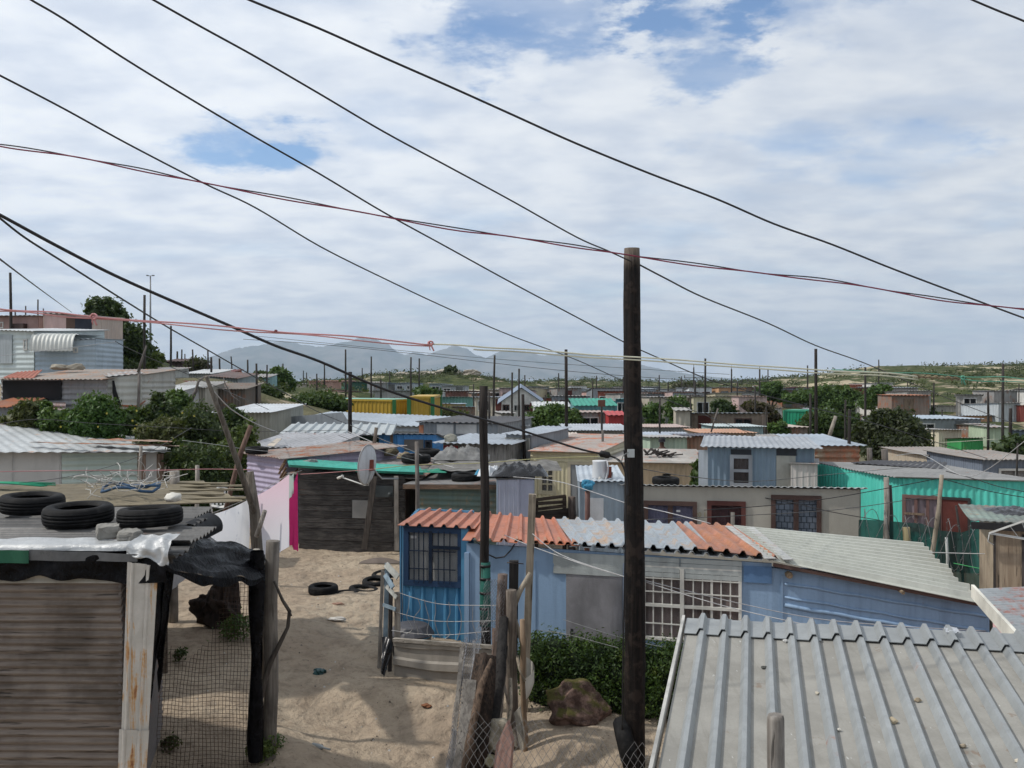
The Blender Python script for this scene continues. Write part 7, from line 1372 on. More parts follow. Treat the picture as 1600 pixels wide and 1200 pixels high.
# fine netting bundled on the fence and the coarse diamond mesh in front
NG = plain((.20, .20, .21), .55, .5)
netting((P(690, 1245, 10.6), P(716, 1245, 10.7), P(752, 1000, 12.3), P(722, 1000, 12.2)), 20, 76, .0042, 'fine hexagonal wire netting bunched on the leaning boards by the path', NG, hexa=True, warp=.10, seed=5, name='fine_netting')
netting((P(742, 1002, 12.4), P(786, 1002, 12.5), P(790, 905, 12.7), P(760, 905, 12.7)), 16, 30, .0030, 'fine netting stretched up beside the split log of the fence', NG, hexa=True, warp=.08, seed=6, name='fine_netting')
def diamond(a, b, c, d, nu, nv, r, lab, mat_, keep=None, seed=0):
    a, b, c, d = map(Vector, (a, b, c, d)); mb = MB(); R = random.Random(seed)
    def pt(u, v): return (a*(1-u)+b*u)*(1-v)+(d*(1-u)+c*u)*v+Vector((0, noise.noise(Vector((u*5, v*4, seed)))*.08, noise.noise(Vector((u*5, v*4, seed+5)))*.05))
    for s_ in (1, -1):
        for i in range(-nv, nu+nv+1, 1):
            run = []
            for j in range(nv+1):
                u = (i+s_*j+(0 if s_ == 1 else 0)+(.06 if j % 2 else -.06))/nu; v = j/nv
                ok = 0 <= u <= 1 and (keep is None or keep(u, v))
                if ok: run.append(pt(u, v))
                if (not ok or j == nv) and run:
                    if len(run) > 1: mb.tube(run, r, 4, cap=False)
                    run = []
    return mb.build('diamond_mesh', mat_, label=lab, cat='wire fence')
diamond(P(708, 1290, 10.2), P(1040, 1290, 10.4), P(1040, 1075, 11.4), P(722, 1075, 11.2), 26, 12, .0032, 'sagging diamond-mesh fence wire across the bottom of the yard', plain((.17, .165, .16), .6, .4), keep=lambda u, v: v < .78-.35*max(0, u-.25)+.06*math.sin(u*23), seed=2)
# green shade net fence with razor coils behind the cream roof
SN, t = newmat('shade_net'); p = pos(t); n = t.noise(p, 5, 5, .6); b_ = t.n('ShaderNodeBsdfPrincipled', i_Base_Color=t.mix(n, (.004, .030, .026), (.008, .06, .05)), i_Roughness=.8); tr = t.n('ShaderNodeBsdfTransparent'); mx = t.n('ShaderNodeMixShader', i_0=.10); t.l(b_.outputs[0], mx.inputs[1]); t.l(tr.outputs[0], mx.inputs[2]); t.l(mx.outputs[0], t.n('ShaderNodeOutputMaterial').inputs['Surface'])
tops = [(1342, 812), (1378, 813), (1410, 816), (1440, 818), (1470, 829), (1502, 832), (1525, 825), (1545, 818)]
def netf(a, b):
    k = a*(len(tops)-1); i = min(int(k), len(tops)-2); f = k-i; px = tops[i][0]*(1-f)+tops[i+1][0]*f; py = tops[i][1]*(1-f)+tops[i+1][1]*f; Y = 18.4-1.2*a; q = P(px, py, Y); g = H(q.x, Y)-.05
    return Vector((q.x, Y+.05*math.sin(a*31+b*3)*b+.05*noise.noise(Vector((a*9, b*4, 3))), q.z*(1-b)+g*b))
root = thing('net_fence', 'dark green shade-net fence strung between rough posts behind the cream roof', 'fence', (X(1440, 17.8), 17.8, H(7.5, 17.8)))
mb = MB(); mb.grid(netf, 70, 14); mb.build('net', SN, root)
for px, yt, Y, pb, r_, mt_ in ((1386, 746, 18.2, 1380, .06, WOODG), (1391, 758, 18.25, 1392, .05, WOODD), (1417, 824, 17.9, 1417, .085, wood((.16, .13, .07), (.30, .26, .15), seed=41)), (1473, 742, 17.6, 1440, .045, WPL), (1495, 790, 17.8, 1513, .025, WOODD), (1480, 840, 17.5, 1479, .028, paint((.45, .46, .44), seed=319)), (1536, 880, 17.2, 1536, .05, WOODD)):
    q = P(px, yt, Y); xb = X(pb, Y); g = H(xb, Y)-.2; mb = MB(); zt_ = q.z; mb.tube([Vector((xb, Y, g)).lerp(q, k/5)+Vector((.015*math.sin(k*2.2), 0, 0)) for k in range(6)], [r_*1.1, r_*1.1, r_, r_, r_*.9, r_*.85], 8, wob=.12); mb.build('post', mt_, root)
RZ = plain((.20, .20, .20), .5, .5)
for ci, (p0, p1, rr, Y0_, Y1_, nt, lab) in enumerate((((1345, 825), (1440, 838), .36, 18.3, 17.7, 6, 'razor wire coil on the left half of the green net fence'), ((1440, 845), (1545, 860), .42, 17.6, 17.1, 6, 'razor wire coil on the right half of the green net fence'))):
    a, b = P(*p0, Y0_), P(*p1, Y1_); ax = (b-a).normalized(); s_ = Vector((0, 0, 1)); o_ = ax.cross(s_).normalized(); pts = []; R = random.Random(ci)
    for k in range(nt*26+1): u = k/(nt*26); an = u*nt*2*math.pi; r2 = rr*(1+.12*math.sin(an*.37)); pts.append(a.lerp(b, u)+ax*.22*math.sin(an*.5)+(o_*math.cos(an)*.45+s_*math.sin(an))*r2)
    mb = MB(); mb.tube(pts, .0055, 4, cap=False)
    for k in range(3, len(pts), 3): mb.beam(pts[k]-Vector((.02, 0, .012)), pts[k]+Vector((.02, 0, .012)), .012, .003)
    mb.build('razor_wire', RZ, label=lab, cat='razor wire')
# folding rotary line end at the right edge
mb = MB(); a = P(1546, 833, 11.6)
for q in (P(1640, 800, 11.0), P(1640, 848, 11.2)): mb.beam(a, q, .022, .022)
for k in range(4): mb.beam(a.lerp(P(1640, 800, 11.0), .35+.2*k), a.lerp(P(1640, 848, 11.2), .5+.16*k), .006, .006)
mb.tube([a+Vector((0, 0, .0)), a+Vector((-.02, 0, -.10)), a+Vector((.05, 0, -.14))], .006, 5); q = P(1640, 826, 11.2); mb.tube([(q.x, q.y, H(q.x, q.y)-.2), (q.x, q.y, q.z)], .03, 8)
mb.build('drying_rack', paint((.52, .52, .50), .5, .2, seed=320), label='white tube arms of a drying rack at the right picture edge', cat='drying rack')
# fence posts of the bench and railing before the cream house
c = P(838, 800, 22.5); root = thing('wooden_railing', 'brown plank railing with three bars above the orange roof', 'railing', (c.x, c.y, H(c.x, c.y)))
for px in (838, 882): q = P(px, 774 if px > 850 else 780, 22.4); mb = MB(); mb.beam((q.x, q.y, .4), q, .09, .07); mb.build('post', wood((.06, .042, .032), (.13, .095, .075), seed=42), root)
for (p0, p1) in (((838, 781), (884, 775)), ((838, 787), (884, 784)), ((838, 796), (884, 790))): mb = MB(); mb.beam(P(*p0, 22.3), P(*p1, 22.3), .03, .075); mb.build('bar', wood((.07, .048, .036), (.15, .11, .085), 'x', seed=43), root)
mb = MB(); mb.beam(P(838, 807, 22.0), P(892, 801, 22.0), .05, .22); mb.build('board', wood((.04, .03, .025), (.09, .07, .058), 'x', seed=44), root)
q = P(894, 776, 21.8); mb = MB(); pole_mesh(mb, q.x, q.y, .4, q.z, .09, .085); mb.build('fence_post', W2_, label='thick brown post at the right end of the plank railing', cat='post')
q = P(918, 760, 20.0); mb = MB(); mb.tube([(q.x-.02, 20.0, .9), (q.x, 20.0, 1.9), (q.x, 20.0, q.z)], .055, 10); mb.build('rusty_pipe', metal((.12, .055, .045), .4, .6, .1, seed=321), label='rusty brown upright pipe topped by a blue bag before the grey annex', cat='pipe')
mb = MB(); mb.rock((q.x, 19.98, q.z+.03), (.13, .10, .12), 5, 3, amp=.5); mb.build('plastic_bag', paint((.06, .30, .48), .35, .3, seed=322), label='blue plastic bag tied over the top of the rusty pipe', cat='bag')
# litter on the sand
x, y, z = gz(505, 1172); mb = MB(); d = Vector((.9, -.55, 0)).normalized(); mb.tube([Vector((x, y, z+.03))+d*k for k in (-.20, -.17, -.06, -.02, .0, .12)], [.01, .032, .032, .03, .012, .011], 10); mb.build('bottle', plain((.40, .42, .42), .2), label='clear plastic bottle lying at the bottom of the sandy path', cat='bottle')
x, y, z = gz(500, 1052); mb = MB(); mb.rock((x, y, z+.02), (.10, .07, .05), 7, 3, amp=.7); mb.build('crushed_can', plain((.02, .07, .07), .3, .2), label='crushed dark green can in the middle of the path', cat='can')
x, y, z = gz(527, 969); mb = MB(); mb.rock((x, y, z+.02), (.15, .05, .035), 8, 3, amp=.6); mb.build('paper_scrap', paint((.55, .52, .47), .7, .3, seed=323), label='crumpled white scrap on the path below the whole tyre', cat='litter')
x, y, z = gz(666, 1116); mb = MB(); mb.rock((x, y, z+.01), (.07, .05, .02), 9, 2, amp=.8); mb.build('dry_leaf', paint((.22, .09, .04), .8, .3, seed=324), label='curled brown leaf on the sand left of the leaning boards', cat='leaf')
x, y, z = gz(528, 944); mb = MB(); mb.rock((x, y, z+.01), (.10, .04, .02), 10, 2, amp=.8); mb.build('paper_scrap', paint((.36, .22, .16), .8, .3, seed=325), label='flat brown scrap on the path just below the whole tyre', cat='litter')
x, y, z = gz(592, 882); mb = MB(); mb.grid(lambda a, b: Vector((x-.45+.9*a, y+.25*b, z+.02+.10*math.sin(a*3.14)*math.sin(b*2))), 12, 4); mb.build('cardboard', paint((.16, .13, .11), .9, .3, seed=326), label='bent brown sheet lying flat beside the corner of the blue house', cat='board')
# ================================================================ poles
TAR = wood((.012, .010, .009), (.035, .028, .025), seed=50, dark=.4); TAR2 = wood((.022, .02, .018), (.06, .052, .047), seed=51, dark=.4); GRYP = wood((.10, .088, .078), (.19, .17, .155), seed=52)
def main_pole():
    Y = 12.0; x = X(991, Y); g = H(x, Y); root = thing('utility_pole', 'thick tarred pole in the foreground, the tallest in the picture', 'pole', (x, Y, g))
    zt = Zp(388, Y); M_, t = newmat('tarred_pole'); p = pos(t); s_ = t.noise(t.scale(p, (26, 26, 1.1)), 1, 6, .65, .7); bl = t.noise(p, 6, 6, .65); sx = t.n('ShaderNodeSeparateXYZ'); t.l(p, sx.inputs[0])
    base = t.mix(t.ramp(s_, .35, .7), (.004, .0035, .0035), (.018, .013, .011)); base = t.mix(t.math('MULTIPLY', t.ramp(bl, .52, .62), .5), base, (.045, .034, .028)); base = t.mix(t.ramp(t.math('ADD', sx.outputs[2], t.math('MULTIPLY', s_, .5)), zt-.05, zt+.25), base, (.12, .095, .075)); finish(t, base, t.ramp(bl, .4, .6, .6, .85), 0, t.math('ADD', s_, bl), .9, .02, .18)
    mb = MB(); R = random.Random(4); pts = []; rs = []
    for k in range(31):
        u = k/30; z = g-.35+(zt-g+.35)*u; pts.append((x+.02*math.sin(u*5)-.01+.008*noise.noise(Vector((u*9, 0, 0))), Y, z)); rs.append(.138-.038*u+.006*noise.noise(Vector((u*14, 3, 0)))+(.014*math.exp(-((z-3.05)/.10)**2)))
    rs[-1] *= .93; mb.tube(pts, rs, 20, wob=.03, R=R); mb.build('pole', M_, root)
    mb = MB(); c = P(986, 708, 11.86); mb.box((c.x-.005, c.y-.03, c.z), (.085, .03, .10)); mb.build('junction_plate', paint((.42, .45, .45), .5, .15, seed=330), root)
    mb = MB(); mb.tube(cr([P(975, 703, 11.8), P(979, 740, 11.85), P(978, 800, 11.86), P(976, 900, 11.86), P(974, 1000, 11.85), P(972, 1150, 11.8)]), .011, 6); mb.build('down_cable', plain((.012, .012, .013), .5), root)
main_pole()
def second_pole():
    Y = 14.45; x = X(757, Y); g = H(x, Y); zt = Zp(603, Y); root = thing('banded_pole', 'black pole with green and black bands standing before the blue house', 'pole', (x, Y, g))
    mb = MB(); pole_mesh(mb, x+.02, Y, g-.2, zt, .075, .062, (-.03, 0), 14, .05, 10); mb.build('pole', TAR, root)
    mb = MB(); mb.tube([(x+.01, Y, Zp(878, Y)), (x+.012, Y, Zp(935, Y)), (x+.015, Y, Zp(978, Y))], [.078, .080, .082], 16, wob=.04); mb.build('green_wrap', paint((.02, .13, .10), .7, .35, seed=331, scl=3), root)
    for k, py in enumerate((884, 904, 926, 950, 972)): MB().tube([(x+.01, Y, Zp(py+2, Y)), (x+.01, Y, Zp(py-2, Y))], .085, 16).build('band', plain((.012, .012, .013), .5), root)
second_pole()
GP = 'dark wooden electricity poles of the settlement'
def pole(px, yt, Y, wpx, lab, lean=0, mat_=None, cross=None, group=GP, name='utility_pole'):
    q = P(px, yt, Y); xb = X(px-lean, Y); g = H(xb, Y)-.3; r = wpx/2/F*Y; mb = MB()
    if cross:
        root = thing(name, lab, 'pole', (xb, Y, g+.3), group); mb.tube([Vector((xb, Y, g)).lerp(q, k/3) for k in range(4)], [r*1.15, r*1.1, r, r*.92], 8, wob=.06); mb.build('pole', mat_ or TAR2, root)
        c = MB(); zc = q.z-cross[0]; c.beam((q.x-cross[1], Y, zc), (q.x+cross[1], Y, zc), .07, .07)
        for s_ in (-1, 1): c.tube([(q.x+s_*cross[1]*.95, Y, zc), (q.x+s_*cross[1]*.95, Y, zc+.32)], .05, 6)
        c.tube([(q.x, Y, q.z), (q.x, Y, q.z+.4)], .03, 5); c.build('crossarm', plain((.10, .10, .105), .6, .2), root); return root
    mb.tube([Vector((xb, Y, g)).lerp(q, k/3)+Vector((.01*math.sin(k*2+px), 0, 0)) for k in range(4)], [r*1.15, r*1.1, r, r*.92], 8, wob=.08)
    ob = mb.build(name, mat_ or TAR2, loc=(xb, Y, g+.3), label=lab, cat='pole', group=group); return ob
PL_ = [
 (16, 426, 52, 4.2, 'tallest pole at the left edge above the pink house', -2), (24, 484, 56, 2.4, 'short pole right beside the tallest one at the left edge', 0), (40, 478, 60, 2.2, 'second short pole behind the pink house roof', 0), (59, 468, 58, 2.4, 'thin pole above the joint of the two pink houses', 0), (68, 482, 60, 2, 'thin pole over the pale pink panelled house', 0),
 (226, 461, 50, 4, 'stout black pole just right of the big dark tree', 1), (267, 509, 60, 3.4, 'pole with fanning wires right of the high-mast light', 0), (277, 549, 80, 3.0, 'stubby grey pole left of the skyline trio', 0), (284, 546, 75, 2.6, 'black pole beside the dark brown skyline shack', 0), (289, 553, 90, 2, 'faint thin pole behind the dark brown skyline shack', 0),
 (301, 546, 62, 2.6, 'pole in front of the small round skyline tree', -2), (325, 547, 58, 2.8, 'pole between the small round tree and the dark red shack', 0), (330, 558, 55, 3.4, 'short thick pole above the dark red shack', 0), (343, 560, 58, 3, 'short pole over the right end of the left-slope row', 0), (361, 557, 80, 2.2, 'slightly tilted pole before the mountain at left', -3),
 (387, 562, 80, 2.6, 'pole above the pale green bush left of centre', 0), (401, 568, 48, 3.2, 'two-tone pole rising from the bright white roof', 0), (417, 570, 62, 2.6, 'pole at the left of the round tree left of centre', 0), (442, 568, 100, 2.2, 'thin pole over the round tree left of centre', 0), (474, 579, 140, 1.6, 'first of a pair of faint poles left of the green dune', 0), (479, 582, 140, 1.6, 'second of a pair of faint poles left of the green dune', 0),
 (495, 584, 95, 2.4, 'pole at the left end of the brick-red house', 0), (507, 568, 100, 2.2, 'pole above the brick-red house', 0), (540, 546, 90, 2.8, 'tall slender pole behind the thick black one left of centre', 0), (547, 581, 32.5, 6.2, 'thick black pole rising through the white canopy', 0), (566, 575, 120, 1.8, 'faint pole at the left foot of the green dune', 0), (580, 557, 85, 2.6, 'tall pole before the left half of the green dune', 0), (595, 593, 62, 3.2, 'short pole in front of the yellow containers', 0),
 (609, 580, 130, 1.7, 'faint pole over the blue-roofed house', 0), (642, 558, 95, 2.6, 'left pole of the pair before the dune centre', 0), (655, 560, 88, 2.4, 'right pole of the pair before the dune centre', 0), (740, 600, 80, 2.2, 'thin pole left of the black-topped banded pole', 0), (764, 612, 40, 3.2, 'short thick pole hugging the right side of the banded pole', 0), (773, 555, 52, 3.4, 'tall tapering pole right of the banded pole', 3),
 (800, 582, 52, 3.2, 'pole in front of the gabled white house, left', 0), (811, 576, 60, 2.8, 'pole in front of the gabled white house, right', 0), (817, 616, 30.5, 5, 'leaning black pole rising beside the cream house', -5), (820, 586, 120, 1.8, 'thin distant pole above the teal hut', 0), (852, 617, 80, 2, 'short thin pole left of the round green tree', 0), (857, 605, 130, 1.6, 'faint pole over the tiny red hut', 0), (873, 583, 115, 2, 'thin pole left of the brown-black tall one', 0),
 (885, 546, 36, 5.2, 'tall brown-black pole behind the cream house roof', 0), (926, 595, 90, 2, 'pole over the pinkish-grey far house', 0), (932, 587, 130, 1.8, 'thin capped pole behind the pinkish-grey far house', 0), (940, 626, 44, 3.4, 'pole with a rusty box below its top left of the tallest pole', 0), (974, 589, 95, 2.2, 'pole just left of the tallest pole', 0),
 (1030, 586, 120, 2, 'thin capped pole right of the tallest pole', 0), (1031, 622, 42, 3, 'pole rising over the mint shack', 0), (1044, 598, 115, 2, 'short distant pole over the grey flat-roofed house', 0), (1065, 588, 120, 1.8, 'thin pole above the round bush right of the tallest pole', 0), (1079, 617, 60, 2.4, 'pole at the corner of the brown block house', 0), (1086, 595, 92, 3.2, 'shorter pole leaning beside the cross-armed one', 0), (1102, 560, 72, 3.2, 'tall pole behind the brown block building', 0), (1112, 640, 64, 2, 'thin short pole on the brown block building front', 0),
 (1152, 597, 90, 2.4, 'pole with a lamp cap before the slate house', 0), (1180, 603, 62, 2.8, 'pole behind the right end of the brown block building', 0), (1197, 635, 50, 2.4, 'short pole above the blue-grey house roof', 0), (1200, 576, 130, 1.8, 'distant pole right of the cross-armed pair', 0), (1225, 600, 130, 1.6, 'faint pole over the dark grey skyline shed', 0), (1262, 571, 110, 2.2, 'thin pole left of the thick black skyline one', 0), (1266, 615, 45, 4, 'stout short pole left of the thick black skyline one', 0), (1275, 545, 42, 5, 'thick black pole standing clear of the skyline right of centre', 0),
 (1321, 625, 60, 3.4, 'short stout pole among the mid trees', 0), (1327, 640, 31, 5.6, 'stout black pole rising behind the beige house', 0), (1352, 574, 72, 3.4, 'pole above the mid trees with a wire at its top', 0), (1373, 562, 110, 2, 'thin pole over the white flat-topped house', 0), (1418, 596, 120, 1.6, 'faint pole in front of the ash-grey hall', 0), (1459, 598, 82, 2.4, 'pole at the left end of the grid-window house', 0), (1472, 640, 66, 2.2, 'thin pole in front of the big blue-grey shed', 0), (1453, 672, 50, 2.4, 'left of two short posts by the big blue-grey shed', 0), (1459, 671, 50, 2.4, 'right of two short posts by the big blue-grey shed', 0),
 (1544, 612, 52, 3.8, 'stout pole at the right between peach house and lime hut', 0), (1567, 568, 50, 4.2, 'tallest pole near the right edge', 0), (1579, 638, 46, 5, 'short thick pole beside the tallest one near the right edge', 0), (1592, 600, 80, 2, 'thin pole at the right edge above the red shack', 0), (1590, 692, 26, 3.4, 'leaning dark pole end above the tan board shed', 3), (1214, 612, 120, 1.6, 'faint pole above the mid trees left of the skyline sheds', 0), (1496, 610, 120, 1.7, 'faint pole on the green slope', 0)]
for a in PL_: pole(a[0], a[1], a[2], a[3], a[4], a[5], mat_=TAR if a[3] > 4.5 else TAR2)
pole(1084, 574, 110, 2.4, 'cross-armed pole farthest left of the three with insulators', cross=(1.2, 1.1), group=None)
pole(1143, 577, 100, 2.4, 'middle cross-armed pole with upright insulators', cross=(1.3, 1.15), group=None)
pole(1187, 577, 98, 2.6, 'right-hand cross-armed pole with upright insulators', cross=(1.2, 1.3), group=None)
pole(218, 580, 33, 4.6, 'crooked bare pole at the corner of the crooked pale shack', lean=4, mat_=GRYP, group=None); 
stick([P(216, 582, 33), P(222, 562, 33), P(229, 540, 33)], [.055, .045, .025], GRYP, 'crooked tip of bare branch above the pale shack corner', 'branch', 'branch')
pole(230, 577, 38, 2.6, 'slim grey pole right of the crooked pale shack', mat_=GRYP, group=None)
pole(652, 690, 19.5, 6.5, 'grey sawn post at the left end of the blue house roof', mat_=GRYP, group=None)
pole(942, 672, 32, 4, 'grey square post standing on the tan house roof', mat_=GRYP, group=None)
pole(586, 668, 27.5, 5.5, 'brown post leaning behind the plank shack roof', lean=-6, mat_=W1_, group=None) if False else stick([P(583, 707, 26.8), P(588, 668, 26.8)], [.06, .05], W1_, 'leaning brown post on the roof behind the satellite dish')
stick([P(1293, 690, 44), P(1306, 650, 44)], [.09, .08], wood((.2, .18, .15), (.36, .32, .27), seed=53), 'bare pale log slanting among the mid trees', 'log', 'log')
for k, (px, yt) in enumerate(((1359, 700), (1382, 702))): up_post(px, yt, 33, .09+.02*k, GRYP, ('left', 'right')[k]+' of two grey stumps before the dark round tree', px+2)
stick([P(1097+14, 675, 36), P(1108+14, 638, 36)], .03, GRYP, 'thin bare stick leaning before the brown block building', 'stick', 'stick')
stick([P(374, 627, 40), P(362, 618, 40), P(352, 600, 40), P(349, 590, 40)], [.02, .03, .03, .02], GRYP, 'bare forked twig right of the leaning pole', 'branch', 'branch')
stick([P(296, 632, 38), P(306, 612, 38), P(310, 596, 38), P(322, 587, 38)], [.09, .07, .05, .03], GRYP, 'bare grey branch rising from the bushes left of the leaning pole', 'branch', 'branch')
def mast():
    Y = 235; q = P(235, 431, Y); g = H(q.x, Y); root = thing('high_mast_light', 'tall slim high-mast light above the big dark tree', 'street light', (q.x, Y, g)); MG = plain((.20, .21, .22), .5, .3)
    MB().tube([(q.x, Y, g), (q.x, Y, (g+q.z)/2), (q.x, Y, q.z)], [.34, .24, .15], 10).build('mast', MG, root)
    mb = MB(); mb.beam((q.x-.9, Y, q.z), (q.x+.9, Y, q.z), .2, .12); mb.build('crossarm', MG, root)
    for s_ in (-1, 1): mb = MB(); mb.box((q.x+s_*.72, Y, q.z+.12), (.5, .5, .16)); mb.build('lamp', MG, root)
mast()
# box on the far pole
q = P(940, 630, 43.6); MB().box(q, (.32, .2, .30)).build('meter_box', paint((.16, .07, .05), seed=3), label='rusty square box fixed below the top of the pole left of the tallest one', cat='box')
# ================================================================ cables
CB = plain((.012, .012, .014), .55); CBL = plain((.10, .10, .10), .5, .2); MAR = plain((.20, .02, .05), .6); PNK = paint((.56, .27, .27), .8, .25, seed=340); PAL = paint((.60, .60, .48), .8, .2, seed=341); GRN = paint((.12, .34, .24), .8, .2, seed=342); WHT = plain((.46, .46, .46), .5); BRR = paint((.20, .16, .10), .85, .4, seed=343, scl=4)
def wire(pts, Y0, Y1, r, mat_, lab, name='cable', cat='cable', group=None, n=6, twist=0.0, jit=0.0, seed=0):
    x0, x1 = pts[0][0], pts[-1][0]; out_ = lambda q: q[0] <= 0 or q[0] >= 1600 or q[1] <= 0; P3 = [P(px, py, 1/((1-(px-x0)/(x1-x0))/Y0+((px-x0)/(x1-x0))/Y1)) for px, py in pts]; c = cr(P3, n)
    if out_(pts[0]): c.insert(0, c[0]+(c[0]-c[1]).normalized()*9)      # the run goes on beyond the picture
    if out_(pts[-1]): c.append(c[-1]+(c[-1]-c[-2]).normalized()*9)
    if twist: c = [v+Vector((0, math.cos(i*.55+seed)*twist, math.sin(i*.55+seed)*twist)) for i, v in enumerate(c)]
    if jit: c = [v+Vector((0, 0, noise.noise(Vector((i*.5, seed, 0)))*jit)) for i, v in enumerate(c)]
    mb = MB(); mb.tube(c, r, 6, cap=True); return mb.build(name, mat_, label=lab, cat=cat, group=group)
GC = 'black overhead cables crossing the sky'
wire([(340, -22), (390, 0), (500, 45), (600, 90), (700, 134), (800, 179), (900, 224), (1015, 271), (1120, 311), (1210, 350), (1300, 382), (1400, 422), (1530, 471), (1600, 497), (1640, 512)], 6.5, 9.5, .0085, CB, 'highest black cable, entering at the top left of centre and ending at the right edge', group=GC)
wire([(200, -22), (240, 0), (320, 45), (400, 89), (500, 147), (600, 206), (700, 260), (800, 314), (900, 370), (950, 392), (985, 408)], 7, 11.85, .0085, CB, 'black cable from the top left down to the head of the tallest pole', group=GC)
wire([(996, 412), (1040, 435), (1100, 465), (1200, 505), (1275, 540), (1350, 567), (1420, 597), (1500, 630), (1600, 668)], 12.1, 40, .011, CB, 'black cable leaving the head of the tallest pole to the right', group=GC)
wire([(10, -25), (49, 0), (100, 30), (200, 95), (300, 156), (400, 215), (500, 272), (600, 332), (700, 387), (800, 442), (900, 495), (980, 537), (1035, 562), (1080, 582), (1130, 600), (1250, 632), (1360, 660), (1460, 690), (1600, 735)], 7.5, 34, .009, CB, 'black cable crossing the whole sky and passing behind the tallest pole', group=GC)
wire([(-30, 104), (0, 118), (100, 170), (200, 225), (320, 287), (400, 325), (500, 385), (600, 435), (700, 482), (800, 525), (900, 562), (978, 597), (1060, 632), (1180, 680)], 8, 34, .009, CB, 'black cable starting at the left edge above the pink rope', group=GC)
wire([(-30, 322), (0, 336), (100, 390), (200, 440), (350, 505), (430, 540), (500, 565), (600, 608), (700, 640), (800, 668), (900, 700), (945, 710)], 7, 11.7, .013, CB, 'thickest black cable sagging from the left edge to the tallest pole', group=GC)
wire([(-30, 318), (0, 341), (40, 372), (100, 410), (200, 473), (260, 510), (330, 550), (400, 590), (445, 614), (496, 643), (541, 662)], 8, 32, .010, CB, 'thin black cable from the left edge to the pole through the canopy', group=GC)
wire([(547, 664), (565, 672), (600, 688), (640, 703), (660, 712)], 32, 21, .010, CBL, 'grey cable from the canopy pole to the sawn post', group=None)
wire([(-30, 382), (0, 405), (60, 450), (112, 488)], 10, 50, .012, CB, 'short black cable reaching the pink houses from the left edge', group=GC)
wire([(1500, -10), (1520, 0), (1560, 17), (1600, 33), (1640, 52)], 7, 7, .0075, CB, 'short piece of black cable in the top right corner', group=GC)
wp = [(-30, 222), (0, 228), (100, 243), (200, 262), (300, 283), (430, 308), (550, 330), (700, 357), (800, 371), (900, 386), (985, 400), (1100, 416), (1200, 429), (1300, 440), (1400, 457), (1500, 473), (1600, 484), (1640, 488)]
wire(wp, 7.5, 8.2, .006, MAR, 'maroon cord twisted around a black one high across the sky', 'cord', 'cord', twist=.006)
wire([(a, b-2) for a, b in wp], 7.52, 8.22, .0055, CB, 'black cord twisted around the maroon one high across the sky', 'cord', 'cord', twist=.006, seed=3)
rp = [(-20, 481), (0, 482), (70, 488), (145, 494), (300, 507), (430, 517), (550, 527), (673, 538)]
wire(rp, 6.2, 6.6, .0058, PNK, 'upper pink rope strand of the clothes line over the left houses', 'rope', 'rope', twist=.006)
wire([(a, b+3.5) for a, b in rp], 6.2, 6.6, .0048, PNK, 'lower pink rope strand of the clothes line over the left houses', 'rope', 'rope', twist=.006, seed=2)
def knot(px, py, Y, r, lab, mat_, s_=0):
    c = P(px, py, Y); mb = MB(); pts = [c+Vector((math.sin(k*.9+s_)*r*(1+.3*math.sin(k*.5)), math.cos(k*1.3)*r*.7, math.cos(k*.9+s_)*r*(1+.2*math.cos(k*.7)))) for k in range(18)]; mb.tube(cr(pts, 4), .0055, 6); mb.tube([c, c+Vector((.01, 0, -.03)), c+Vector((.022, 0, -.055))], .006, 6); mb.tube([c, c+Vector((-.008, 0, -.03)), c+Vector((-.004, 0, -.05))], .004, 6); mb.build('rope_knot', mat_, label=lab, cat='knot')
knot(146, 495, 6.22, .017, 'left knot of the pink rope, in front of the big dark tree', PNK); knot(673, 536, 6.6, .014, 'right knot of the pink rope where it meets the pale cord', PNK, 2)
c_ = P(431, 517, 6.4); MB().rock(c_, (.012, .008, .008), 2, 2).build('rope_splice', plain((.16, .04, .05), .7), label='small dark splice in the middle of the pink rope', cat='knot')
yp = [(673, 538), (740, 541), (800, 545), (900, 552), (985, 558), (1100, 565), (1200, 573), (1300, 579), (1380, 583), (1435, 588)]
wire(yp, 6.6, 7.2, .006, PAL, 'upper pale cream cord continuing the pink rope to the right', 'cord', 'cord', twist=.003)
wire([(a, b+4.5) for a, b in yp[1:]], 6.65, 7.22, .0055, PAL, 'lower pale cream cord continuing the pink rope to the right', 'cord', 'cord', twist=.003, seed=4)
c0 = P(1428, 588, 7.2); c1 = P(1500, 592, 7.3); mb = MB(); mb.tube(cr([c0.lerp(c1, k/40)+Vector((0, math.cos(k*1.1)*.011, math.sin(k*1.1)*.011+.004*math.sin(k*.7))) for k in range(41)], 3), .0065, 6); mb.tube([c0, c1], .009, 6); mb.build('rope_wrap', BRR, label='brown rope wound thickly around the cord near the right edge', cat='rope')
knot(1504, 590, 7.3, .013, 'green knot after the wound brown rope', GRN, 1)
wire([(1300, 578), (1360, 581), (1430, 583), (1500, 588), (1560, 589), (1600, 592), (1640, 593)], 7.18, 7.4, .0042, GRN, 'upper thin green cord at the right', 'cord', 'cord', twist=.004)
wire([(1504, 592), (1545, 596), (1600, 597), (1640, 598)], 7.3, 7.4, .0042, GRN, 'lower thin green cord at the right edge', 'cord', 'cord', twist=.004, seed=3)
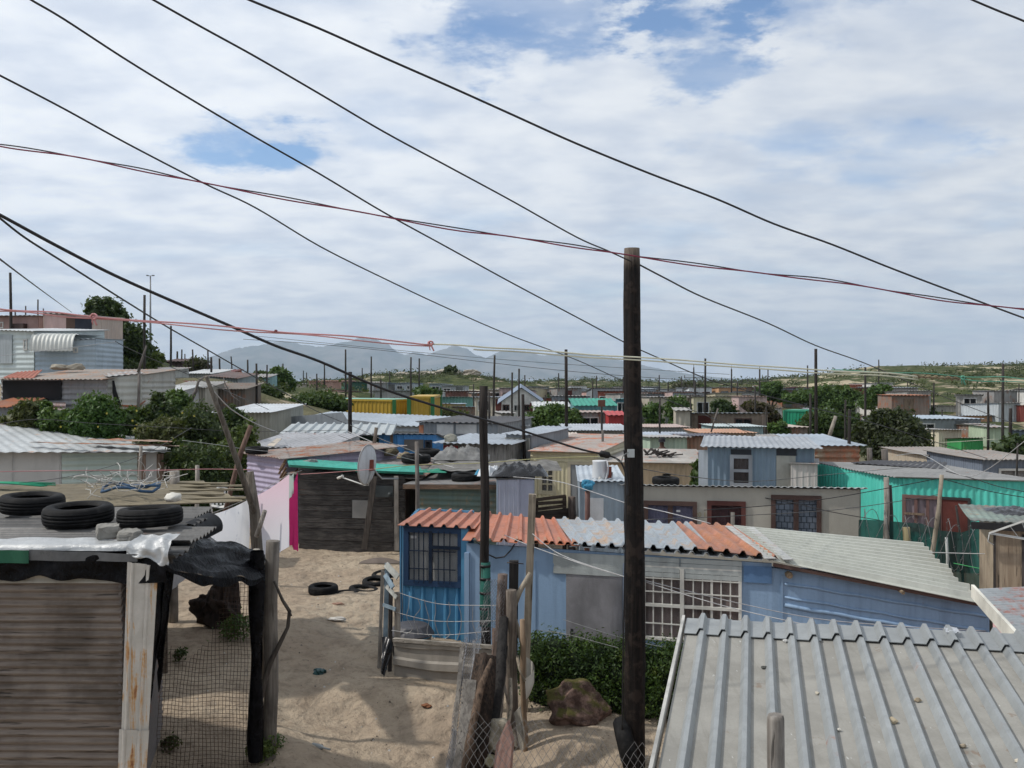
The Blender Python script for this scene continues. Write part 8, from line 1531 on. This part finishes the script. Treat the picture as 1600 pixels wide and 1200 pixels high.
# connector at the tall pole
mb = MB(); c = P(945, 710, 11.7); mb.tube([c+Vector((-.07, 0, .015)), c+Vector((-.05, 0, .012)), c+Vector((.05, 0, -.01)), c+Vector((.07, 0, -.012))], [.012, .035, .035, .012], 10, wob=.2); mb.build('cable_joint', plain((.008, .008, .009), .6), label='black taped joint on the thickest cable beside the tallest pole', cat='cable joint')
wire([(952, 712), (962, 716), (970, 722), (976, 735), (979, 752), (981, 775)], 11.7, 11.75, .012, CB, 'thick black cable end drooping from the taped joint to the tallest pole')
wire([(962, 716), (970, 722), (974, 712), (982, 707)], 11.68, 11.72, .007, plain((.16, .17, .17), .4), 'grey wire loop running to the white plate on the tallest pole')
GT_ = 'thin service wires over the roofs'
for pts, Y0, Y1, r, m_, lab in (
 ([(380, 530), (500, 538), (640, 552), (760, 566), (890, 580), (1030, 591), (1190, 600)], 110, 110, .035, CBL, 'lower of two faint wires running before the mountains'),
 ([(400, 525), (640, 549), (800, 563), (960, 574), (1140, 585)], 120, 120, .03, CBL, 'upper of two faint wires running before the mountains'),
 ([(180, 533), (200, 544), (252, 567), (329, 600), (420, 640)], 33, 40, .012, CBL, 'pale wire sloping down from the big dark tree to the white roof'),
 ([(322, 604), (335, 613), (362, 640), (400, 662), (433, 675)], 13.2, 30, .010, WHT, 'white wire running from the leaning pole tip to the canopy'),
 ([(0, 556), (60, 549), (120, 542), (180, 534)], 30, 33, .010, WHT, 'pale wire rising from the left edge to the big dark tree'),
 ([(0, 662), (60, 655), (140, 661), (250, 667), (385, 674), (540, 672)], 24, 30, .008, CBL, 'dark wire running level above the mint house roof'),
 ([(285, 688), (340, 695), (385, 702), (430, 706)], 22, 24, .007, WHT, 'pale wire between the mint house roof and the lilac shack'),
 ([(543, 674), (585, 692), (632, 710), (700, 728), (745, 742)], 30, 22.5, .010, WHT, 'white cable from the canopy pole to the stained shed roof'),
 ([(529, 680), (599, 706), (650, 720)], 28, 22, .008, CBL, 'grey wire below the white cable over the satellite dish'),
 ([(585, 733), (640, 727), (700, 725), (760, 723), (850, 716), (940, 713)], 20.5, 21, .009, paint((.42, .40, .20), seed=3), 'yellowish rope level across the pole shafts above the orange roof'),
 ([(470, 741), (520, 738), (585, 733)], 21.2, 20.5, .007, PNK, 'thin pink cord over the turquoise roof sheets'),
 ([(788, 836), (832, 854), (900, 878), (960, 897), (985, 903)], 14.5, 12.1, .006, WHT, 'lower white wire from the orange roof to the tallest pole'),
 ([(832, 834), (866, 861), (910, 880), (985, 904)], 13.2, 12.1, .006, WHT, 'upper white wire from the sawn plank to the tallest pole'),
 ([(1004, 906), (1060, 920), (1152, 942), (1272, 966), (1400, 978), (1540, 986)], 12, 11.5, .005, WHT, 'upper white wire from the tallest pole to the pink shack'),
 ([(1004, 908), (1080, 932), (1152, 952), (1260, 976), (1330, 986)], 12, 10.5, .005, WHT, 'lower white wire dropping behind the grey ribbed roof'),
 ([(745, 742), (800, 745), (870, 752), (930, 770), (985, 788), (1040, 800), (1110, 818)], 22, 16.5, .008, WHT, 'bright white cable from the shed roof past the tallest pole'),
 ([(1005, 733), (1080, 745), (1180, 752), (1290, 742), (1420, 730)], 12.2, 24, .006, CBL, 'fine grey wire from the tallest pole towards the turquoise house'),
 ([(1120, 761), (1180, 775), (1240, 786), (1300, 800), (1375, 813)], 20.2, 18.3, .008, CB, 'black wire slanting down across the beige house front'),
 ([(1100, 797), (1200, 790), (1300, 778), (1412, 758), (1463, 748)], 18.8, 17.8, .008, CB, 'black wire rising across the beige house to the pale leaning pole'),
 ([(1010, 812), (1150, 806), (1300, 797), (1412, 782), (1470, 772)], 18.6, 17.8, .007, CBL, 'dark wire below the rising one across the beige house'),
 ([(1478, 736), (1525, 749), (1560, 760), (1600, 768), (1640, 776)], 20.5, 19, .009, CB, 'black cable drooping over the turquoise house front'),
 ([(1476, 749), (1544, 767), (1600, 777), (1640, 783)], 18, 17, .008, CB, 'second black cable from the pale leaning pole to the right edge'),
 ([(1452, 863), (1520, 865), (1600, 866), (1640, 866)], 15, 14, .007, WHT, 'straight white wire before the green net fence'),
 ([(1490, 880), (1530, 888), (1580, 897), (1640, 905)], 16, 14, .006, plain((.05, .40, .12), .5), 'bright green cord below the straight white wire'),
 ([(1340, 690), (1400, 694), (1480, 691), (1560, 686)], 40, 40, .012, PAL, 'pale yellowish wire before the dark round tree'),
 ([(1400, 712), (1440, 710), (1500, 742), (1540, 735), (1600, 690)], 22, 15, .006, WHT, 'pale wire rising to the right edge over the turquoise roof'),
 ([(0, 737), (60, 736), (150, 735), (240, 735), (320, 733), (392, 734)], 13, 14.2, .006, PNK, 'slack pinkish cord across the mint house front'),
 ([(30, 755), (120, 742), (220, 712), (300, 668)], 14.5, 20, .005, CBL, 'faint dark cord slanting up over the mint house front')):
    wire(pts, Y0, Y1, r, m_, lab, 'wire', 'wire', GT_)
q = P(1, 1, 1)
# ================================================================ vegetation
def leaves(lobes, n, leaf, seed, clus=26, spread=.16, out=.55, asp=.55, flat=.3):
    """leaf quads in clumps spread through the given lobes [(centre, radii)]"""
    rg = np.random.default_rng(seed); lo = np.array([list(c)+list(r) for c, r in lobes], float); vol = (lo[:, 3]*lo[:, 4]*lo[:, 5])**(2/3.); pr = vol/vol.sum()
    K = max(6, n//clus); li = rg.choice(len(lo), K, p=pr); d = rg.normal(size=(K, 3)); d /= np.linalg.norm(d, axis=1)[:, None]; d[:, 2] = np.where(d[:, 2] < -.35, -d[:, 2], d[:, 2])
    rad = rg.uniform(.45, 1.0, K)**.45*rg.uniform(.86, 1.12, K); cc = lo[li, :3]+d*lo[li, 3:]*rad[:, None]; cs = lo[li, 3:].mean(1)*spread*rg.uniform(.6, 1.6, K)
    k = rg.integers(0, K, n); p = cc[k]+rg.normal(size=(n, 3))*cs[k][:, None]*np.array([1, 1, .8]); nd = d[k]*out+rg.normal(size=(n, 3))*.6+np.array([0, 0, flat]); nd /= np.linalg.norm(nd, axis=1)[:, None]
    a = np.cross(nd, rg.normal(size=(n, 3))); a /= np.linalg.norm(a, axis=1)[:, None]; b = np.cross(nd, a); s = leaf*rg.uniform(.6, 1.35, n)[:, None]
    v = np.stack([p-a*s, p+b*s*asp*.9+nd*s*.12, p+a*s, p-b*s*asp*.9-nd*s*.05], 1).reshape(-1, 3)
    return v
def leafmesh(v, name, mat_, parent=None, **kw):
    n = len(v)//4; mb = MB(); mb.v = v.tolist(); mb.f = [(4*i, 4*i+1, 4*i+2, 4*i+3) for i in range(n)]; mb.m = [0]*n; mb.sm = [False]*n
    return mb.build(name, mat_, parent, **kw)
BARK = wood((.05, .04, .032), (.13, .105, .085), seed=60)
G1 = leafmat((.050, .105, .020), (.125, .20, .038), 1); G2 = leafmat((.030, .058, .016), (.080, .115, .028), 2); G3 = leafmat((.07, .11, .022), (.17, .21, .05), 3); G4 = leafmat((.030, .032, .014), (.075, .065, .028), 4); G5 = leafmat((.038, .075, .016), (.095, .15, .032), 5, 2.0); GO = leafmat((.06, .075, .02), (.14, .14, .045), 6)
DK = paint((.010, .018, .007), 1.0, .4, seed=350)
def tree(name, lab, cat, Y, lobes_px, n, leaf, mat_, seed, trunk=None, group=None, depth=1.0, clus=26, spread=.16):
    """lobes_px = [(px, py, rx_px, ry_px, dY)]; the stem stands on the ground below"""
    lb = []
    for px, py, rx, ry, dY in lobes_px: c = P(px, py, Y+dY); k = (Y+dY)/F; lb.append(((c.x, c.y, c.z), (rx*k, rx*k*depth, ry*k)))
    if cat in ('bush', 'hedge'):                     # foliage down to the ground
        for c, r in list(lb):
            g_ = H(c[0], c[1]); z = c[2]-r[2]*.9; i = 0
            while z > g_+.1 and i < 3: lb.append(((c[0]+.2*r[0]*math.sin(i*2+seed), c[1], z), (r[0]*.95, r[1]*.95, min(r[2], .9)))); z -= r[2]*1.1; i += 1
        n = int(n*1.5)
    cx = sum(l[0][0] for l in lb)/len(lb); tx = X(trunk, Y) if trunk else cx; g = H(tx, Y); root = thing(name, lab, cat, (tx, Y, g), group)
    R = random.Random(seed); leafmesh(leaves(lb, n, leaf, seed, clus, spread), 'crown', mat_, root)
    mb = MB(); 
    for c, r in lb: mb.rock((c[0], c[1], c[2]-.05*r[2]), (r[0]*.74, r[1]*.74, r[2]*.74), seed+int(c[0]*10) % 7, 3, amp=.4, smooth=True)
    mb.build('inner_foliage', mat_, root)
    mb = MB(); r0 = max(.05, max(l[1][0] for l in lb)*.09)
    for c, r in lb: m_ = Vector((tx, Y, g-.2)); e = Vector(c); mid = m_.lerp(e, .5)+Vector((R.uniform(-.1, .1)*r[0], 0, -.1*r[2])); mb.tube([m_, mid, e], [r0, r0*.7, r0*.3], 7, wob=.1)
    mb.build('trunk', BARK, root); return root
GB_ = 'bushes behind the white and mint house'
tree('tree', 'big dark wind-bent tree on the left skyline', 'tree', 57, [(160, 484, 24, 18, 0), (176, 505, 22, 22, .5), (188, 500, 12, 14, 0), (192, 535, 34, 30, 0), (172, 560, 30, 32, 1), (212, 560, 24, 34, 0), (232, 578, 18, 22, 1), (186, 585, 36, 26, -1)], 17000, .14, G2, 1, 190)
tree('shrub', 'olive shrub at the right foot of the big dark tree', 'shrub', 55, [(247, 566, 9, 14, 0), (240, 582, 14, 14, 0)], 2500, .12, G3, 2)
tree('tree', 'small round tree standing on the left skyline', 'tree', 70, [(308, 574, 17, 12, 0), (298, 578, 10, 9, 0), (318, 580, 9, 8, 0)], 3500, .13, G4, 3)
tree('tree', 'round green tree left of centre before the mountains', 'tree', 85, [(436, 590, 18, 14, 0), (425, 600, 16, 14, 0), (448, 603, 12, 14, 0)], 4500, .16, G1, 4)
tree('tree', 'smaller dull tree left of the round green one', 'tree', 88, [(408, 588, 10, 8, 0), (402, 598, 10, 10, 0)], 2200, .15, G2, 5)
tree('bush', 'pale green bush at the end of the left-slope row', 'bush', 60, [(384, 604, 16, 13, 0), (372, 612, 14, 14, 0), (396, 618, 14, 12, 0)], 3600, .13, G3, 6)
tree('bush', 'dark bush below the pale green one left of centre', 'bush', 52, [(415, 618, 24, 12, 0), (385, 628, 22, 12, 0)], 3200, .12, G2, 7)
tree('bush', 'wide dark green bush in front of the yellow containers', 'bush', 54, [(480, 632, 26, 13, 0), (510, 630, 26, 12, 0), (533, 636, 18, 9, 0), (466, 638, 14, 8, 0)], 7000, .12, G5, 8)
tree('bush', 'round bush below the dune behind the short yellow container', 'bush', 86, [(660, 612, 15, 7, 0), (678, 613, 12, 6, 0)], 1800, .15, G1, 9)
tree('bush', 'low scrub right of the short yellow container', 'bush', 66, [(690, 648, 22, 9, 0), (715, 650, 20, 7, 0)], 2600, .12, GO, 10)
tree('tree', 'wide round bright green tree behind the cream house', 'tree', 60, [(862, 650, 26, 15, 0), (840, 658, 20, 14, 0), (888, 655, 22, 13, 0), (905, 662, 12, 9, 0), (866, 664, 36, 12, 0)], 8500, .13, G1, 11)
tree('bush', 'grey-green bush under the gabled white house', 'bush', 56, [(815, 664, 22, 6, 0), (790, 664, 16, 6, 0)], 1500, .12, G2, 12)
for k, (px, py, rx, ry, Y, lab) in enumerate(((800, 624, 14, 9, 120, 'dull tree above the gabled house roof'), (846, 623, 12, 7, 110, 'small tree left of the far sea-green building'), (862, 628, 10, 6, 96, 'bright shrub above the round green tree'), (884, 630, 9, 9, 94, 'narrow dark tree behind the brown-black pole'), (893, 638, 8, 8, 90, 'olive tree right of the brown-black pole'), (810, 612, 18, 6, 170, 'flat-topped far tree over the teal hut'), (1098, 613, 12, 9, 130, 'dark tree over the narrow grey house'), (1075, 608, 24, 9, 140, 'broad tree behind the grey flat-roofed house'), (1048, 616, 10, 5, 130, 'small tree by the distant white house'))):
    tree('tree', lab, 'tree', Y, [(px, py, rx, ry, 0), (px+rx*.6, py+ry*.4, rx*.6, ry*.7, 0), (px-rx*.6, py+ry*.4, rx*.6, ry*.7, 0)], 1800, Y/600, (G2, G1, G2, G4)[k % 4], 20+k, group='far trees of the settlement')
tree('bush', 'light green bush touching the right side of the tallest pole', 'bush', 68, [(1018, 638, 14, 9, 0), (1030, 642, 8, 7, 0)], 1700, .13, G1, 30)
tree('bush', 'big bush before the grey flat-roofed house', 'bush', 72, [(1060, 634, 18, 12, 0), (1050, 640, 9, 8, 0), (1074, 638, 8, 9, 0)], 3200, .13, G1, 31)
tree('bush', 'dark round bush left of the white cottage', 'bush', 70, [(1128, 635, 15, 9, 0), (1142, 640, 9, 6, 0), (1116, 639, 7, 6, 0)], 2600, .13, G2, 32)
tree('tree', 'brown-leaved tree behind the brown block building', 'tree', 66, [(1175, 637, 15, 9, 0), (1192, 646, 16, 14, 0), (1205, 660, 14, 16, 0)], 4200, .13, leafmat((.05, .035, .016), (.10, .075, .035), 8), 33)
tree('bush', 'green bush at the foot of the brown-leaved tree', 'bush', 58, [(1216, 668, 14, 9, 0), (1222, 682, 12, 12, 0)], 2200, .12, G1, 34)
tree('tree', 'leftmost green tree of the belt on the right, beyond the cross-armed poles', 'tree', 112, [(1198, 612, 16, 13, 0), (1212, 606, 10, 9, 0), (1218, 622, 14, 10, 0), (1190, 622, 12, 9, 0)], 4200, .2, G1, 35)
tree('tree', 'broad bright green tree in the middle of the belt above the emerald container', 'tree', 98, [(1262, 622, 22, 11, 0), (1240, 625, 16, 9, 0), (1288, 618, 20, 14, 0), (1315, 618, 18, 13, 0), (1335, 624, 16, 12, 0), (1300, 632, 34, 12, 0)], 11000, .17, G1, 36)
tree('tree', 'green tree right of the skyline pole with the wire', 'tree', 92, [(1368, 618, 14, 12, 0), (1382, 612, 12, 9, 0), (1356, 632, 14, 13, 0), (1378, 634, 18, 12, 0)], 5000, .17, G1, 37)
tree('tree', 'dense green tree below the belt, right of the emerald container', 'tree', 64, [(1290, 658, 28, 17, 0), (1268, 672, 22, 18, 0), (1312, 672, 24, 18, 0), (1330, 658, 14, 12, 0), (1340, 676, 14, 16, 0)], 9000, .13, G5, 38)
tree('tree', 'large dark round tree behind the turquoise house', 'tree', 40, [(1396, 672, 34, 26, 0), (1372, 690, 30, 26, 0), (1420, 690, 30, 26, 0), (1398, 705, 46, 22, -.5), (1436, 702, 16, 18, 0), (1352, 680, 16, 22, 0), (1380, 655, 18, 14, 0)], 17000, .10, leafmat((.030, .042, .016), (.065, .078, .028), 9), 39, 1398)
tree('bush', 'low green bush left of the white grid-window house', 'bush', 90, [(1425, 642, 26, 7, 0), (1448, 643, 12, 6, 0)], 2600, .15, G2, 40)
tree('bush', 'dark bush at the right edge below the lime hut', 'bush', 44, [(1590, 690, 20, 10, 0), (1566, 700, 14, 9, 0)], 2200, .1, G2, 41)
tree('bush', 'small bush squeezed between the tan and the blue-grey house', 'bush', 27, [(1091, 738, 9, 16, 0), (1090, 752, 9, 12, 0)], 2200, .06, G5, 42)
tree('bush', 'small round bush left of the tallest pole behind the tan house', 'bush', 40, [(972, 688, 9, 6, 0), (982, 690, 8, 5, 0)], 1300, .08, G1, 43)
for k, (Y, lb, n, lf, m_, lab) in enumerate((
 (29.0, [(45, 640, 22, 14, 0), (22, 655, 18, 12, 0)], 3500, .07, GO, 'yellow-brown bush before the rusty lower wall at the left'),
 (28.5, [(150, 640, 30, 22, 0), (128, 655, 22, 18, 0), (172, 655, 22, 18, 0), (150, 632, 18, 12, 0)], 9000, .065, leafmat((.04, .095, .018), (.10, .20, .035), 11), 'bright green bush in front of the patchwork-roofed shack'),
 (28.8, [(88, 652, 24, 16, 0), (72, 640, 9, 12, 0), (105, 662, 18, 12, 0)], 5000, .065, G1, 'deep green bush left of the bright green one'),
 (30.5, [(247, 632, 9, 20, 0), (252, 648, 20, 20, 0), (232, 655, 18, 18, 0)], 5500, .065, G2, 'dark pointed bush with a spire-like top'),
 (31.5, [(276, 625, 20, 14, 0), (262, 640, 16, 16, 0)], 4000, .065, G1, 'round green bush behind the spire-topped one'),
 (30, [(200, 655, 24, 16, 0), (212, 668, 22, 14, 0)], 4200, .06, G5, 'mid-green bush between the bright bush and the pointed one'),
 (28, [(262, 668, 24, 14, 0), (235, 674, 22, 10, 0)], 4200, .06, GO, 'olive yellow bush right below the pointed one'),
 (29, [(310, 655, 28, 24, 0), (330, 675, 28, 26, 0), (295, 680, 24, 20, 0)], 9000, .06, leafmat((.04, .065, .02), (.10, .13, .045), 12), 'big grey-green bush behind the leaning pole'),
 (30, [(360, 650, 16, 16, 0), (372, 665, 16, 20, 0)], 4000, .06, G2, 'dark green bush right of the leaning pole'),
 (28, [(378, 690, 18, 26, 0), (360, 715, 26, 26, 0), (392, 668, 10, 14, 0)], 6500, .06, G3, 'light green bush left of the lilac shack'),
 (26.5, [(315, 722, 34, 24, 0), (290, 705, 26, 18, 0), (340, 745, 30, 20, 0), (285, 735, 24, 22, 0)], 9000, .06, G2, 'deep shadowy bush behind the white plastic chair'))):
    tree('bush', lab, 'bush', Y, lb, n, lf, m_, 60+k, group=GB_)
R = random.Random(31); mb = MB()
for k in range(11):
    px = R.choice((R.uniform(95, 110), R.uniform(150, 175), R.uniform(255, 330), R.uniform(205, 230), R.uniform(300, 345))); c = P(px, R.uniform(640, 690), 27.2); f = MB()
    for j in range(5): a = j*1.256; f.add([c, c+Vector((math.cos(a)*.03, -.01, math.sin(a)*.03)), c+Vector((math.cos(a+.6)*.03, -.02, math.sin(a+.6)*.03))], [(0, 1, 2)])
    mb.v.extend(f.v and []); o = len(mb.v); mb.v.extend(f.v); mb.f.extend(tuple(i+o for i in q) for q in f.f); mb.m.extend(f.m); mb.sm.extend(f.sm)
mb.build('flowers', paint((.60, .50, .08), .7, .1, seed=5), kind='stuff', label='scattered yellow flowers on the left bushes', cat='flowers')
# hedge of the blue house
def hedge():
    root = thing('hedge', 'dense dark green hedge in front of the blue house', 'hedge', (X(930, 13.6), 13.6, H(1.2, 13.6))); lb = []
    for k, px in enumerate((838, 868, 900, 935, 970, 1005, 1040, 1070)):
        Yk = 13.75-.06*k; c = P(px, 1045+2*k, Yk); lb.append(((c.x, c.y, c.z), (.27, .36, .46+.03*math.sin(k*2.1)))); c2 = P(px+14, 1085+2*k, Yk-.1); lb.append(((c2.x, c2.y, c2.z), (.26, .36, .36)))
    HM = leafmat((.028, .062, .010), (.080, .145, .020), 13, 2.0, (.10, .14, .02)); leafmesh(leaves(lb, 42000, .026, 5, 30, .17, .6, .5), 'leaves', HM, root)
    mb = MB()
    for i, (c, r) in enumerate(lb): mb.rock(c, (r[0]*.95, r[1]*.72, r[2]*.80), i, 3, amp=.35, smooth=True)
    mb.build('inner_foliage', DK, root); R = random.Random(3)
    for k in range(9): mb = MB(); c = lb[(k*2) % 16][0]; x = c[0]+R.uniform(-.1, .1); g = H(x, c[1]); mb.tube([(x, c[1], g-.1), (x+R.uniform(-.1, .1), c[1], c[2])], .02, 6); mb.build('stem', BARK, root)
hedge()
# weeds
def weed(px, py, lab, n=260, s_=.05, h_=.18, m_=None, Y0=14, seed=0):
    x, y, z = gz(px, py, Y0); rg = np.random.default_rng(seed); lb = [((x, y, z+h_*.45), (h_*.7, h_*.6, h_*.6))]
    ob = leafmesh(leaves(lb, n, s_*.5, seed, 12, .3), 'weed', m_ or G1, label=lab, cat='weed', group='weeds growing in the sand'); return ob
weed(372, 1000, 'leafy weed climbing the netting beside the wrapped post', 900, .06, .34, G1, 12, 1); weed(345, 960, 'low grass tuft below the dark rooty stump', 200, .05, .14, G3, 15, 2); weed(410, 1190, 'bright grass at the foot of the round post', 700, .05, .22, G3, 11, 3); weed(428, 1168, 'small weed just above the bright grass by the round post', 300, .04, .14, G1, 11.4, 4); weed(282, 1032, 'small dark weed inside the netting gateway', 260, .05, .14, G2, 13, 5); weed(712, 990, 'green weed at the base of the blue house bay', 300, .05, .18, G1, 15.6, 6); weed(268, 1170, 'dusty weed at the foot of the black plastic strips', 240, .05, .13, GO, 11, 7)
# scrub on the far dunes: uncountable
rg = np.random.default_rng(11); V = []; n = 0
def scrub(N, x0, x1, y0, y1, size, name_seed):
    rs = np.random.default_rng(name_seed); xs_ = rs.uniform(x0, x1, N); ys_ = rs.uniform(y0, y1, N); zs = hh(xs_, ys_); out = []
    for x, y, z in zip(xs_, ys_, zs):
        s_ = size*rs.uniform(.4, 1.4); lb = [((x, y, z+s_*.15), (s_, s_, s_*.38))]; out.append(leaves(lb, 30, s_*.22, int(rs.integers(1e6)), 8, .4))
    return np.concatenate(out)
V = np.concatenate([scrub(700, -38, 4, 158, 190, .55, 1), scrub(1100, -60, 260, 190, 420, 1.1, 2), scrub(600, 60, 240, 300, 380, 1.5, 3), scrub(600, 40, 120, 110, 210, .7, 4), scrub(400, -80, 60, 380, 520, 1.5, 5), scrub(260, -30, 60, 62, 150, .55, 6), scrub(200, -60, -10, 70, 200, 1.0, 7)])
leafmesh(V, 'dune_scrub', leafmat((.035, .048, .018), (.10, .11, .045), 15, .08), kind='stuff', label='low green scrub covering the far dunes', base=False)
# pale sand scars and summit rocks of the central dune
for k, (px, py, w_, lab) in enumerate(((700, 577, 2.6, 'pale rock outcrop on the top of the green dune'), (662, 586, 2.0, 'pale sandstone ledge left of the dune top'), (627, 581, 1.6, 'pale ledge on the left shoulder of the dune'), (735, 592, 1.6, 'pale ledge on the right flank of the dune'))):
    x, y, z = X(px, 172), 172, 0; z = Hd(x, y); MB().rock((x, y, z+.15), (w_, 1.0, .7), 20+k, 4, amp=.6).build('rock_outcrop', paint((.40, .36, .30), .9, .3, seed=360+k, scl=.5), label=lab, cat='rock', group='pale outcrops of the green dune')
tree('bush', 'dark bush crowning the green dune', 'bush', 171, [(706, 575, 7, 4, 0), (697, 577, 4, 3, 0)], 700, .25, G2, 90)
# person on the far roof, seen from behind, in a red top and dark cap
def person():
    c = P(1035, 707, 33.4); root = thing('person', 'person in a red jacket and dark cap leaning on the roof before the mint shack', 'person', (c.x, c.y, c.z))
    import bmesh
    def skin(name, verts, edges, radii, mat_, lvl=2):
        me = bpy.data.meshes.new(name); me.from_pydata([tuple(v) for v in verts], edges, []); ob = bpy.data.objects.new(name, me); C.objects.link(ob)
        md = ob.modifiers.new('s', 'SKIN'); 
        for i, r in enumerate(radii): me.skin_vertices[0].data[i].radius = (r, r)
        me.skin_vertices[0].data[0].use_root = True; sb = ob.modifiers.new('b', 'SUBSURF'); sb.levels = lvl; sb.render_levels = lvl
        dg = bpy.context.evaluated_depsgraph_get(); m2 = bpy.data.meshes.new_from_object(ob.evaluated_get(dg)); bpy.data.objects.remove(ob); o2 = bpy.data.objects.new(name, m2); m2.materials.append(mat_); C.objects.link(o2); o2.parent = root; return o2
    V_ = [(0, 0, -.75), (0, .02, -.45), (0, .05, -.15), (0, .08, .10), (0, .10, .20), (.0, .10, .30), (.0, .11, .42),
          (-.17, .07, .06), (-.26, .0, -.16), (-.20, -.16, -.28), (-.12, -.24, -.27), (.17, .07, .06), (.27, .0, -.16), (.22, -.16, -.28), (.14, -.24, -.27)]
    E_ = [(0, 1), (1, 2), (2, 3), (3, 4), (4, 5), (5, 6), (3, 7), (7, 8), (8, 9), (9, 10), (3, 11), (11, 12), (12, 13), (13, 14)]
    skin('body', V_, E_, [.15, .15, .155, .12, .06, .095, .08, .075, .055, .04, .03, .075, .055, .04, .03], paint((.09, .05, .035), .6, .2, seed=370))
    V2 = [V_[i] for i in (0, 1, 2, 3)]+[V_[i] for i in (7, 8, 9, 11, 12, 13)]; E2 = [(0, 1), (1, 2), (2, 3), (3, 4), (4, 5), (5, 6), (3, 7), (7, 8), (8, 9)]
    skin('jacket', V2, E2, [.175, .18, .18, .14, .09, .075, .058, .09, .075, .058], paint((.30, .02, .03), .8, .25, seed=371))
    mb = MB(); mb.lathe([(.118, .36), (.12, .42), (.10, .49), (.05, .53), (.001, .54)], (c.x, c.y+.105, c.z), 16); mb.grid(lambda a, b: Vector((c.x+(a-.5)*.20, c.y+.0-b*.10-.02, c.z+.385-.01*b)), 6, 4); mb.build('cap', paint((.02, .02, .025), .8, .2, seed=372), root)
person()
# ---------------------------------------------------------------- filling huts of the far jumble
def filling():
    rs = random.Random(2024); used = [(c.location.x, c.location.y) for c in C.objects if c.parent is None and c.get('category') in ('shack', 'house', 'container', 'shed', 'stall', 'tree')]
    names = []
    cut = (' with ', ' under ', ' behind ', ' left ', ' right ', ' in ', ' on ', ' before ', ' beside ', ' at ', ' of ', ' above ', ' below ', ' and ', ' by ', ' standing ', ' below', ' next ', ' half ', ' cut ', ' whose ', ' attached ', ' seen ', ' among ', ' touching ', ' crowning ')
    for c in C.objects:
        if c.parent is None and c.get('category') in ('shack', 'house') and c.location.y > 60:
            l = c['label']; i = min([l.find(k) for k in cut if l.find(k) > 0] or [len(l)]); s_ = l[:i].strip(',')
            if len(s_.split()) <= 5: names.append((c.location.x/c.location.y*F+800, s_, c.location.y))
    cnt = {}
    for n_ in names: cnt[n_[1]] = cnt.get(n_[1], 0)+1
    names = [n_ for n_ in names if cnt[n_[1]] == 1]
    cols = [('white', PLASTW), ('off-white', WHITE), ('tan', CREAM), ('charcoal', GALVD), ('mid-grey', GREYR), ('light grey', GALV2), ('grey', PLASTG), ('beige', PLASTB), ('silver', GALV), ('dark', GALVD), ('rust-brown', BROWN), ('pink', PINKM), ('pale blue', PALEBL), ('cream', PLASTY), ('teal', TEAL), ('orange', PLASTO), ('brick-red', REDW)]
    roofs = [GALV, GALV2, GALVD, GREYR, GREYR, RUST, BROWN]; seen = set(); n = 0; tries = 0
    while n < 125 and tries < 4000:
        tries += 1; Y = math.exp(rs.uniform(math.log(80), math.log(210))); px = rs.uniform(330, 1640); x = X(px, Y)
        if 470 < px < 775 and Y > 135: continue
        if px > 1430 and Y > 105: continue
        if 1185 < px < 1400 and Y < 108: continue
        if px > 1180 and Y > 150: continue
        if px < 470 and Y > 120: continue
        if any((x-a)**2+(y-b)**2*.6 < (2.6+.008*Y)**2 for a, b, y in [(u[0], u[1], Y) for u in used]): continue
        nm, col = rs.choice(cols[:12] if rs.random() < .8 else cols); k = min(names, key=lambda q: abs(q[0]-px)+abs(q[2]-Y)*.6)
        rel = ('behind' if Y > k[2] else 'in front of')+(' and left of' if px < k[0]-6 else ' and right of' if px > k[0]+6 else '')
        lab = 'tiny %s hut %s the %s' % (nm, rel, k[1])
        wd_ = rs.uniform(2.0, 3.4); dpx = wd_/Y*F/2; zt = H(x, Y)+rs.uniform(2.0, 2.5); py_t = HY+(CZ-zt)*F/Y
        if py_t < (612 if px < 780 else 603): continue
        if lab in seen or len(lab.split()) > 16: continue
        seen.add(lab); used.append((x, Y))
        far(px-dpx, px+dpx, HY+(CZ-zt)*F/Y, Y, col, rs.choice(roofs), lab, D=rs.uniform(3, 4.5), rise=rs.uniform(-.4, .05), dY=rs.uniform(-1, 1), win=rs.choice((0, 1, 1)), dr=rs.random() < .5, group='small houses in the far part of the settlement'); n += 1
filling()
# small things nobody could count on the sand: grit, chips and twigs
rg = np.random.default_rng(5); N = 2600; X_ = rg.uniform(-4.6, 3.2, N); Y_ = rg.uniform(10.5, 23, N); mb = MB()
for x, y in zip(X_, Y_):
    if noise.noise(Vector((x*.8, y*.8, 1)))+rg.uniform(-.25, .25) < .02: continue
    z = Hd(x, y); s_ = .006+.02*rg.random()**3; a = rg.uniform(0, 6.28); c_, d_ = math.cos(a)*s_, math.sin(a)*s_; k = rg.uniform(.5, 1.6)
    mb.add([(x-c_*k, y-d_*k, z-.004), (x+d_, y-c_, z-.004), (x+c_*k, y+d_*k, z-.004), (x-d_, y+c_, z-.004), (x, y, z+s_*.9)], [(0, 1, 4), (1, 2, 4), (2, 3, 4), (3, 0, 4)], int(rg.integers(0, 4)))
mb.build('grit', [paint((.10, .08, .06), seed=380), paint((.42, .38, .32), seed=381), paint((.20, .17, .14), seed=382), paint((.55, .53, .50), seed=383)], kind='stuff', label='grit and small chips scattered over the sand', base=False)
